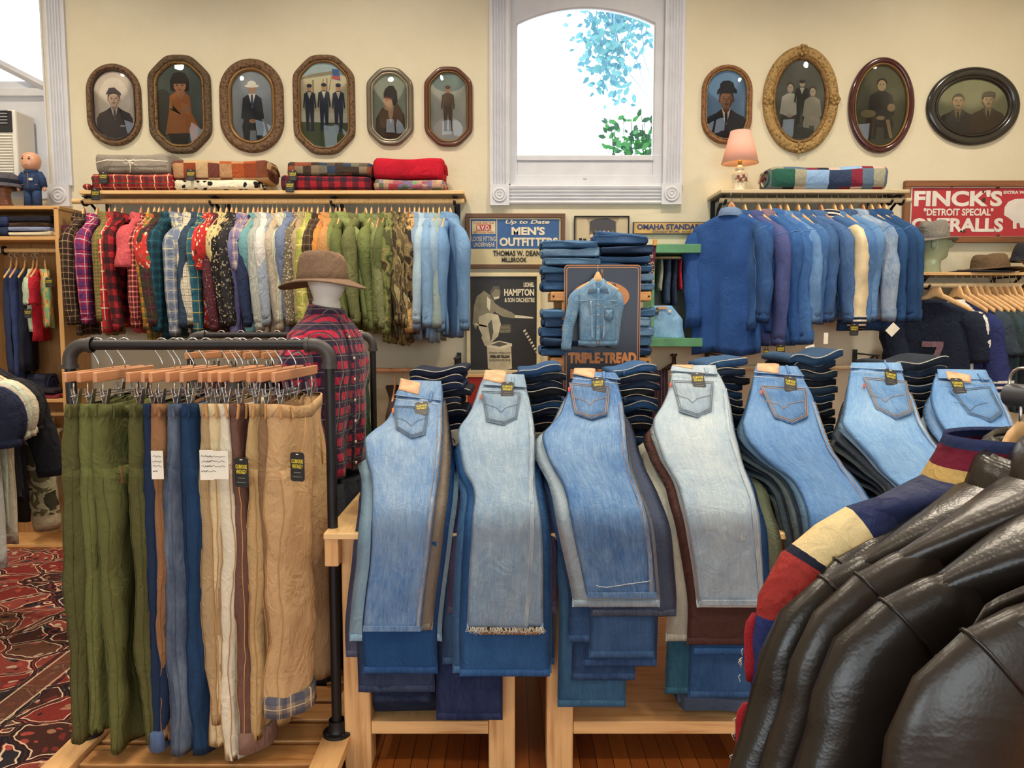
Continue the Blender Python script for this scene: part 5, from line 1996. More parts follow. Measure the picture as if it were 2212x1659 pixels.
# ---------------------------------------------------------------- clothes in the cabinet
CK = [(22, 'navy overalls hanging in the cabinet', denim('#27304e', None, .2), .95, 0), (34, 'dark indigo overalls beside the navy ones', denim('#2b3860', None, .3), .98, 0),
      (52, 'black denim pinafore in the cabinet', denim('#1d2030', None, .2), .92, 0), (70, 'pale mint and red childs shirt in the cabinet', cloth('#b9c9ae'), .55, .18),
      (78, 'bright red childs shirt behind the mint one', cloth('#b92436'), .64, .18), (94, 'patchwork print childs dungarees in green orange and yellow', patchwork(('#7fae74', '#cf7a52', '#d9b45a', '#86b58a', '#d98a72', '#c9c07a', '#a9c28e'), .042, .04, 2), .52, 0)]
for i, (px, lab, mat, L, sl) in enumerate(CK):
    loc = (P(px, 560, 5.03).x, 5.03, zc1 - .12)
    yaw = -PI / 2 + .30 + (.35 if i == 5 else 0)
    sc = .62
    t = garment('childs_garment', lab, 'clothing', 'clothes hanging in the cabinet', loc, yaw, mat, w=.17, L=L / sc * .72, th=.05, slv=sl / sc if sl else 0, sr=.07, cuffr=.07,
                seed=130 + i, collar='none', amp=1.2, scale=sc, flare=.03)
    hanger('wooden hanger inside the ' + lab, 'hangers in the cabinet', (loc[0], loc[1], loc[2] + .012), yaw, 'pale', .66)
    if i in (3, 5):
        q = P(60 if i == 3 else 106, 677 if i == 3 else 610, 4.86)
        hang_tag(t, frame_at(q, (1, 0, 0), (0, 0, 1)), .045, .06)
CS = [(74, 'dark knitted sweater on the low cabinet rod', cloth('#2c2a30', name='knit')), (84, 'tan sweater on the low cabinet rod', cloth('#b08a5c', name='knit')), (94, 'black jacket on the low cabinet rod', cloth('#1c1c22')),
      (112, 'cream knitted sweater on the low cabinet rod', cloth('#ddd2b4', name='knit'))]
for i, (px, lab, mat) in enumerate(CS):
    loc = (P(px, 900, 5.03).x, 5.03, zc2 - .10)
    yaw = -PI / 2 + .35
    garment('sweater', lab, 'clothing', 'sweaters on the low cabinet rod', loc, yaw, mat, w=.17, L=.48, th=.05, slv=.36, sr=.06, cuffr=.035, seed=140 + i, collar='crew', amp=1.3, scale=.98, kmat=mat)
    hanger('wooden hanger inside the ' + lab, 'hangers on the low cabinet rod', (loc[0], loc[1], loc[2] + .012), yaw, 'pale', .8)
# maroon top squeezed between the cabinet and the shirts
loc = (P(136, 500, 4.98).x + .05, 4.98, P(0, 488, 4.98).z)
garment('vest', 'maroon sleeveless top hanging between the cabinet and the shirts', 'clothing', None, loc, -PI / 2 + .3, cloth('#4d1c2e', name='velvet'), w=.15, L=.62, th=.03, slv=0, seed=150, collar='none')

# ---------------------------------------------------------------- T-shirts at the picture edge, on their own rail
EDGE = [  # depth, label, material, length, sleeve
    (3.56, 'black long sleeved shirt at the far end of the edge rail', cloth('#1f1f26'), .66, .46), (3.50, 'charcoal T-shirt behind the cream ones on the edge rail', cloth('#2c2a2e'), .62, 0),
    (3.42, 'cream T-shirt before the charcoal one on the edge rail', cloth('#d9cfb4', amt=.1), .76, 0), (3.34, 'pale stone T-shirt on the edge rail', cloth('#c8bfa9', amt=.1), .80, 0),
    (3.27, 'pale mint T-shirt between the cream and navy ones', cloth('#bcc7b4', amt=.1), .74, 0), (3.20, 'light grey T-shirt with long hem on the edge rail', cloth('#b3aca0', amt=.1), .86, 0),
    (3.12, 'navy T-shirt on the edge rail', cloth('#20263f'), .46, 0), (3.05, 'midnight blue T-shirt nearest on the edge rail', cloth('#1a2034'), .46, 0)]
EX = lambda y: -2.49 + .40 * (3.56 - y)
zr = 1.385
t = thing('clothes_rail', 'black rail carrying the pale and dark T-shirts at the picture edge', 'rail', (EX(3.4), 3.4, 0))
b = MB()
b.tube([(EX(3.75) - .2, 3.75, .012), (EX(3.75) - .2, 3.75, zr), (EX(3.73), 3.73, zr), (EX(2.95), 2.95, zr), (EX(2.95), 2.95, .012)], .012, 10)
b.build('rail_pipe', IRON, t, world=True)
for y in (3.75, 2.95):
    MB().lathe([(.0, .012), (.06, .012), (.062, 0)], (EX(y) - (.2 if y > 3.5 else 0), y, 0), 24).build('rail_foot', IRON, t, world=True)
for i, (y, lab, mat, L, sl) in enumerate(EDGE):
    loc = (EX(y), y, zr - .095)
    yaw = .12 + .03 * (i % 3)
    garment('t_shirt' if not sl else 'long_sleeved_shirt', lab, 'shirt', 'T-shirts on the edge rail', loc, yaw, mat, w=.20 - .008 * (i % 3), L=L, th=.022, slv=sl or .24, sr=.072 if not sl else .075,
            cuffr=.078 if not sl else .06, seed=160 + i, collar='crew', arm=(.015 if not sl else .10, .01), amp=1.2, tuck=False, sflat=.4)
    hanger('wooden hanger inside the ' + lab, 'hangers on the edge rail', (loc[0], loc[1], loc[2] + .0), yaw, 'pale', .95)
loc = (-2.36, 3.72, P(0, 905, 3.7).z)
garment('camouflage_jacket', 'camouflage jacket with tan sleeve hanging behind the black shirt on the edge rail', 'jacket', None, (-2.56, 3.70, 1.22), .2, cloth('#2b2822'), w=.19, L=.72, th=.03, slv=.66,
        sr=.075, cuffr=.06, seed=171, collar='crew', smat=camo('#3e3a2a', '#a39d7c', '#5f5a3c', '#b3ab86', 11), kmat=cloth('#b9a98a'), tuck=False, arm=(.06, .0))
hanger('wooden hanger inside the camouflage jacket', None, (-2.56, 3.70, 1.22), .2, 'pale', .95)
# ================================================================ pipe racks
def pipe_rack(label, xl, xr, Y, zbar, zbase, r=.0165, posts=True):
    t = thing('pipe_rack', label, 'clothes rack', ((xl + xr) / 2, Y, zbase if posts else 0))
    MB().tube([(xl + .05, Y, zbar), (xr - .05, Y, zbar)], r, 16).build('top_bar', IRON, t, world=True, ang=40)
    for x, s in ((xl, 1), (xr, -1)):
        MB().tube([(x, Y, zbase), (x, Y, zbar - .05)], r, 16).build('post', IRON, t, world=True, ang=40)
        pts = [(x, Y, zbar - .075), (x, Y, zbar - .05)]
        for k in range(1, 8):
            a = PI / 2 * k / 8
            pts.append((x + s * .05 * (1 - math.cos(a)), Y, zbar - .05 + .05 * math.sin(a)))
        pts += [(x + s * .05, Y, zbar), (x + s * .075, Y, zbar)]
        b = MB().tube(pts, r * 1.32, 16)
        for p in ((pts[0], pts[1]), (pts[-1], pts[-2])):
            a, c = Vector(p[0]), Vector(p[1])
            b.tube([a, a + (c - a) * .5], r * 1.55, 16)
        b.build('elbow', plain('#4a4746', .5, .5, name='cast_iron'), t, world=True, ang=40)
        b = MB().lathe([(r * 1.6, .05), (r * 1.6, .022), (.03, .012), (.046, .010), (.047, 0)], (x, Y, zbase), 24)
        for k in range(4):
            a = PI / 4 + k * PI / 2
            b.lathe([(.0, .016), (.005, .016), (.006, .01)], (x + .036 * math.cos(a), Y + .036 * math.sin(a), zbase), 8)
        b.build('floor_flange', IRON, t, world=True, ang=40)
    return t


YK = 2.44
zbar = P(0, 745, YK).z
xl, xr = P(152, 800, YK).x, P(712, 800, YK).x
ZB = P(0, 1585, YK).z
rack = pipe_rack('black iron pipe rack full of hanging work trousers', xl, xr, YK, zbar, ZB)
# slatted wooden base carrying the rack
base = thing('slatted_platform', 'low slatted wooden platform under the trouser rack', 'platform', ((xl + xr) / 2, 2.3, 0))
YA, YBk = 1.75, 2.95
for x in (xl, xr):
    boxes('side_rail', PINE, [((x, (YA + YBk) / 2, ZB - .019), (.09, YBk - YA, .038))], base, .004)
    for y in (YA + .1, YBk - .1):
        boxes('leg', PINE, [((x, y, (ZB - .038) / 2), (.07, .07, ZB - .038))], base, .004)
for k in range(9):
    y = lerp(YA + .06, YBk - .06, k / 8)
    boxes('slat', wood('#c78f56', '#9c6531', .5), [(((xl + xr) / 2, y, ZB - .028), (xr - xl - .094, .11, .02))], base, .003)
# rear rack
YK2 = 3.62
zbar2 = P(0, 724, YK2).z
xl2, xr2 = P(412, 800, YK2).x, P(806, 800, YK2).x
rack2 = pipe_rack('second black pipe rack standing behind the mannequin', xl2, xr2, YK2, zbar2, .04, r=.0145)
base2 = thing('rack_platform', 'dark wooden base board under the second pipe rack', 'platform', ((xl2 + xr2) / 2, YK2, 0))
boxes('base_board', PINE, [(((xl2 + xr2) / 2, YK2, .02), (xr2 - xl2 + .12, .5, .04))], base2, .004)


# ---------------------------------------------------------------- clip hangers
def clip_hanger(label, group, loc, yaw, mat, ln=.36):
    """loc: the point where the hook sits on the bar (its axis)"""
    t = thing('clip_hanger', label, 'hanger', loc, yaw, group)
    b = MB()
    b.box((0, 0, -.090), (ln, .013, .030))
    b.build('wooden_bar', mat, t, smooth=False, bevel=.003)
    pts = [(0, 0, -.085), (0, 0, -.055), (0, -.006, -.042), (0, -.022, -.018), (0, -.0235, -.004)]
    for k in range(10):
        a = math.radians(180 - k * 22)
        pts.append((0, .0215 * math.cos(a), .0215 * math.sin(a)))
    MB().tube(pts, .0021, 6).build('hook', METAL, t)
    b = MB()
    b.tube([(-ln * .42, 0, -.150), (ln * .42, 0, -.150)], .0024, 6)
    for s in (-1, 1):
        b.tube([(s * ln * .38, 0, -.11), (s * ln * .38, 0, -.138), (s * ln * .38, .007, -.15), (s * ln * .38, 0, -.158), (s * ln * .36, 0, -.15)], .002, 6)
    b.build('clip_rod', METAL, t)
    for s in (-1, 1):
        b = MB()
        x = s * ln * .34
        for q in (-1, 1):
            b.add([(x - .009, q * .012, -.128), (x + .009, q * .012, -.128), (x + .011, q * .003, -.176), (x - .011, q * .003, -.176),
                   (x - .009, q * .0135, -.128), (x + .009, q * .0135, -.128), (x + .011, q * .0045, -.176), (x - .011, q * .0045, -.176)],
                  [(0, 1, 2, 3), (7, 6, 5, 4), (0, 4, 5, 1), (1, 5, 6, 2), (2, 6, 7, 3), (3, 7, 4, 0)])
        b.tube([(x - .012, 0, -.15), (x + .012, 0, -.15)], .004, 8)
        b.build('clip', METAL, t, smooth=False)
    return t


# ---------------------------------------------------------------- hanging trousers
def trousers(name, label, group, loc, yaw, mat, L=1.05, w=.185, th=.036, seed=0, spread=.0, leg=.105, taper=.85, cuff=None, flare=0, amp=1.0, fly=False, front=0.0, twist=.0, wb=None):
    """local x along the hanger (+x the near end), z=0 at the waist; hung from two clips so the waist sags between them"""
    t = thing(name, label, 'trousers', loc, yaw, group)
    rnd = random.Random(seed * 7 + 3)
    ph = rnd.uniform(0, 6)
    sd = Vector((seed * 2.3, seed * 1.1, seed))
    n = 36

    def fold(x, y, z, s):
        d = min(1, -z / L + .05)
        return amp * (.010 * math.sin(x * 34 + ph + z * 2) * (.3 + d) + .016 * noise.noise(Vector((x * 8, s * .7, z * 5)) + sd) + .006 * noise.noise(Vector((x * 22, s, z * 18)) + sd))

    def tw(x, y, z):
        a = twist * -z / L
        return (x * math.cos(a) - y * math.sin(a), x * math.sin(a) + y * math.cos(a), z)
    rings = []
    for k in range(11):
        q = k / 8
        z = -.30 * q
        a, b_ = lerp(w, w + .010, min(q, 1)), lerp(th * .75, th * .98, min(q * 1.6, 1))
        if q > .9:
            a, b_ = a - .06 * (q - .9), b_ * (1 - .55 * (q - .9))
        rg = []
        for i in range(n):
            c, s = se(2 * PI * i / n, .7)
            x = a * c
            y = b_ * s + fold(x, 0, z, s)
            sag = .018 * (1 - (x / a) ** 2) * max(0, 1 - q) * amp + .012 * max(0, abs(x / a) - .75) * max(0, 1 - q)
            rg.append(tw(x, y, z - sag))
        rings.append(rg)
    inner = [(x * .96, y * .5, z - .05) for x, y, z in rings[0]]
    MB().loft([inner] + rings, True, False, True).build('seat', mat, t)
    for sgn in (1, -1):
        lr = []
        m = 26
        l_ = L * (1 if sgn > 0 else rnd.uniform(.96, .985))
        for k in range(m + 1):
            q = k / m
            z = lerp(-.20, -l_, q)
            half = lerp(leg, leg * taper, q) + flare * max(0, q - .6)
            en = min(1, .80 + q * 1.5)
            half *= .92 + .08 * min(1, q * 7)
            cx_ = sgn * (w + .006 + .006 * min(1, q * 5) - half) + sgn * spread * q - sgn * (.012 * q)
            b_ = lerp(th * 1.0, th * .80, q) * (1 + .10 * math.sin(q * 3)) * en
            rg = []
            for i in range(n - 8):
                c, s = se(2 * PI * i / (n - 8), .72)
                x = cx_ + half * c
                y = b_ * s + fold(x, 0, z, s) + sgn * .004 + front * q * sgn
                rg.append(tw(x, y, z + .006 * math.sin(x * 30 + ph) * q))
            lr.append(rg)
        if cuff and sgn > 0:
            ctr = sum((Vector(p) for p in lr[-1]), Vector()) / (n - 8)
            c2 = []
            for dz, kk in ((.065, 1.02), (.06, 1.13), (.0, 1.14), (-.004, 1.05)):
                c2.append([tuple(Vector((ctr.x + (p[0] - ctr.x) * kk, ctr.y + (p[1] - ctr.y) * (kk + .08), p[2] + dz))) for p in lr[-1]])
            MB().loft(c2).build('turned_cuff', cuff, t)
        lr.append([(p[0] * .99 + .01 * cx_, p[1] * .7, p[2] + .03) for p in lr[-1]])
        MB().loft(lr, True, True, True).build('trouser_leg', mat, t)
        # side seam down the near leg
        if sgn > 0:
            pts, pt2 = [], []
            for rg in lr[:-1]:
                p = rg[1]
                pts.append((p[0] + .0015, p[1], p[2]))
                p = rg[len(rg) - 2]
                pt2.append((p[0] + .0012, p[1] - .001, p[2]))
            sb = MB()
            sb.tube(pts, .0016, 5)
            sb.tube(pt2, .0012, 5)
            sb.build('side_seam', wb or mat, t)
    # waistband and belt loops
    top, bot = [], []
    for (x, y, z), (x2, y2, z2) in zip(rings[0], rings[1]):
        top.append((x * 1.012, y * 1.06, z + .002))
        bot.append((x2 * 1.012, y2 * 1.06, z2 + .002))
    MB().loft([[(x * .97, y * .85, z) for x, y, z in top], top, bot, [(x * .99, y * .95, z - .001) for x, y, z in bot]]).build('waistband', mat, t)
    for i in (1, n // 4 - 4, n - 5, n - 10):
        b = MB()
        p, q = Vector(top[i]), Vector(bot[i])
        o = Vector((p.x * .02, .004 * math.copysign(1, p.y), 0))
        b.tube([p + o * .5, p + o * 1.2 - Vector((0, 0, .006)), q + o * 1.2 + Vector((0, 0, .0)), q + o * .5 - Vector((0, 0, .008))], .0045, 4, flat=.5)
        b.build('belt_loop', wb or mat, t, smooth=False)
    return t


OLIVE = cloth('#5f6136', name='cotton_twill')
OLIVE2 = cloth('#676a3c', name='cotton_twill')
OLIVED = cloth('#54532f', name='cotton_twill')
PANTS = [  # px of the near hanger end, label, material, options
    (140, 'darkest olive army trousers at the outer end of the trouser rack', OLIVED, dict(L=1.06, w=.18, cuff=None)),
    (170, 'olive army trousers with flapped pocket, second from the outer end', OLIVE2, dict(L=1.04)),
    (205, 'broad olive army trousers with red edged pocket', OLIVE, dict(L=1.10, flare=.04, amp=1.2, pk=1)),
    (276, 'mid olive army trousers beside the dark navy jeans', OLIVED, dict(L=1.06, pk=1)),
    (308, 'dark navy jeans with turned cuff on the trouser rack', denim('#1d2b45', '#31476b', .3, .2, seed=31), dict(L=1.09, cuff=denim('#46587a'))),
    (325, 'tan brown work trousers with narrow leg', cloth('#8f6747', name='duck_canvas'), dict(L=1.06, taper=.7, card=(.035, .085, 0))),
    (362, 'washed slate jeans with worn knee on the trouser rack', denim('#3d4a60', '#8b97a8', .9, .3, seed=33), dict(L=1.1)),
    (392, 'deep blue jeans with loose thread on the trouser rack', denim('#1c3350', '#2e5688', .35, .3, seed=34), dict(L=1.10)),
    (432, 'dusty khaki canvas trousers with handwritten card', cloth('#a88f6b', name='duck_canvas'), dict(L=1.0, card=(.04, .09, .0))),
    (452, 'cream canvas carpenter trousers with paint tear', cloth('#d0bd96', name='duck_canvas', amt=.12), dict(L=1.08, card=(.075, .085, 1))),
    (474, 'bright off white and khaki trousers', cloth('#d6cdb8', name='duck_canvas', amt=.1), dict(L=1.12)),
    (500, 'mauve brown double stitched work trousers with rolled hem', cloth('#6a4b42', name='duck_canvas'), dict(L=1.09, cuff=cloth('#7a5d52'), tag=1)),
    (536, 'khaki double knee trousers with brass rivets', cloth('#b89a6c', name='duck_canvas'), dict(L=1.06)),
    (560, 'brown khaki trousers squeezed behind the sandy pair', cloth('#86684a', name='duck_canvas'), dict(L=.98)),
    (590, 'sandy tan carpenter trousers with plaid lined cuff, nearest the rack post', cloth('#bf9c72', name='duck_canvas'), dict(L=.97, w=.18, th=.05, leg=.11, cuff=tartan('#8f7f6c', '#39435c', '#c9b89a', .05), tag=1, amp=1.35)),
]
rnd = random.Random(4)
for i, (px, lab, mat, op) in enumerate(PANTS):
    xf = (px - CX) * 2.27 / F
    yaw = -PI / 2 - rnd.uniform(.0, .14) if i < 14 else -PI / 2 - .10
    xc = xf - .18 * math.cos(yaw)
    hk = Vector((xc, YK, zbar))
    clip_hanger('clip hanger holding the ' + lab.split(',')[0].replace(' on the trouser rack', ''), 'clip hangers on the trouser rack', hk, yaw, HANGR, .36)
    kw = {k: v for k, v in op.items() if k in ('L', 'w', 'th', 'leg', 'taper', 'cuff', 'flare', 'amp')}
    kw.setdefault('w', .165)
    kw.setdefault('leg', .10)
    t = trousers('work_trousers', lab, 'trousers on the pipe rack', hk + Vector((0, 0, -.168)), yaw, mat, seed=i + 1, front=.0, twist=rnd.uniform(-.25, .1), wb=STITCH if i > 7 else None, **kw)
    M = t.matrix_basis
    M = Matrix.LocRotScale(t.location, t.rotation_euler, t.scale)
    if op.get('tag'):
        p = M @ Vector((.15, .050, -.19)) if i == 14 else M @ Vector((.185, .02, -.20))
        hang_tag(t, frame_at(p + Vector((.012, -.02, 0)), (1, -.25, 0), (.05, 0, 1)), .046, .088)
    if op.get('card'):
        cw, ch, k = op['card']
        p = M @ Vector((.19, .012, -.19 + .02 * k))
        b = MB()
        b.box((0, 0, 0), (cw, .001, ch))
        card = b.build('price_card', CARD, t, smooth=False)
        card.location = Vector((.195, .02, -.18))
        card.rotation_euler = (0, 0, PI / 2 + .1)
        sc_ = MB()
        rr = random.Random(i)
        for ln in range(4):
            zz = ch * (.3 - ln * .17)
            pts = [(-cw * .38 + cw * .76 * j / 14 * (1 if ln < 3 else .5), -.0012, zz + rr.uniform(-1, 1) * ch * .035) for j in range(15)]
            sc_.tube(pts, .0006, 4)
        sc_.build('handwriting', INK, card)
    if op.get('pk'):
        b = MB()
        for z0 in (-.24,):
            b.tube([(.15, .052, z0 + .045), (.155, .055, z0), (.11, .056, z0 - .012), (.06, .052, z0 + .006)], .004, 6)
        b.build('pocket_edge', cloth('#8f4a35'), t)
        b = MB()
        b.add([(.16, .050, -.19), (.06, .050, -.20), (.055, .058, -.238), (.11, .062, -.252), (.158, .060, -.242)], [(0, 1, 2, 3, 4)])
        b.build('pocket_flap', mat, t, solid=.003)
    if i == 14:
        b = MB()
        b.tube([(.10, .066, -.05), (.12, .07, -.10), (.165, .062, -.17)], .002, 6)
        b.tube([(-.02, .066, -.05), (-.02, .07, -.14), (-.03, .07, -.22)], .0025, 6)
        b.build('pocket_seam', STITCH, t)

# trousers and hangers on the rear rack
REAR = [(440, 'moss green trousers on the rear rack', '#4c5a42'), (478, 'brown corduroy trousers on the rear rack', '#5f4634'), (520, 'grey trousers on the rear rack', '#5d5f60'), (560, 'tan trousers on the rear rack', '#9a7f5a'),
        (598, 'black trousers on the rear rack', '#222224'), (640, 'navy trousers on the rear rack', '#27344c'), (690, 'maroon trousers on the rear rack', '#5b2a30'), (778, 'forest green trousers at the end of the rear rack', '#31483a')]
for i, (px, lab, c) in enumerate(REAR):
    yaw = -PI / 2 + (-.1 if i < 7 else .25)
    hk = Vector((P(px, 724, YK2).x, YK2, zbar2))
    clip_hanger('clip hanger holding the ' + lab, 'clip hangers on the rear rack', hk, yaw, HANGR, .34)
    trousers('hanging_trousers', lab, 'trousers on the rear rack', hk + Vector((0, 0, -.168)), yaw, cloth(c, name='cotton_twill'), seed=40 + i, L=1.0, w=.16, leg=.095, twist=.1)

# ================================================================ the dressed mannequin
Ym = 2.98
mc = P(706, 668, Ym)
FLN = plaid('#2a2036', (('u', .062, 0, .030, '#b02440', .85), ('v', .075, 0, .040, '#2a2036', 1.0), ('u', .062, .30, .030, '#241c30', 1.0), ('u', .031, .2, .0015, '#8b8472', .6), ('v', .0375, .3, .0015, '#8b8472', .6)), name='flannel_plaid')


def flannel():
    t = NT('flannel_blocks')
    ox, oy, y = t.sep(t.co('Object'))
    x = t.math('ADD', t.math('MULTIPLY', ox, .8), oy)
    k = C('#2a1d38')
    fx = t.math('FRACT', t.math('MULTIPLY', x, 1 / .052))
    fy = t.math('FRACT', t.math('MULTIPLY', y, 1 / .058))
    a = t.math('LESS_THAN', t.math('ABSOLUTE', t.math('SUBTRACT', fx, .42)), .20)
    c = t.math('LESS_THAN', t.math('ABSOLUTE', t.math('SUBTRACT', fy, .5)), .25)
    a2 = t.math('LESS_THAN', t.math('ABSOLUTE', t.math('SUBTRACT', fx, .84)), .09)
    m = t.math('MULTIPLY', t.math('MAXIMUM', a, t.math('MULTIPLY', a2, .7)), c)
    k = t.mix(t.math('MULTIPLY', t.math('MAXIMUM', a, c), .18), k, C('#6b2040'))
    k = t.mix(t.math('MULTIPLY', m, .95), k, C('#b81f3c'))
    for q, w in ((fx, .72), (fy, .1)):
        l = t.math('LESS_THAN', t.math('ABSOLUTE', t.math('SUBTRACT', q, w)), .02)
        k = t.mix(t.math('MULTIPLY', l, .45), k, C('#a8a088'))
    return t.done(weave(t, k, .2), .95, spec=.2, sheen=.2)


FL = flannel()
man = thing('mannequin', 'white faceless mannequin standing between the two pipe racks', 'mannequin', (mc.x, Ym, 0), -PI / 2 - .30)
MW = plain('#dcd6cc', .4, name='mannequin_white', var=.02)
b = MB()
zn = mc.z
prof = [(zn - .14, .07, .07, .07), (zn - .05, .062, .062, .06), (zn, .054, .054, .056), (zn + .03, .052, .05, .056)]
hd = [(zn + .035 + (z - .05) * .62, hw * .94, f * .78, bk * .78) for z, hw, f, bk in
      [(.05, .056, .055, .06), (.08, .062, .075, .066), (.11, .068, .088, .075), (.15, .074, .094, .088), (.20, .077, .095, .098), (.245, .074, .09, .098), (.28, .058, .07, .08), (.30, .03, .035, .04), (.305, .004, .005, .005)]]
rg = [[(x, -y, z) for x, y, z in r_] for r_ in head_rings(prof + hd)]
torso = [[(a * math.cos(2 * PI * i / 40) , b_ * math.sin(2 * PI * i / 40), z) for i in range(40)] for z, a, b_ in
         ((zn - .60, .12, .06), (zn - .5, .12, .07), (zn - .3, .14, .08), (zn - .16, .13, .06), (zn - .11, .07, .05))]
MB().loft(rg, True, True, True).build('head', MW, man)
MB().loft(torso, True, True, True).build('torso', MW, man)
TRD = cloth('#2e3038', name='trouser_wool')
for s in (-1, 1):
    MB().tube([(s * .085, 0, zn - .66), (s * .09, 0, zn - .95), (s * .09, 0, zn - 1.25), (s * .09, 0, .05)], [.105, .09, .075, .065], 20).build('trouser_leg', TRD, man)
b = MB()
b.lathe([(.0, 0), (.19, 0), (.19, .012), (.03, .02), (.02, .06)], (0, 0, 0), 32)
b.build('stand_base', IRON, man)
sh = garment('flannel_shirt', 'red and navy block plaid flannel shirt dressed on the mannequin', 'shirt', None, (mc.x, Ym, mc.z - .005), -PI / 2 - .30, FL, w=.195, drop=.09, L=.62, th=.118,
             slv=.58, sr=.078, cuffr=.055, arm=(.0, .07), seed=301, amp=1.0, hi=True, tuck=False, kmat=FL, neck=.068)
b = MB()
for k in range(7):
    z = -.10 - k * .08
    b.ell((.035, .134 if k else .115, z), (.006, .004, .006), 10, 6)
b.build('buttons', plain('#d8c9a8', .3, name='button'), sh)
# shirt front edge, a double strip
MB().tube([(.03, .072, -.02), (.033, .110, -.10), (.034, .131, -.2), (.034, .130, -.4), (.035, .120, -.61)], .012, 8, flat=.35).build('button_placket', FL, sh)
hq = P(697, 607, Ym)
hat('wide_brim_hat', 'wide brimmed brown felt hat on the mannequin', (hq.x, Ym, hq.z), .098, .088, .115, cloth('#7b6350', name='felt', amt=.2), cloth('#6c5644', name='ribbon'), rz=-.15, up=-.012, curl=-.015, brim=1.72, tilt=.0, pinch=.03)

# red felt banner in a wooden frame and small clothes on the rod beneath the shirts
r = rect(1003, 808, 1060, 900, 4.9)
t = thing('framed_felt_banner', 'red felt banner in a pale wooden frame standing behind the jeans', 'banner', ((r[0] + r[1]) / 2, 4.9, 0))
frame4('frame', (r[0], r[1] + .3, .8, r[3]), .02, 4.89, 4.91, MAPLE, t)
b = MB()
b.box(((r[0] + r[1] + .3) / 2, 4.902, (.8 + r[3]) / 2), (r[1] - r[0] + .29, .006, r[3] - .82))
b.build('felt', plain('#a5322c', .9, name='red_felt'), t, smooth=False, world=True)
boxes('stand_leg', MAPLE, [((x, 4.90, .4), (.02, .02, .8)) for x in (r[0] + .02, r[1] + .28)], t)
for i, (px, lab, c) in enumerate(((850, 'brown shoulder hanger with dark garment under the shirts', '#3b2a24'), (872, 'dark brown garment on the lower wooden rod', '#33261f'), (895, 'navy garment on the lower wooden rod', '#1c2233'), (925, 'black garment on the lower wooden rod', '#17181c'),
                                  (955, 'dark blue garment on the lower wooden rod', '#1f2a44'))):
    q = P(px, 800, YR)
    garment('jacket', lab, 'clothing', 'garments on the lower wooden rod', (q.x, YR + .01, q.z - .10), -PI / 2 + .1, cloth(c), w=.2, L=.6, th=.04, slv=.5, seed=200 + i, collar='none')
    hanger('dark wooden hanger carrying the ' + lab, 'hangers on the lower wooden rod', (q.x, YR, q.z - .09), -PI / 2 + .1, 'red', .9)
# ================================================================ display tables
TZ = .82
Y0 = 2.37


def table(label, xa, xb, legs):
    t = thing('display_table', label, 'table', ((xa + xb) / 2, 2.9, 0))
    boxes('table_top', MAPLE, [(((xa + xb) / 2, 2.92, TZ - .010), (xb - xa, 1.10, .02))], t, .003)
    for x in (xa + .022, xb - .022):
        boxes('end_beam', PINE, [((x, 2.92, TZ - .066), (.044, 1.08, .09))], t, .004)
    boxes('rear_apron', PINE, [(((xa + xb) / 2, 3.38, TZ - .066), (xb - xa - .1, .03, .09))], t, .003)
    boxes('front_apron', PINE, [(((xa + xb) / 2, 2.47, TZ - .066), (xb - xa - .1, .03, .09))], t, .003)
    for x in legs:
        for y in (2.475, 3.36):
            boxes('leg', PINE, [((x, y, (TZ - .021) / 2), (.088, .088, TZ - .021))], t, .006)
    zt = P(0, 1556, 2.44).z
    boxes('lower_shelf', PINE, [(((legs[0] + legs[-1]) / 2, 2.92, zt - .012), (legs[-1] - legs[0] + .0, .92, .024)),
                                (((legs[0] + legs[1]) / 2, 2.45, zt - .022), (legs[1] - legs[0] - .09, .034, .044))], t, .003)
    return zt


ZL = table('pale wooden table under the first two stacks of jeans', P(699, 1200, Y0).x, P(1150, 1200, Y0).x, (P(771, 1500, 2.43).x, P(1084, 1500, 2.43).x))
table('long pale wooden table under the five further stacks of jeans', P(1154, 1200, Y0).x, P(2260, 1200, Y0).x, (P(1210, 1500, 2.43).x, P(2200, 1500, 2.43).x))


# ================================================================ draped jeans
def mkpath(zw, yb, zb, yh, yw=2.93):
    """waist height, bend position and height, hanging plane; returns dense polyline"""
    ctrl = [(yw + .02, zw + .002), (yw - .06, zw - .02), (lerp(yw, yb, .35), lerp(zw, zb, .36) + .004), (lerp(yw, yb, .70), lerp(zw, zb, .66)), (yb + .06, zb + .015), (yb + .01, zb - .03), (yh, zb - .11), (yh, zb - .25), (yh + .01, .30), (yh + .012, .10)]
    out = []
    for i in range(len(ctrl) - 1):
        p0, p1, p2, p3 = ctrl[max(i - 1, 0)], ctrl[i], ctrl[i + 1], ctrl[min(i + 2, len(ctrl) - 1)]
        for k in range(10):
            t = k / 10
            out.append(tuple(.5 * (2 * p1[j] + (p2[j] - p0[j]) * t + (2 * p0[j] - 5 * p1[j] + 4 * p2[j] - p3[j]) * t * t + (3 * p1[j] - p0[j] - 3 * p2[j] + p3[j]) * t ** 3) for j in (0, 1)))
    out.append(ctrl[-1])
    return out


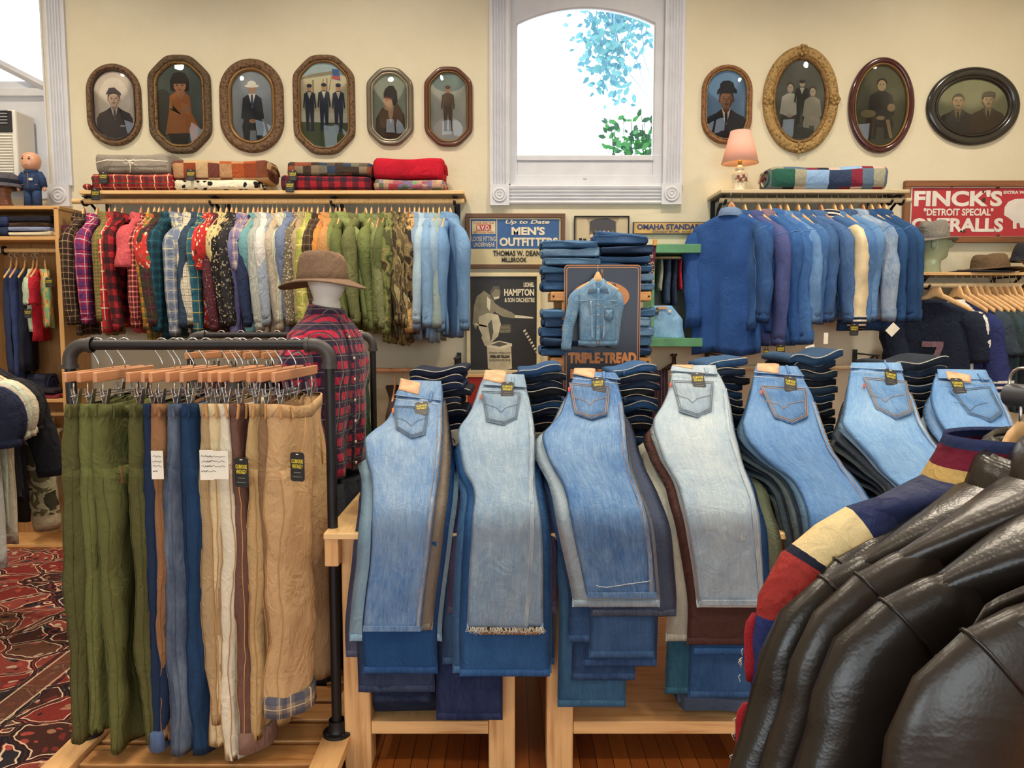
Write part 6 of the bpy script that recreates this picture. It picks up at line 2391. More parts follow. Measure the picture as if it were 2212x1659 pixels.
class Drape:
    def __init__(s, path):
        s.p = path
        s.s = [0]
        for a, b in zip(path, path[1:]):
            s.s.append(s.s[-1] + math.hypot(b[0] - a[0], b[1] - a[1]))

    def at(s, u):
        u = min(max(u, 0), s.s[-1] - 1e-6)
        for i in range(len(s.p) - 1):
            if u <= s.s[i + 1]:
                break
        t = (u - s.s[i]) / (s.s[i + 1] - s.s[i])
        a, b = s.p[i], s.p[i + 1]
        # smooth normal
        i0, i1 = max(i - 1, 0), min(i + 2, len(s.p) - 1)
        ty, tz = s.p[i1][0] - s.p[i0][0], s.p[i1][1] - s.p[i0][1]
        l = math.hypot(ty, tz)
        return (lerp(a[0], b[0], t), lerp(a[1], b[1], t)), (ty / l, tz / l), (tz / l, -ty / l)

    def hit(s, py):
        d = ray(CX, py)
        k = d[2] / d[1]
        f = [z - (EYE + y * k) for y, z in s.p]
        for i in range(len(f) - 1):
            if f[i] >= 0 > f[i + 1] or f[i] > 0 >= f[i + 1]:
                t = f[i] / (f[i] - f[i + 1])
                return lerp(s.s[i], s.s[i + 1], t)
        return 0.0 if f[0] < 0 else s.s[-1]

    def surf(s, px, py, h=0.0):
        """the point of the draped surface behind a pixel of the photograph, h above it"""
        u = s.hit(py)
        (y, z), t, n = s.at(u)
        d = ray(px, py)
        x = d[0] * y / d[1]
        nv = Vector((0, n[0], n[1]))
        if nv.y > 0:
            nv = -nv
        return Vector((x, y, z)) + nv * h

    def nrm(s, u):
        n = s.at(u)[2]
        v = Vector((0, n[0], n[1]))
        return -v if v.y > 0 else v


def drape_mesh(D, rows, thf, mat, seed, nu=20, nv=46, amp=1.0, hem_jag=0.0, top=True):
    """rows: (s, xl, xr)"""
    sd = Vector((seed * 1.3, seed * 2.1, 0))
    L = [(r[0], r[1]) for r in rows]
    Rr = [(r[0], r[2]) for r in rows]
    s0, s1 = rows[0][0], rows[-1][0]
    rings = []
    for j in range(nv + 1):
        q = j / nv
        u = lerp(s0, s1, q)
        xl, xr = spl(L, u), spl(Rr, u)
        (y, z), t, _ = D.at(u)
        n = D.nrm(u)
        th = thf(q)
        e = min(1, min(q, 1 - q) / .012 + .25)
        top, bot = [], []
        for i in range(nu):
            a = i / (nu - 1)
            x = lerp(xl, xr, a)
            edge = (1 - abs(2 * a - 1) ** 7) ** .5 if 0 < a < 1 else 0
            w = amp * (.010 * noise.noise(Vector((x * 9, u * 4.5, 0)) + sd) + .005 * noise.noise(Vector((x * 26, u * 13, 3)) + sd) + .0030 * noise.noise(Vector((x * 60, u * 22, 6)) + sd))
            w = max(w, -.003) if top else min(w, .0) - .0
            jg = hem_jag * noise.noise(Vector((x * 40, seed, 0))) if j == nv else 0
            p = Vector((x, y, z)) + n * (-(1 - edge) * th * .5 + w * edge) + Vector((0, t[0], t[1])) * jg
            p = p - n * (1 - e) * th * .4
            top.append(p)
            bot.append(Vector((x, y, z)) - n * (th * (.5 + .5 * edge) - (1 - e) * th * .4))
        rings.append(top + bot[::-1])
    return MB().loft(rings, True, True, True)


TOPS = {
    1: dict(zw=1.262, zb=1.00, px='pale blue', mat=('#4a73a8', '#a3b6c2', ((.14, .42, .13, .14, .75), (.10, .25, .09, .06, .5), (.12, .62, .10, .10, .35))),
            rows=[(824, 868, 954), (840, 858, 957), (880, 845, 957), (905, 830, 957), (928, 800, 957), (942, 786, 956), (960, 787, 955), (985, 789, 953), (1020, 799, 949), (1060, 803, 944), (1100, 802, 939), (1160, 802, 933), (1220, 799, 926), (1290, 790, 917), (1364, 783, 910)],
            patch=((866, 822), (909, 832), (904, 857), (861, 846)), pocket=((851, 880), (927, 884), (919, 941), (889, 949), (855, 928)), tag=(911, 892, .10), loop=((934, 850), (929, 872)), tab=(849, 892, '#d0672c'),
            band=((850, 865), (955, 877)), seam=((957, 880), (955, 985), (944, 1060), (933, 1160), (910, 1362))),
    2: dict(zw=1.285, zb=.99, px='stonewashed', mat=('#6d8aa8', '#adb9bf', ((.14, .30, .12, .12, .6), (.13, .55, .10, .20, .35))),
            rows=[(810, 1044, 1133), (830, 1034, 1137), (855, 1026, 1144), (890, 1010, 1151), (915, 992, 1155), (930, 988, 1156), (955, 991, 1157), (985, 996, 1156), (1015, 1003, 1156), (1045, 1020, 1158), (1075, 1024, 1163), (1110, 1020, 1168), (1160, 1018, 1172), (1230, 1013, 1174), (1300, 1010, 1174), (1358, 1008, 1174)],
            patch=((1050, 797), (1094, 808), (1090, 834), (1044, 824)), pocket=((1040, 848), (1125, 852), (1117, 909), (1089, 921), (1050, 912)), tag=(1096, 850, -.02), loop=((1108, 818), (1108, 838)), tab=(1038, 862, '#b5482e'),
            band=((1040, 842), (1140, 848)), seam=((1150, 860), (1157, 950), (1146, 1040), (1150, 1150), (1136, 1352)), fray=1),
    3: dict(zw=1.292, zb=.99, px='mid blue', mat=('#3a659e', '#94b0ca', ((.13, .42, .13, .13, .8), (.12, .25, .07, .08, .45))),
            rows=[(806, 1240, 1330), (830, 1230, 1338), (860, 1220, 1346), (890, 1208, 1350), (915, 1186, 1353), (930, 1173, 1354), (945, 1172, 1355), (975, 1180, 1358), (1005, 1194, 1362), (1035, 1212, 1372), (1070, 1224, 1386), (1110, 1231, 1400), (1160, 1240, 1409), (1220, 1253, 1414), (1292, 1268, 1420)],
            patch=((1242, 794), (1286, 802), (1283, 822), (1238, 812)), pocket=((1229, 830), (1317, 838), (1312, 899), (1278, 908), (1241, 896)), tag=(1292, 840, .12), loop=((1304, 808), (1304, 826)), tab=(1229, 846, '#b8354a'),
            band=((1232, 820), (1342, 832)), seam=((1350, 870), (1353, 950), (1368, 1030), (1390, 1110), (1404, 1200), (1408, 1288)), hemline=1),
    4: dict(zw=1.305, zb=1.0, px='lightest grey blue', mat=('#8aa1b8', '#c3cac8', ((.14, .25, .12, .16, .6), (.13, .55, .1, .22, .5))),
            rows=[(788, 1451, 1546), (810, 1449, 1560), (840, 1443, 1573), (870, 1430, 1580), (895, 1414, 1584), (908, 1411, 1586), (930, 1414, 1590), (960, 1424, 1598), (990, 1434, 1605), (1020, 1452, 1616), (1050, 1466, 1628), (1090, 1476, 1638), (1150, 1488, 1646), (1220, 1500, 1650), (1308, 1512, 1653)],
            patch=((1455, 777), (1498, 787), (1496, 802), (1452, 794)), pocket=((1449, 825), (1541, 828), (1537, 890), (1507, 904), (1467, 891)), tag=(1507, 830, .05), loop=((1523, 800), (1526, 812)), tab=(1448, 836, '#b0513a'),
            band=((1444, 812), (1552, 820)), seam=((1565, 840), (1575, 930), (1603, 1020), (1626, 1080), (1636, 1180), (1646, 1304)), hole=(1604, 1161)),
    5: dict(zw=1.31, zb=.98, px='clear blue', mat=('#4a74aa', '#83a3c4', ((.13, .28, .10, .10, .5), (.13, .5, .1, .16, .4))),
            rows=[(792, 1631, 1722), (820, 1626, 1742), (850, 1620, 1758), (880, 1612, 1768), (905, 1604, 1776), (920, 1605, 1781), (945, 1616, 1790), (975, 1640, 1803), (1000, 1668, 1822), (1025, 1705, 1845), (1055, 1728, 1868), (1090, 1742, 1890), (1140, 1750, 1915), (1220, 1756, 1935), (1320, 1760, 1945)],
            patch=((1636, 782), (1683, 792), (1681, 812), (1634, 805)), pocket=((1641, 836), (1741, 842), (1745, 903), (1712, 918), (1672, 905)), tag=(1705, 838, -.18), loop=((1698, 795), (1703, 812)), tab=(1644, 852, '#c4482f'),
            band=((1624, 816), (1738, 824)), seam=((1762, 870), (1782, 940), (1818, 1010), (1860, 1070), (1890, 1130), (1930, 1300))),
    6: dict(zw=1.315, zb=.97, px='bright sky blue', mat=('#5b8ac0', '#9bb8d0', ((.12, .22, .10, .12, .6), (.13, .45, .1, .16, .5))),
            rows=[(782, 1838, 1945), (805, 1836, 1954), (835, 1832, 1965), (865, 1828, 1978), (895, 1822, 1988), (910, 1820, 1993), (930, 1836, 2004), (955, 1858, 2020), (985, 1884, 2045), (1015, 1908, 2068), (1050, 1946, 2092), (1100, 1970, 2110), (1200, 1980, 2120)],
            patch=None, pocket=((1863, 817), (1957, 826), (1971, 894), (1936, 908), (1892, 888)), tag=(1921, 823, -.22), loop=((1910, 783), (1917, 803)), tab=(1865, 838, '#c0392b'),
            band=((1832, 806), (1952, 812)), seam=((1968, 850), (1992, 920), (2040, 990), (2080, 1050), (2110, 1190))),
    7: dict(zw=1.29, zb=.98, px='soft blue', mat=('#5785bd', '#8dadcd', ((.12, .25, .10, .12, .5),)),
            rows=[(800, 2022, 2130), (825, 2016, 2152), (855, 2012, 2166), (885, 2020, 2180), (910, 2034, 2192), (940, 2056, 2210), (975, 2084, 2232), (1010, 2100, 2250), (1060, 2110, 2262), (1160, 2120, 2270)],
            patch=((2042, 806), (2094, 815), (2096, 830), (2046, 824)), pocket=((2052, 846), (2136, 838), (2166, 895), (2140, 914), (2090, 898)), tag=(2066, 842, -.04), loop=((2112, 812), (2120, 826)), tab=None,
            band=((2022, 828), (2140, 832)), seam=((2160, 850), (2190, 930), (2240, 1010), (2262, 1100))),
}
ORD = ['', 'second', 'third', 'fourth', 'fifth', 'sixth', 'seventh', 'eighth', 'ninth', 'tenth', 'eleventh', 'twelfth', 'thirteenth', 'fourteenth', 'fifteenth', 'sixteenth', 'seventeenth']
# under layers: (depth fraction, colour, fade, shift of the two edges in px, hem py)
UNDER = {
    1: [(.14, '#6b6258', '#9a9084', 6, 24, 1362, 'grey brown'), (.28, '#1d4272', '#35608f', -4, 34, 1456, 'royal blue'), (.44, '#7190a6', '#a8bac0', -34, 44, 1386, 'washed pale'),
        (.58, '#24304a', None, -18, 26, 1496, 'blackish blue'), (.72, '#3c3f56', None, -46, 8, 1420, 'dark plum grey'), (.88, '#121c38', None, 14, 14, 1518, 'deep navy')],
    2: [(.14, '#7a614c', '#9c8570', 28, -6, 1372, 'sandy brown'), (.28, '#254d7e', '#4a75a8', -18, 16, 1462, 'strong blue'), (.44, '#34587e', None, -34, 20, 1455, 'slate blue'),
        (.60, '#3c3650', None, -46, 30, 1326, 'dull purple'), (.75, '#27415f', None, -58, 28, 1436, 'dark teal blue'), (.9, '#131f42', None, -74, -92, 1556, 'midnight navy')],
    3: [(.12, '#8b9dac', '#b4bdbf', -32, 8, 1312, 'pale grey'), (.26, '#3b4459', '#59627a', 10, 46, 1332, 'charcoal'), (.40, '#2e4d74', None, 8, 0, 1422, 'worn navy'),
        (.54, '#28466e', None, -40, -10, 1388, 'dull navy'), (.68, '#27436b', None, -4, 8, 1440, 'plain navy'), (.82, '#213b60', None, -30, -40, 1470, 'dusk navy'), (.93, '#2c5170', None, -62, -60, 1528, 'steel blue')],
    4: [(.10, '#adb8b8', '#c9cdc6', -4, -8, 1313, 'second grey'), (.22, '#4a302c', '#6d4a40', -24, -2, 1394, 'chocolate brown'), (.34, '#214878', '#3a6496', -10, 18, 1415, 'vivid blue'),
        (.46, '#8d8d84', None, -70, 22, 1386, 'stone grey'), (.58, '#5f6652', '#7a8068', 10, 52, 1306, 'sage green'), (.72, '#24466f', None, -14, -10, 1508, 'ink blue'), (.86, '#1f4a5e', None, -66, -20, 1500, 'petrol blue')],
    5: [(.10, '#54748f', '#7c98ad', -12, 6, 1200, 'smoke blue'), (.2, '#2c3a4a', None, -18, 10, 1220, 'dark slate'), (.3, '#4d5a5c', None, -30, 12, 1220, 'grey green'), (.4, '#2b2f3c', None, -34, 14, 1230, 'near black'),
        (.52, '#3f4c52', None, -44, 20, 1240, 'pewter'), (.64, '#24323e', None, -42, 24, 1240, 'black blue'), (.78, '#57625f', None, -46, 30, 1250, 'moss grey'), (.9, '#252a33', None, -40, 20, 1260, 'coal')],
    6: [(.10, '#7e9cba', '#a3b7c6', -6, 6, 1110, 'dusty blue'), (.22, '#39414b', None, -20, 10, 1120, 'graphite'), (.36, '#5c6266', None, -24, 14, 1130, 'ash grey'), (.50, '#2e3440', None, -28, 14, 1130, 'night grey'),
        (.66, '#454b50', None, -30, 14, 1140, 'lead grey'), (.84, '#2c4a70', None, -26, 12, 1150, 'denim navy')],
    7: [(.14, '#6f97c8', '#a0bbd6', -22, 6, 1080, 'cornflower'), (.30, '#8da3b6', None, -44, 8, 1090, 'bleached grey'), (.48, '#30557f', None, -48, 8, 1100, 'ocean blue'), (.7, '#274a73', None, -40, 10, 1110, 'harbour blue')],
}
NAMES = {1: 'the orange tab pair', 2: 'the frayed pair', 3: 'the let down hem pair', 4: 'the palest grey pair', 5: 'the clear blue pair', 6: 'the sky blue pair', 7: 'the soft blue pair'}
TOPLAB = {1: 'pale blue jeans with orange tab topping the stack nearest the trouser rack', 2: 'stonewashed jeans with frayed hem topping their stack', 3: 'mid blue jeans with let down hem topping their stack',
          4: 'lightest grey blue jeans with small hole topping their stack', 5: 'clear blue jeans with tan patch topping the stack beside the grey pair', 6: 'bright sky blue jeans without patch topping their stack', 7: 'soft blue jeans topping the stack beside the varsity jacket'}


def quadpatch(D, q, h, n=6):
    """surface patch from four pixel corners (tl, tr, br, bl)"""
    b = MB()
    rings = []
    for j in range(n + 1):
        row = []
        for i in range(n + 1):
            a, c = i / n, j / n
            x = lerp(lerp(q[0][0], q[1][0], a), lerp(q[3][0], q[2][0], a), c)
            y = lerp(lerp(q[0][1], q[1][1], a), lerp(q[3][1], q[2][1], a), c)
            row.append(D.surf(x, y, h))
        rings.append(row)
    return b.loft(rings[::-1], False)


def dense(pts, k=6, close=True):
    out = []
    n = len(pts)
    for i in range(n if close else n - 1):
        a, b_ = pts[i], pts[(i + 1) % n]
        out += [(lerp(a[0], b_[0], j / k), lerp(a[1], b_[1], j / k)) for j in range(k)]
    if not close:
        out.append(pts[-1])
    return out


for si, T in TOPS.items():
    D = Drape(mkpath(T['zw'], 2.39, T['zb'], 2.325))
    rows = []
    for py, xl_, xr_ in T['rows']:
        u = D.hit(py)
        rows.append((u, D.surf(xl_, py).x, D.surf(xr_, py).x))
    c = D.surf((T['rows'][5][1] + T['rows'][5][2]) / 2, T['rows'][5][0])
    t = thing('jeans', TOPLAB[si], 'jeans', (c.x, c.y, c.z), 0, 'jeans topping the table stacks')
    col, fade, zones = T['mat']
    zones = tuple((a, b_, c_ * 1.05, d_ * 1.9, e_ * .46) for a, b_, c_, d_, e_ in zones)
    m = denim(col, fade, .5, .62, seed=si * 3, zones=zones)
    drape_mesh(D, rows, lambda q: .030 - .012 * q, m, si, 26, 64, 1.0, .012 if T.get('fray') else .003).build('folded_legs', m, t, world=True)
    dk = denim(tuple(x * .8 for x in C(col)[:3]) + (1,), fade, .7, .5, seed=si * 3 + 1)
    # waistband along the top edge
    (bl, br) = T['band']
    r0, r1 = T['rows'][0], T['rows'][1]
    q = ((r0[1] + 1, r0[0] - 1), (r0[2] - 1, r0[0] + 4), br, bl)
    quadpatch(D, ((r0[1] + 2, r0[0] + 1), (r0[2] - 1, r0[0] + 3), (br[0] - 2, br[1] - 8), (bl[0] + 4, bl[1] - 8)), .006, 8).build('waistband', m, t, world=True, solid=.004)
    b = MB()
    for dy in (-9, 0):
        b.tube([D.surf(x, y + dy, .0075) for x, y in dense([(bl[0] + 3, bl[1]), (br[0] - 2, br[1])], 10, False)], .0011, 5)
    b.build('waist_stitching', STITCHPALE, t, world=True)
    if T['patch']:
        quadpatch(D, T['patch'], .009).build('leather_patch', PATCH, t, world=True, solid=.002)
    # back pocket with its stitching
    pk = T['pocket']
    dn_ = dense(pk)
    pts = [D.surf(x, y, .0085) for x, y in dn_]
    ctr = D.surf(sum(p[0] for p in pk) / 5, sum(p[1] for p in pk) / 5, .0105)
    b = MB()
    rim = [D.surf(x, y, .003) for x, y in dn_]
    mid = [p.lerp(ctr, .5) + (D.nrm(D.hit(q[1])) * .001) for p, q in zip(pts, dn_)]
    u0 = pts[0]
    b.loft([rim, pts, mid, [p.lerp(ctr, .98) for p in pts]], True, False, True)
    b.uv = [[(b.v[i][0], D.hit(860) + b.v[i][1]) for i in f] for f in b.f]
    po = b.build('back_pocket', dk, t, world=True)
    b = MB()
    cx_, cy_ = sum(p[0] for p in pk) / 5, sum(p[1] for p in pk) / 5
    for k in (.97, .88):
        b.tube([D.surf(cx_ + (x - cx_) * k, cy_ + (y - cy_) * k, .0105) for x, y in dn_ + dn_[:1]], .0009, 5)
    xl_, xr_ = pk[0][0], pk[1][0]
    ym = lerp(pk[0][1], pk[3][1], .45)
    xm = (xl_ + xr_) / 2
    b.tube([D.surf(x, y, .0125) for x, y in dense([(xl_ + 6, ym - 2), (xl_ + 16, ym + 0), (xm - 10, ym + 6), (xm, ym + 16), (xm + 10, ym + 6), (xr_ - 16, ym + 1), (xr_ - 6, ym - 1)], 4, False)], .0009, 5)
    b.build('pocket_stitching', STITCH if si in (3, 5, 6) else plain('#5d6672', .8, name='thread_grey'), po, world=True)
    if T['tab']:
        x, y, cc = T['tab']
        quadpatch(D, ((x - 2, y - 5), (x + 2, y - 5), (x + 2, y + 5), (x - 2, y + 5)), .010, 2).build('pocket_tab', plain(cc, .7, name='tab_cloth'), po, world=True, solid=.0012)
    (a, c_) = T['loop']
    b = MB()
    b.tube([D.surf(*a, .006), D.surf(lerp(a[0], c_[0], .1), lerp(a[1], c_[1], .1), .013), D.surf(lerp(a[0], c_[0], .9), lerp(a[1], c_[1], .9), .013), D.surf(*c_, .006)], .0055, 8, flat=.5)
    b.build('belt_loop', m, t, world=True)
    # seam: two thread lines and a ridge down the outer leg
    redge = [(r_[0], r_[2]) for r_ in T['rows']]
    sm = [(min(x, spl(redge, y) - 8), y) for x, y in dense(list(T['seam']), 10, False)]
    rg = []
    for x, y in sm:
        p = D.surf(x, y, .0)
        n = D.nrm(D.hit(y))
        rg.append([p + Vector((dx, 0, 0)) + n * h for dx, h in ((-.006, -.001), (-.004, .0028), (.0, .0036), (.004, .0028), (.006, -.001))])
    b = MB().loft(rg[::-1], False)
    b.build('side_seam', denim(col, fade, 1.1, .9, seed=si + 3), t, world=True)
    b = MB()
    for dx in (-5, 5):
        b.tube([D.surf(x + dx * .75, y, .0036) for x, y in sm], .0007, 4)
    b.build('seam_stitching', STITCHPALE if si in (2, 4) else STITCH, t, world=True)
    hy = T['rows'][-1]
    if not T.get('fray'):
        quadpatch(D, ((hy[1] + 2, hy[0] - 13), (hy[2] - 2, hy[0] - 13), (hy[2] - 2, hy[0] - 1), (hy[1] + 2, hy[0] - 1)), .0035, 10).build('hem', denim(col, fade, .7, .75, seed=si), t, world=True, solid=.004)
    if T.get('fray'):
        b = MB()
        rr = random.Random(2)
        for i in range(150):
            x = lerp(hy[1], hy[2], rr.random())
            p = D.surf(x, hy[0] - 3, rr.uniform(-.004, .004))
            b.tube([p, p + Vector((rr.uniform(-.008, .008), rr.uniform(-.01, .0), -rr.uniform(.005, .012))), p + Vector((rr.uniform(-.014, .014), rr.uniform(-.012, .0), -rr.uniform(.008, .022)))], .0007, 4)
        b.build('frayed_hem', plain('#cfcabc', .9, name='cotton_fray'), t, world=True)
    if T.get('hemline'):
        b = MB()
        b.tube([D.surf(x, y + 2.2 * noise.noise(Vector((x * .13, 0, 0))), .003) for x, y in dense([(1288, 1265), (1310, 1268), (1350, 1262), (1406, 1254)], 14, False)], .0014, 5)
        b.build('let_down_hem_mark', plain('#c3cbd0', .9, name='cotton_fray'), t, world=True)
    if T.get('hole'):
        x, y = T['hole']
        b = MB()
        rr = random.Random(8)
        for i in range(9):
            p = D.surf(x + rr.uniform(-4, 4), y + rr.uniform(-5, 5), .003)
            b.tube([p, p + Vector((rr.uniform(-.004, .004), -.003, rr.uniform(-.005, .005)))], .001, 4)
        b.build('small_hole', plain('#dedcd2', .9, name='cotton_fray'), t, world=True)
    x, y, rot = T['tag']
    p = D.surf(x, y, .018)
    n = D.nrm(D.hit(y))
    up = n.cross(Vector((1, 0, 0)))
    up = -up if up.z < 0 else up
    up = (up + n * .25).normalized()
    hang_tag(t, frame_at(p, Vector((math.cos(rot), 0, math.sin(rot))), up + Vector((-math.sin(rot), 0, 0)) * .6), .0455, .070)
    # ---------------- pairs below
    for k, (f, c1, fd, dl, dr, hem, nm) in enumerate(UNDER[si]):
        zw, zb = lerp(T['zw'], TZ + .05, f), lerp(T['zb'], TZ + .035, f)
        D2 = Drape(mkpath(zw, 2.40 + .03 * f, zb, 2.331 + .050 * f, 2.93 - .01 * f))
        rows2 = []
        for py, xl_, xr_ in T['rows']:
            u = D.hit(py)
            u2 = u * D2.s[-1] / D.s[-1] if py < 1000 else None
            a = D.surf(xl_, py)
            b_ = D.surf(xr_, py)
            # same place along the stack, lower down
            qy = (py - T['rows'][0][0]) / 240
            sh = min(1, max(0, qy)) ** .7
            rows2.append((u, a.x + dl * .0014 * (.45 + .55 * sh), b_.x + dr * .0014 * (.35 + .65 * sh)))
        # where this pair ends
        uh = D2.hit(hem)
        off = D.hit(1100) - D2.hit(1100)
        rows2 = [(max(0, u - (off if i > 6 else off * i / 7)), a, b_) for i, (u, a, b_) in enumerate(rows2)]
        keep = [r_ for r_ in rows2 if r_[0] < uh - .03]
        last = keep[-1]
        nxt = [r_ for r_ in rows2 if r_[0] >= uh - .03]
        if nxt:
            q = (uh - last[0]) / max(nxt[0][0] - last[0], 1e-4)
            keep.append((uh, lerp(last[1], nxt[0][1], min(q, 1)), lerp(last[2], nxt[0][2], min(q, 1))))
        else:
            keep.append((uh, last[1], last[2]))
        ok = [keep[0]]
        for r_ in keep[1:]:
            if r_[0] > ok[-1][0] + .004:
                ok.append(r_)
        fn = UNDER[si][k + 1][0] if k + 1 < len(UNDER[si]) else 1.0
        dth = max(.02, (fn - f) * (T['zw'] - TZ) * .92)
        hth = max(.006, .026 * (fn - f) * .9)
        m2 = denim(c1, fd, .5, .35, seed=si * 20 + k) if nm not in ('chocolate brown', 'sage green') else cloth(c1, name='corduroy')
        cz = D2.at(.3)[0]
        t2 = thing('jeans', f'{nm} pair, {ORD[k + 1]} from the top under {NAMES[si]}', 'jeans', ((ok[2][1] + ok[2][2]) / 2, cz[0], cz[1]), 0, 'jeans layered under the top pairs')
        drape_mesh(D2, ok, (lambda q, a=dth, b__=hth: lerp(a, max(b__, .009), min(1, q * 1.8))), m2, si * 10 + k, 14, 34, .6, top=False).build('folded_legs', m2, t2, world=True)
        (uu, xa, xb) = ok[-1]
        rg = []
        for du, hh in ((.024, .0005), (.022, .004), (.003, .004), (.001, .0005)):
            (y, z), _, _ = D2.at(uu - du)
            rg.append([Vector((lerp(xa + .006, xb - .006, i / 12), y, z)) + D2.nrm(uu - du) * (hh - .002) for i in range(13)])
        MB().loft(rg[::-1], False).build('hem', denim(c1, None, .7, .5, seed=k) if nm not in ('chocolate brown', 'sage green') else m2, t2, world=True)

# ================================================================ stacks of waistbands behind them
REARST = {1: (884, 1010, 800, .84, ('#141b30', '#1a2440', '#1d2a44', '#20242e', '#24304a', '#1b1d26')), 2: (1112, 1224, 796, .84, ('#27476f', '#1c2230', '#20283c', '#17191f', '#202637')),
          3: (1322, 1422, 796, .84, ('#2b4e78', '#1b2333', '#22304a', '#16181e', '#283a56')), 4: (1532, 1620, 781, .84, ('#2a4a6e', '#1f2a3c', '#181c26', '#243650')),
          5: (1708, 1812, 769, .84, ('#26415f', '#1c2838', '#27333f', '#171c25', '#31465a')), 6: (1934, 2052, 782, .84, ('#1d2531', '#26344a', '#181b24', '#2f4664'))}
for si, (xa, xb, yt, zb, cols) in REARST.items():
    Yf = 2.985
    ztop = P(0, yt, Yf).z
    n = 17
    hgt = (ztop - zb) / n
    rr = random.Random(si * 11)
    for k in range(n):
        z1 = ztop - k * hgt
        x0, x1 = P(xa, 800, Yf).x + rr.uniform(-.014, .014), P(xb, 800, Yf).x + rr.uniform(-.026, .012)
        yf = Yf + rr.uniform(-.015, .02)
        cc = cols[k % len(cols)] if k else cols[0]
        m = denim(cc, None, .35, .2, seed=si)
        t = thing('folded_jeans', f'folded jeans, {"top waistband" if k == 0 else "first waistband below the top" if k == 1 else ORD[k] + " waistband below the top"}, behind {NAMES[si]}', 'jeans',
                  ((x0 + x1) / 2, yf + .15, z1 - hgt), 0, 'folded jeans stacked at the back of the tables')
        ph, am = si * 1.3 + rr.uniform(-.7, .7), rr.uniform(.12, .36) * hgt
        lift = (.026 if k == 0 else (.016 if k == 1 else .008)) * (1 if si != 1 else .5)

        def wav(a):
            return am * math.sin(a * 7 + ph) + lift * max(0, a - .45) * 1.8 * (1 - k / n)
        nn = 16
        rings = []
        for j, (yy, sq) in enumerate(((0, .94), (.006, 1), (.12, 1), (.28, .95), (.33, .7))):
            top = [(lerp(x0, x1, i / nn), yf + yy, z1 - hgt + hgt * .96 * sq * (1 - abs(2 * i / nn - 1) ** 8 * .30) + wav(i / nn)) for i in range(nn + 1)]
            bot = [(lerp(x0, x1, i / nn), yf + yy, z1 - hgt * 1.12 + wav(i / nn)) for i in range(nn + 1)]
            rings.append(top + bot[::-1])
        MB().loft(rings, True, True, True).build('folded_cloth', m, t, world=True)
        b = MB()
        up = [Vector((lerp(x0 + .004, x1 - .003, i / nn), yf - .003, z1 - hgt + hgt * .93 * (1 - abs(2 * i / nn - 1) ** 8 * .28) + wav(i / nn))) for i in range(nn + 1)]
        lo = [Vector((p.x, p.y + .002, p.z - hgt * (.35 + .2 * math.sin(i * .9 + ph)))) for i, p in enumerate(up)]
        b.tube(up, .0019, 6)
        b.build('waistband_edge', plain('#b3a28c' if k % 3 else '#c6c1b6', .9, name='waistband_lining'), t, world=True)
        if si in (3,) and k in (0, 4):
            MB().tube([up[4] + Vector((0, -.004, 0)), up[4] + Vector((0, -.005, -hgt * .9))], .006, 6, flat=.5).build('belt_loop', m, t, world=True)
# size cards
for lab, x0, x1, y0, y1, s in (('white size card reading 24 with a curved arrow', 958, 992, 930, 963, '24W'), ('white size card reading 25 between two stacks', 1156, 1186, 934, 962, '25W')):
    r = rect(x0, x0 and y0, x1, y1, 2.95)
    r = rect(x0, y0, x1, y1, 2.95)
    t = thing('size_card', lab, 'card', ((r[0] + r[1]) / 2, 2.955, r[2]))
    b = MB()
    rbox(b, r, 2.950, 2.953)
    b.build('card', CARD, t, smooth=False, world=True)
    ptxt(s, x0 + 2, y0 + 4, x0 + 18, y0 + 12, 2.949, INK, t, bold=.002)
    b = MB()
    p = lambda x, y: P(x, y, 2.9485)
    b.tube([p(x0 + 17 + 8 * math.cos(a * .4), y0 + 24 - 7 * math.sin(a * .4)) for a in range(-1, 8)], .0012, 5)
    b.tube([p(x0 + 5, y0 + 24), p(x0 + 9, y0 + 30), p(x0 + 14, y0 + 26)], .0012, 5)
    b.build('drawn_arrow', INK, t, world=True)
# jeans left on the lower shelves
for lab, x0, x1, y0, y1, c, Y in (('black jeans slumped on the lower shelf of the first table', 808, 960, 1462, 1556, '#151b2c', 2.47), ('deep navy jeans on the lower shelf of the first table', 950, 1040, 1490, 1556, '#14203f', 2.49),
                                  ('grey blue jeans folded on the lower shelf of the long table', 1478, 1660, 1522, 1556, '#4a566c', 2.46), ('dusty pink folded trousers behind the grey blue jeans', 1540, 1680, 1500, 1530, '#7d625c', 2.95)):
    r = rect(x0, y0, x1, y1, Y)
    h = (y1 - y0) * Y / F
    py1 = CY
    t = folded('folded_jeans', lab, 'jeans', x0, x1, y0, y1, Y, [denim(c, None, .3)], None, depth=.3, layers=2, seed=x0, rough=2.2, sag=.3)
    t.location.z = ZL + .002
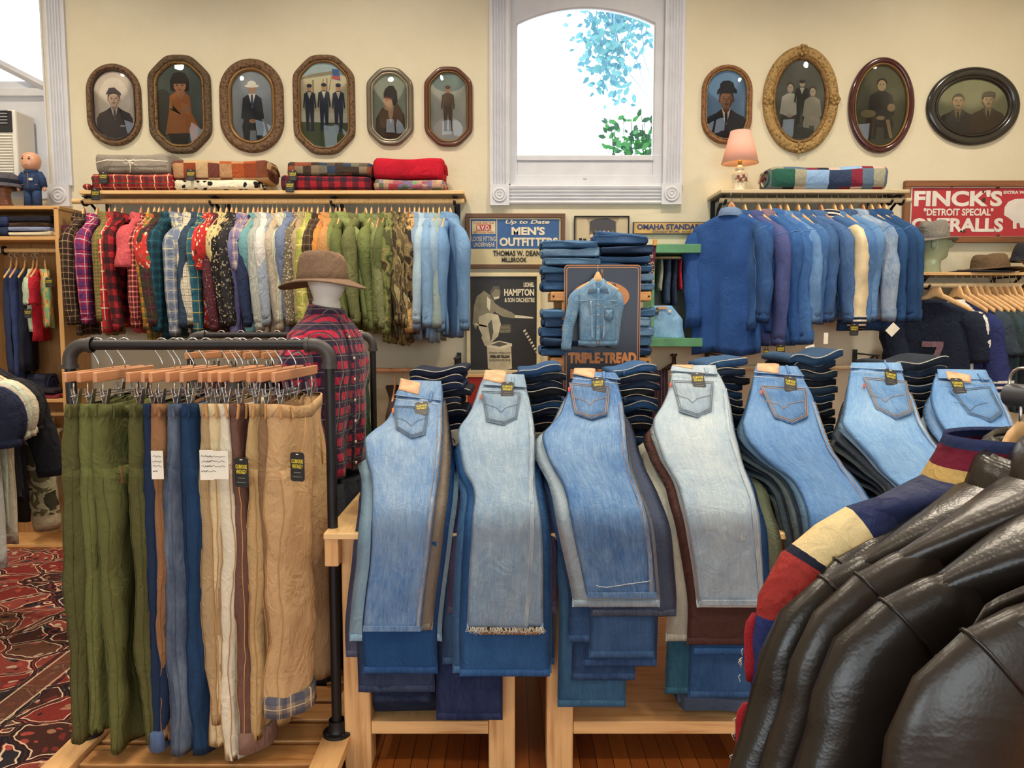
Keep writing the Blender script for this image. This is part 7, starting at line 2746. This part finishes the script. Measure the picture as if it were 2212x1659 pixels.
# ================================================================ tall shelf of folded jeans
YJ = 4.30
sx0, sx1 = P(1190, 600, YJ).x, P(1408, 600, YJ).x
zs = [P(0, 629, YJ).z, P(0, 771, YJ).z, P(0, 905, YJ).z]
t = thing('jeans_shelf', 'tall wooden shelf unit full of folded jeans behind the sign', 'shelf', ((sx0 + sx1) / 2, YJ + .2, 0))
OR = wood('#d39a56', '#b0763a', .45)
for z in zs:
    boxes('shelf_board', OR, [(((sx0 + sx1) / 2, YJ + .19, z - .028), (sx1 - sx0, .38, .050))], t, .004)
for z in zs:
    for x in (sx0 + .015, sx1 - .015):
        MB().tube([(x, YJ - .004, z - .028), (x, YJ + .002, z - .028)], .006, 10).build('screw', IRON, t, world=True)
for x in (sx0 + .06, sx1 - .06):
    boxes('post', OR, [((x, YJ + .36, zs[0] / 2), (.05, .03, zs[0]))], t, .003)
    boxes('front_post', OR, [((x + (.02 if x < .4 else -.02), YJ + .02, zs[0] / 2 - .03), (.035, .03, zs[0] - .06))], t, .003)
JC = ['#3f6288', '#2c4a70', '#587a9c', '#34557d', '#243c5c', '#6b8aa8', '#1f3350', '#46688c']


def pile(nm, x0, x1, ybot, ytop, n, Y, seed, depth=.30):
    rr = random.Random(seed)
    for k in range(n):
        ya, yb = lerp(ybot, ytop, k / n), lerp(ybot, ytop, (k + 1) / n)
        c = JC[(k * 3 + seed) % 8]
        pos = 'bottom' if k == 0 else ('top' if k == n - 1 else ORD[k + 1] + ' from the bottom')
        j = rr.uniform(-5, 5)
        o = folded('folded_jeans', f'folded jeans, {pos} of the {nm}', 'jeans', x0 + j, x1 + j + rr.uniform(-3, 3), yb - 1.5, ya, Y + rr.uniform(-.01, .02), [denim(c, None, .5, .35, seed=k + seed)],
                   'folded jeans on the tall shelf', depth=depth, layers=3, seed=seed * 10 + k, skew=rr.uniform(-.8, .8), rough=1.9)


pile('crown pile on the poster side', 1176, 1296, 628, 518, 6, YJ + .0, 1)
pile('crown pile on the green mirror side', 1292, 1407, 628, 508, 6, YJ + .02, 2)
pile('middle board pile on the poster side', 1172, 1290, 770, 668, 5, YJ - .01, 3)
pile('middle board pile on the mirror side', 1296, 1412, 770, 664, 5, YJ + .0, 4)
pile('low board pile on the poster side', 1176, 1290, 902, 815, 4, YJ, 5)
pile('low board pile on the mirror side', 1296, 1405, 902, 815, 4, YJ, 6)
# dark overhanging pair crowning the piles
folded('folded_jeans', 'dark folded jeans sliding across the crown of both shelf piles', 'jeans', 1290, 1382, 503, 522, YJ + .03, [denim('#2e4f7c', '#5b7ea8', .5, .4, seed=77)], None, depth=.28, layers=2, seed=77, skew=-2.0)

# tall dark advertising sign ------------------------------------------
Yg = 4.286
r = rect(1217, 572, 1385, 905, Yg)
sg = thing('advertising_sign', 'tall dark blue advertising sign with orange lettering on the jeans shelf', 'sign', ((r[0] + r[1]) / 2, Yg, r[2]))
SN = plain('#1c2338', .35, name='sign_midnight', var=.12)
SO = plain('#c98445', .4, name='sign_orange', var=.1)
x0, x1, z0, z1 = r


def rrect(x0, x1, z0, z1, q, k=5):
    o = []
    for cx_, cz_, a0 in ((x1 - q, z1 - q, 0), (x0 + q, z1 - q, 90), (x0 + q, z0 + q, 180), (x1 - q, z0 + q, 270)):
        for i in range(k + 1):
            a = math.radians(a0 + 90 * i / k)
            o.append((cx_ + q * math.cos(a), cz_ + q * math.sin(a)))
    return o


b = MB()
b.prism(rrect(x0, x1, z0, z1, .02)[::-1], Yg + .002, Yg + .012, 1)
b.prism(rrect(x0 + .004, x1 - .004, z0 + .004, z1 - .004, .018)[::-1], Yg, Yg + .004, 0)
b.build('sign_panel', [SN, SO], sg, smooth=False, world=True)
o_, i_ = rrect(x0 + .012, x1 - .012, z0 + .012, z1 - .012, .016), rrect(x0 + .016, x1 - .016, z0 + .016, z1 - .016, .013)
MB().loft([[(p[0], Yg - .0008, p[1]) for p in o_], [(p[0], Yg - .0008, p[1]) for p in i_]]).build('sign_border', SO, sg, smooth=False, world=True)
ce = P(1297, 640, Yg)
b = MB()
b.poly([(ce.x + .160 * math.cos(2 * PI * i / 48), Yg - .0012, ce.z + .085 * math.sin(2 * PI * i / 48)) for i in range(48)][::-1])
b.build('sign_oval', SO, sg, smooth=False, world=True)
ptxt('RUBBER', 1262, 613, 1334, 621, Yg - .002, SN, sg, bold=.002)
ptxt('TRIPLE-TREAD', 1227, 761, 1375, 785, Yg - .002, SO, sg, bold=.006)
ptxt('RUBBERS', 1232, 797, 1358, 818, Yg - .002, SO, sg, bold=.006)
ptxt('WEARS LONGER', 1240, 850, 1362, 866, Yg - .002, SO, sg, bold=.004)
b = MB()
b.tube([P(1299, 582, Yg - .001), P(1299, 598, Yg - .001)], .0015, 5)
b.tube([P(1302, 582, Yg - .001), P(1302, 598, Yg - .001)], .0015, 5)
b.build('sign_mark', SO, sg, world=True)

# childs denim jacket on the sign --------------------------------------
Yj = 4.21
c = P(1291, 606, Yj)
CJ = denim('#5480a8', '#a9bfcd', .85, .5, seed=91)
k = .53
cj = garment('childs_denim_jacket', 'small faded denim jacket hanging on the front of the dark sign', 'jacket', None, (c.x, Yj, c.z - .004), PI, CJ, w=.205, drop=.085, L=.66, th=.075, slv=.60, sr=.068, cuffr=.05, arm=(.115, .03),
             collar='none', amp=.9, scale=k, hi=True, seed=91, flare=-.012, kmat=CJ, neck=.065)
# details on its front (local +y)
b = MB()


def jy(x, z):
    d = min(1, max(0, (-z - .05) / .2))
    return lerp(.055, .080, d) - .02 * (x / .2) ** 2


def strip(b, pts, w_, h=.004):
    vs = []
    for i, (x, z) in enumerate(pts):
        a = pts[max(i - 1, 0)]
        c_ = pts[min(i + 1, len(pts) - 1)]
        dx, dz = c_[0] - a[0], c_[1] - a[1]
        l = math.hypot(dx, dz)
        nx, nz = -dz / l * w_, dx / l * w_
        vs.append([(x - nx, jy(x, z) - .004, z - nz), (x - nx, jy(x, z) + h, z - nz), (x + nx, jy(x, z) + h, z + nz), (x + nx, jy(x, z) - .004, z + nz)])
    b.loft(vs, True, True, True)


strip(b, [(0, -.07 - i * .058) for i in range(11)], .017)
b.build('button_placket', CJ, cj)
b = MB()
for x in (-.075, .075):
    strip(b, [(x * (1 - i * .03), -.20 - i * .045) for i in range(10)], .010, .003)
b.build('front_pleats', denim('#6d93b4', '#b7c9d2', .8, .5, seed=92), cj)
b = MB()
for s in (-1, 1):
    strip(b, [(s * (.02 + i * .018), -.185 - .002 * i) for i in range(10)], .0035, .005)
b.build('yoke_seam', denim('#8aa6bb', '#c3d0d6', .8), cj)
b = MB()
pk = [(-.155, -.275), (-.065, -.275), (-.062, -.385), (-.11, -.41), (-.155, -.385)]
pp_ = dense(pk, 4)
ctr = (-.11, jy(-.11, -.33) + .012, -.335)
b.loft([[(x, jy(x, z) - .004, z) for x, z in pp_], [(x, jy(x, z) + .008, z) for x, z in pp_], [tuple(Vector((x, jy(x, z) + .008, z)).lerp(Vector(ctr), .97)) for x, z in pp_]])
b.build('chest_pocket', CJ, cj)
b = MB()
for kk in (1.0, .9):
    b.tube([(-.11 + (x + .11) * kk, jy(x, z) + .010, -.335 + (z + .335) * kk) for x, z in pp_ + pp_[:1]], .0014, 5)
strip(b, [(.19 - .038 * i, -.600) for i in range(11)], .0016, .008)
b.build('stitching', plain('#46627e', .9, name='thread_navy'), cj)
b = MB()
strip(b, [(.198 - .0396 * i, -.632) for i in range(11)], .026, .004)
b.build('waist_band', CJ, cj)
b = MB()
for z in (-.24, -.35, -.47, -.63):
    b.ell((.0, jy(0, z) + .006, z), (.010, .005, .010), 12, 6)
for z in (-.22, -.33):
    for x in (-.072, .072):
        b.ell((x, jy(x, z) + .004, z), (.004, .003, .004), 8, 5)
b.build('buttons', plain('#a9907a', .35, .6, name='copper_button'), cj)
b = MB()
for s in (-1, 1):
    q = [(s * .050, .035, .030), (s * .085, .02, .0), (s * .108, .066, -.13), (s * .030, .082, -.105), (s * .02, .07, -.07)]
    b.add(q, [(0, 1, 2, 3, 4) if s > 0 else (4, 3, 2, 1, 0)], [[(p[0], p[2]) for p in (q if s > 0 else q[::-1])]])
b.build('collar', CJ, cj, solid=.008)
b = MB()
b.box((0, .03, -.055), (.05, .004, .03))
b.build('neck_label', CARD, cj, smooth=False)
hanger('small pale hanger carrying the small denim jacket on the sign', None, (c.x, Yj + .0, c.z + .008), PI, 'pale', .56, dz=.016)

# green framed mirror, built as an open case; clothes inside imitate its reflection ---------------------------------------------
Yc = 4.92
r = rect(1404, 527, 1545, 749, Yc)
GREEN = plain('#5c9a70', .5, name='green_paint', var=.14, sc=8)
cs = thing('green_mirror_case', 'green framed mirror beside the chore coat, modelled as a case of reflected clothes', 'mirror', ((r[0] + r[1]) / 2, YW, r[2]))
x0, x1, z0, z1 = r
b = MB()
fw = (z1 - z0) * .085
b.box(((x0 + x1) / 2, (Yc + YW) / 2, z1 - fw / 2), (x1 - x0, YW - Yc - .004, fw))
b.box(((x0 + x1) / 2, (Yc + YW) / 2, z0 + fw / 2), (x1 - x0, YW - Yc - .004, fw))
for x in (x0 + .012, x1 - .012):
    b.box((x, (Yc + YW) / 2, (z0 + z1) / 2), (.024, YW - Yc - .004, z1 - z0 - 2 * fw))
b.build('case_frame', GREEN, cs, smooth=False, world=True, bevel=.003)
boxes('case_back', plain('#6f7468', .5, name='case_back'), [(((x0 + x1) / 2, YW - .012, (z0 + z1) / 2), (x1 - x0 - .02, .012, z1 - z0 - .02))], cs)
zi = z0 + fw
Yk = 5.06
MB().tube([(x0 + .02, Yk, z1 - fw - .02), (x1 - .02, Yk, z1 - fw - .02)], .008, 8).build('case_rod', MAPLE, cs, world=True)
for i, (px, lab, c_, y1_, wd) in enumerate(((1424, 'pale grey garment standing for a reflection in the green mirror', '#a3a69a', 628, .03), (1440, 'slate blue garment standing for a reflection in the green mirror', '#3d5069', 655, .04), (1455, 'dark navy garment standing for a reflection in the green mirror', '#28364c', 660, .035),
                                          (1466, 'bright red garment standing for a reflection in the green mirror', '#b02c40', 626, .022), (1478, 'cream garment standing for a reflection in the green mirror', '#cfc7b2', 632, .02), (1496, 'dark green garment standing for a reflection in the green mirror', '#2a4a4a', 690, .04))):
    zt_ = z1 - fw - .034
    L_ = zt_ - P(0, y1_, Yk).z
    xx = P(px, 600, Yk).x
    g = thing('folded_trousers', lab, 'trousers', (xx, Yk, zt_ - L_), 0, 'garments standing for reflections in the green mirror')  # solid clothes added in place of what the mirror reflects
    rr = []
    for j in range(10):
        q = j / 9
        z = lerp(zt_, zt_ - L_, q)
        a = wd * lerp(.5, 1.0, min(1, q * 3)) * .5
        rr.append([(xx + a * c0 + .004 * math.sin(q * 5 + i), Yk + .08 * s0, z) for c0, s0 in (se(2 * PI * m_ / 20, .7) for m_ in range(20))])
    MB().loft(rr, True, True, True).build('folded_cloth', cloth(c_), g, world=True)
    MB().tube([(xx, Yk, zt_ - .002), (xx, Yk, zt_ + .012)], .002, 6).build('hanger_hook', METAL, g, world=True)
# reflected pale jeans, modelled as a solid pair on the case ledge
Yp = 4.97
D3 = [(660, 1402, 1452), (672, 1402, 1462), (690, 1402, 1476), (708, 1404, 1477), (734, 1405, 1482)]
g = thing('jeans', 'pale blue folded jeans standing for a reflection in the green mirror', 'jeans', P(1440, 733, Yp))
rr = []
for j in range(13):
    q = j / 12
    py = lerp(660, 735, q)
    xa, xb = P(spl([(a, b_) for a, b_, c_ in D3], py), py, Yp).x, P(spl([(a, c_) for a, b_, c_ in D3], py), py, Yp).x
    z = max(P(0, py, Yp).z, zi + .001)
    rr.append([((xa + xb) / 2 + (xb - xa) / 2 * c0, Yp + .03 + .035 * s0 + .004 * noise.noise(Vector((c0 * 3, q * 6, 1))), z) for c0, s0 in (se(2 * PI * m_ / 32, .6) for m_ in range(32))])
PJ = denim('#79b0e0', '#b9d4e6', .6, .4, seed=44)
MB().loft(rr, True, True, True).build('folded_cloth', PJ, g, world=True)
boxes('leather_patch', PATCH, [(P(1430, 665, Yp - .01), (.06, .004, .018))], g, .001)
hang_tag(g, frame_at(P(1416, 673, Yp - .012), (1, 0, .05), (0, 0, 1)), .04, .045)
boxes('price_sticker', CARD, [(P(1447, 672, Yp - .008), (.02, .003, .02))], g, .001)
# maroon pennant beside it
pn = thing('felt_pennant', 'maroon felt pennant with pale letters hanging beside the green mirror', 'pennant', P(1408, 520, 4.88))
b = MB()
q = [P(1396, 530, 4.88), P(1418, 530, 4.88), P(1413, 580, 4.88), P(1407, 640, 4.88), P(1400, 640, 4.88)]
b.add(q, [(4, 3, 2, 1, 0)])
b.build('felt', plain('#5a2032', .9, name='maroon_felt'), pn, smooth=False, world=True, solid=.003)
boxes('pennant_clip', OR, [(P(1415, 524, 4.875), (.026, .02, .04))], pn)
text_obj('AIR SHOW', .05, P(1407, 575, 4.876), plain('#cdb9a8', .8, name='pennant_letter'), pn, fit=.24, hfit=.030, rot=(PI / 2, PI / 2 - .06, 0))
# bronze hook behind the pale jeans
hk = thing('coat_hook', 'dark bronze ornate coat hook with a striped cloth behind the pale jeans', 'hook', P(1455, 800, 5.15))
b = MB()
b.tube([P(1462, 765, 5.15), P(1456, 770, 5.15), P(1452, 766, 5.15), P(1448, 768, 5.15)], [.008, .014, .010, .006], 8)
b.tube([P(1456, 768, 5.15), P(1456, 785, 5.15), P(1446, 794, 5.15), P(1430, 800, 5.15)], [.012, .016, .02, .008], 8)
b.build('hook', plain('#4a352b', .5, .3, name='bronze'), hk, world=True)
b = MB()
rr = []
for j in range(6):
    z = lerp(P(0, 800, 5.15).z, P(0, 800, 5.15).z - .45, j / 5)
    rr.append([(P(1440, 0, 5.15).x + .05 * (1 + .3 * j / 5) * c0, 5.15 + .02 * s0 + .006 * math.sin(c0 * 9), z) for c0, s0 in (se(2 * PI * m_ / 28, .7) for m_ in range(28))])
b.loft(rr, True, True, True)
b.build('striped_cloth', stripes('#3a2b36', '#6f5a6a', .014, .004), hk, world=True)
# ================================================================ jackets on the rack nearest the camera
LB = leather('#1f1a17', .28)
LB2 = leather('#261f1a', .30, sc=50)
LB3 = leather('#1b1817', .26, sc=70)


def knit_collar():
    return plaid('#1a2140', (('v', .4, .052 / .4 + .0, .0, '#000000', 0),), name='rib_knit_navy')


def rib(cols):
    t = NT('rib_knit')
    x, y, z = t.sep(t.co('UV'))
    k = t.ramp(t.math('MULTIPLY', y, 1 / .078), cols, 'CONSTANT')
    f = t.math('SINE', t.math('MULTIPLY', x, 2 * PI / .0042))
    t.bump(f, .35, .002)
    return t.done(weave(t, k, .15), .95, spec=.15)


YAW = math.radians(190)
TIPS = [(1748, 1185, .88), (1786, 1262, .85), (1752, 1300, .815), (1834, 1302, .765), (1900, 1372, .71), (2080, 1450, .63)]


def neck_of(i, w, drop):
    """where the neck hangs when the shoulder point lies at that place"""
    px, py, Y = TIPS[i]
    tp = P(px, py, Y)
    return tp - Vector((math.cos(YAW), math.sin(YAW), 0)) * (w + .040) + Vector((0, 0, drop + .040))


NK = neck_of(0, .225, .05)
nrm_ = (neck_of(5, .262, .095) - neck_of(0, .225, .05))
nrm_.z = 0
nrm_.normalize()
NAVY = cloth('#1f2950', name='boiled_wool', amt=.3, sheen=.15)


def sleeve_mat():
    t = NT('varsity_sleeve')
    x, y, z = t.sep(t.co('UV'))
    k = t.ramp(t.math('MULTIPLY', y, 1 / .6), [(0, '#1f2950'), (.055, '#d2bb8c'), (.150, '#15182c'), (.162, '#8f2b28'), (.250, '#23306b')], 'CONSTANT')
    return t.done(weave(t, k, .2), .75, spec=.25)


rackn = thing('pipe_rack', 'iron pipe rack carrying the leather jackets close to the camera', 'clothes rack', (NK.x, NK.y, 0))
zrod = 1.405
p0 = Vector((NK.x + .004, NK.y, zrod)) - nrm_ * .012
p1 = Vector((NK.x, NK.y, zrod)) + nrm_ * .85
JK = [  # offset along the rack, label, material, options
    (0.0, 'navy wool varsity jacket with striped knit collar and cream and red sleeve bands', NAVY, 'v'),
    (.035, 'thin dark brown leather jacket directly in front of the varsity jacket', LB3, ''),
    (.062, 'dark brown leather jacket with yoke seam, second of the leather row', LB, ''),
    (.110, 'glossy brown leather jacket with large shoulder seam, third of the leather row', LB2, ''),
    (.165, 'heavy dark leather jacket with layered shoulder flap, fourth of the leather row', LB, 'f'),
    (.27, 'dark leather jacket with wide lapel, nearest the camera', LB2, 'l'),
]
for i, (d, lab, mat, k) in enumerate(JK):
    loc = neck_of(i, .225 if k == 'v' else .262, .05 if k == 'v' else .095)
    yaw = YAW + (0, .02, .01, -.01, -.02, -.03)[i]
    kw = dict(w=.262, drop=.095, L=.66, th=.024, slv=.58, sr=.074, cuffr=.062, arm=(.13, .0), hi=True, amp=.75, neck=.078, tuck=False, sflat=.40)
    if k == 'v':
        SM = sleeve_mat()
        t = garment('varsity_jacket', lab, 'jacket', 'jackets on the near rack', loc, yaw, mat, smat=SM, collar='none', seed=400, **{**kw, 'drop': .05, 'w': .225, 'arm': (.06, .0), 'sflat': .5, 'th': .03})
        # striped rib collar
        n2 = 40
        rg = []
        for kk, z in ((1.25, -.035), (1.12, -.012), (.98, .012), (.90, .030), (.88, .038), (.84, .034)):
            rg.append([(.085 * kk * math.cos(2 * PI * j / n2) * 1.05, .075 * kk * math.sin(2 * PI * j / n2), z) for j in range(n2)])
        MB().loft(rg).build('knit_collar', rib([(0, '#1f2746'), (.10, '#b3975f'), (.46, '#641c30'), (.76, '#262f52')]), t)
        # red chenille patches with loose white threads along the outer sleeve
        def oe(z):
            q = (-z - .05) / .58
            return .225 + .022 + .06 * max(0, q - .05) + .072 - .018 * q
        for z0, z1 in ((-.17, -.25), (-.28, -.36), (-.37, -.45)):
            b = MB()
            b.tube([(oe(lerp(z0, z1, q / 6)), -.012 - .004 * math.sin(q), lerp(z0, z1, q / 6)) for q in range(7)], [.004, .008, .009, .009, .009, .008, .004], 8)
            b.build('chenille_patch', cloth('#99202c', name='chenille', amt=.5), t)
        b = MB()
        rr = random.Random(6)
        for q in range(13):
            z = rr.uniform(-.45, -.17)
            x = oe(z)
            b.tube([(x + .008, -.018, z), (x + .009 + rr.uniform(-.003, .002), -.022, z - .004), (x + .007, -.02, z - .010)], .0006, 4)
        b.build('loose_threads', plain('#d9d4cf', .9, name='white_thread'), t)
    else:
        t = garment('leather_jacket', lab, 'jacket', 'jackets on the near rack', loc, yaw, mat, collar='shirt' if k != 'l' else 'shirt', seed=400 + i, seam=LB3, **kw)
        YS_ = -.027
        b = MB()
        # yoke seam from the neck over the shoulder and a stitched front edge
        b.tube([(.09, YS_, -.050), (.15, YS_, -.085), (.21, YS_, -.13), (.235, YS_, -.19)], .0028, 6)
        b.tube([(.06, YS_ - .008, -.06), (.07, YS_ - .004, -.2), (.075, YS_ - .004, -.45)], .003, 6)
        b.build('raised_seam', mat, t)
        if k in ('f', 'l'):
            b = MB()
            rows = []
            for j in range(7):
                q = j / 6
                rows.append([(.06 + .20 * q, -.036 - .008 * math.sin(PI * q), -.04 - .055 * q), (.08 + .19 * q, -.046, -.12 - .10 * q), (.10 + .13 * q, -.040, -.19 - .16 * q)])
            b.loft(rows, False)
            b.build('shoulder_flap' if k == 'f' else 'wide_lapel', mat, t, solid=.004, sub=1)
    hanger('pale wooden hanger in the ' + ' '.join(lab.split(',')[0].split()[:8]), 'hangers on the near rack', loc + Vector((0, 0, -.002)), yaw, 'pale', .98, dz=.0, hz=.05)
MB().tube([p0, p1], .014, 16).build('top_bar', plain('#4b4f58', .4, .5, name='grey_iron'), rackn, world=True, ang=40)
for d in (.62, .83):
    q = Vector((NK.x, NK.y, zrod)) + nrm_ * d
    MB().tube([Vector((q.x, q.y, .012)), q], .016, 16).build('post', IRON, rackn, world=True, ang=40)
    MB().lathe([(.0, .012), (.05, .012), (.052, 0)], (q.x, q.y, 0), 20).build('floor_flange', IRON, rackn, world=True)
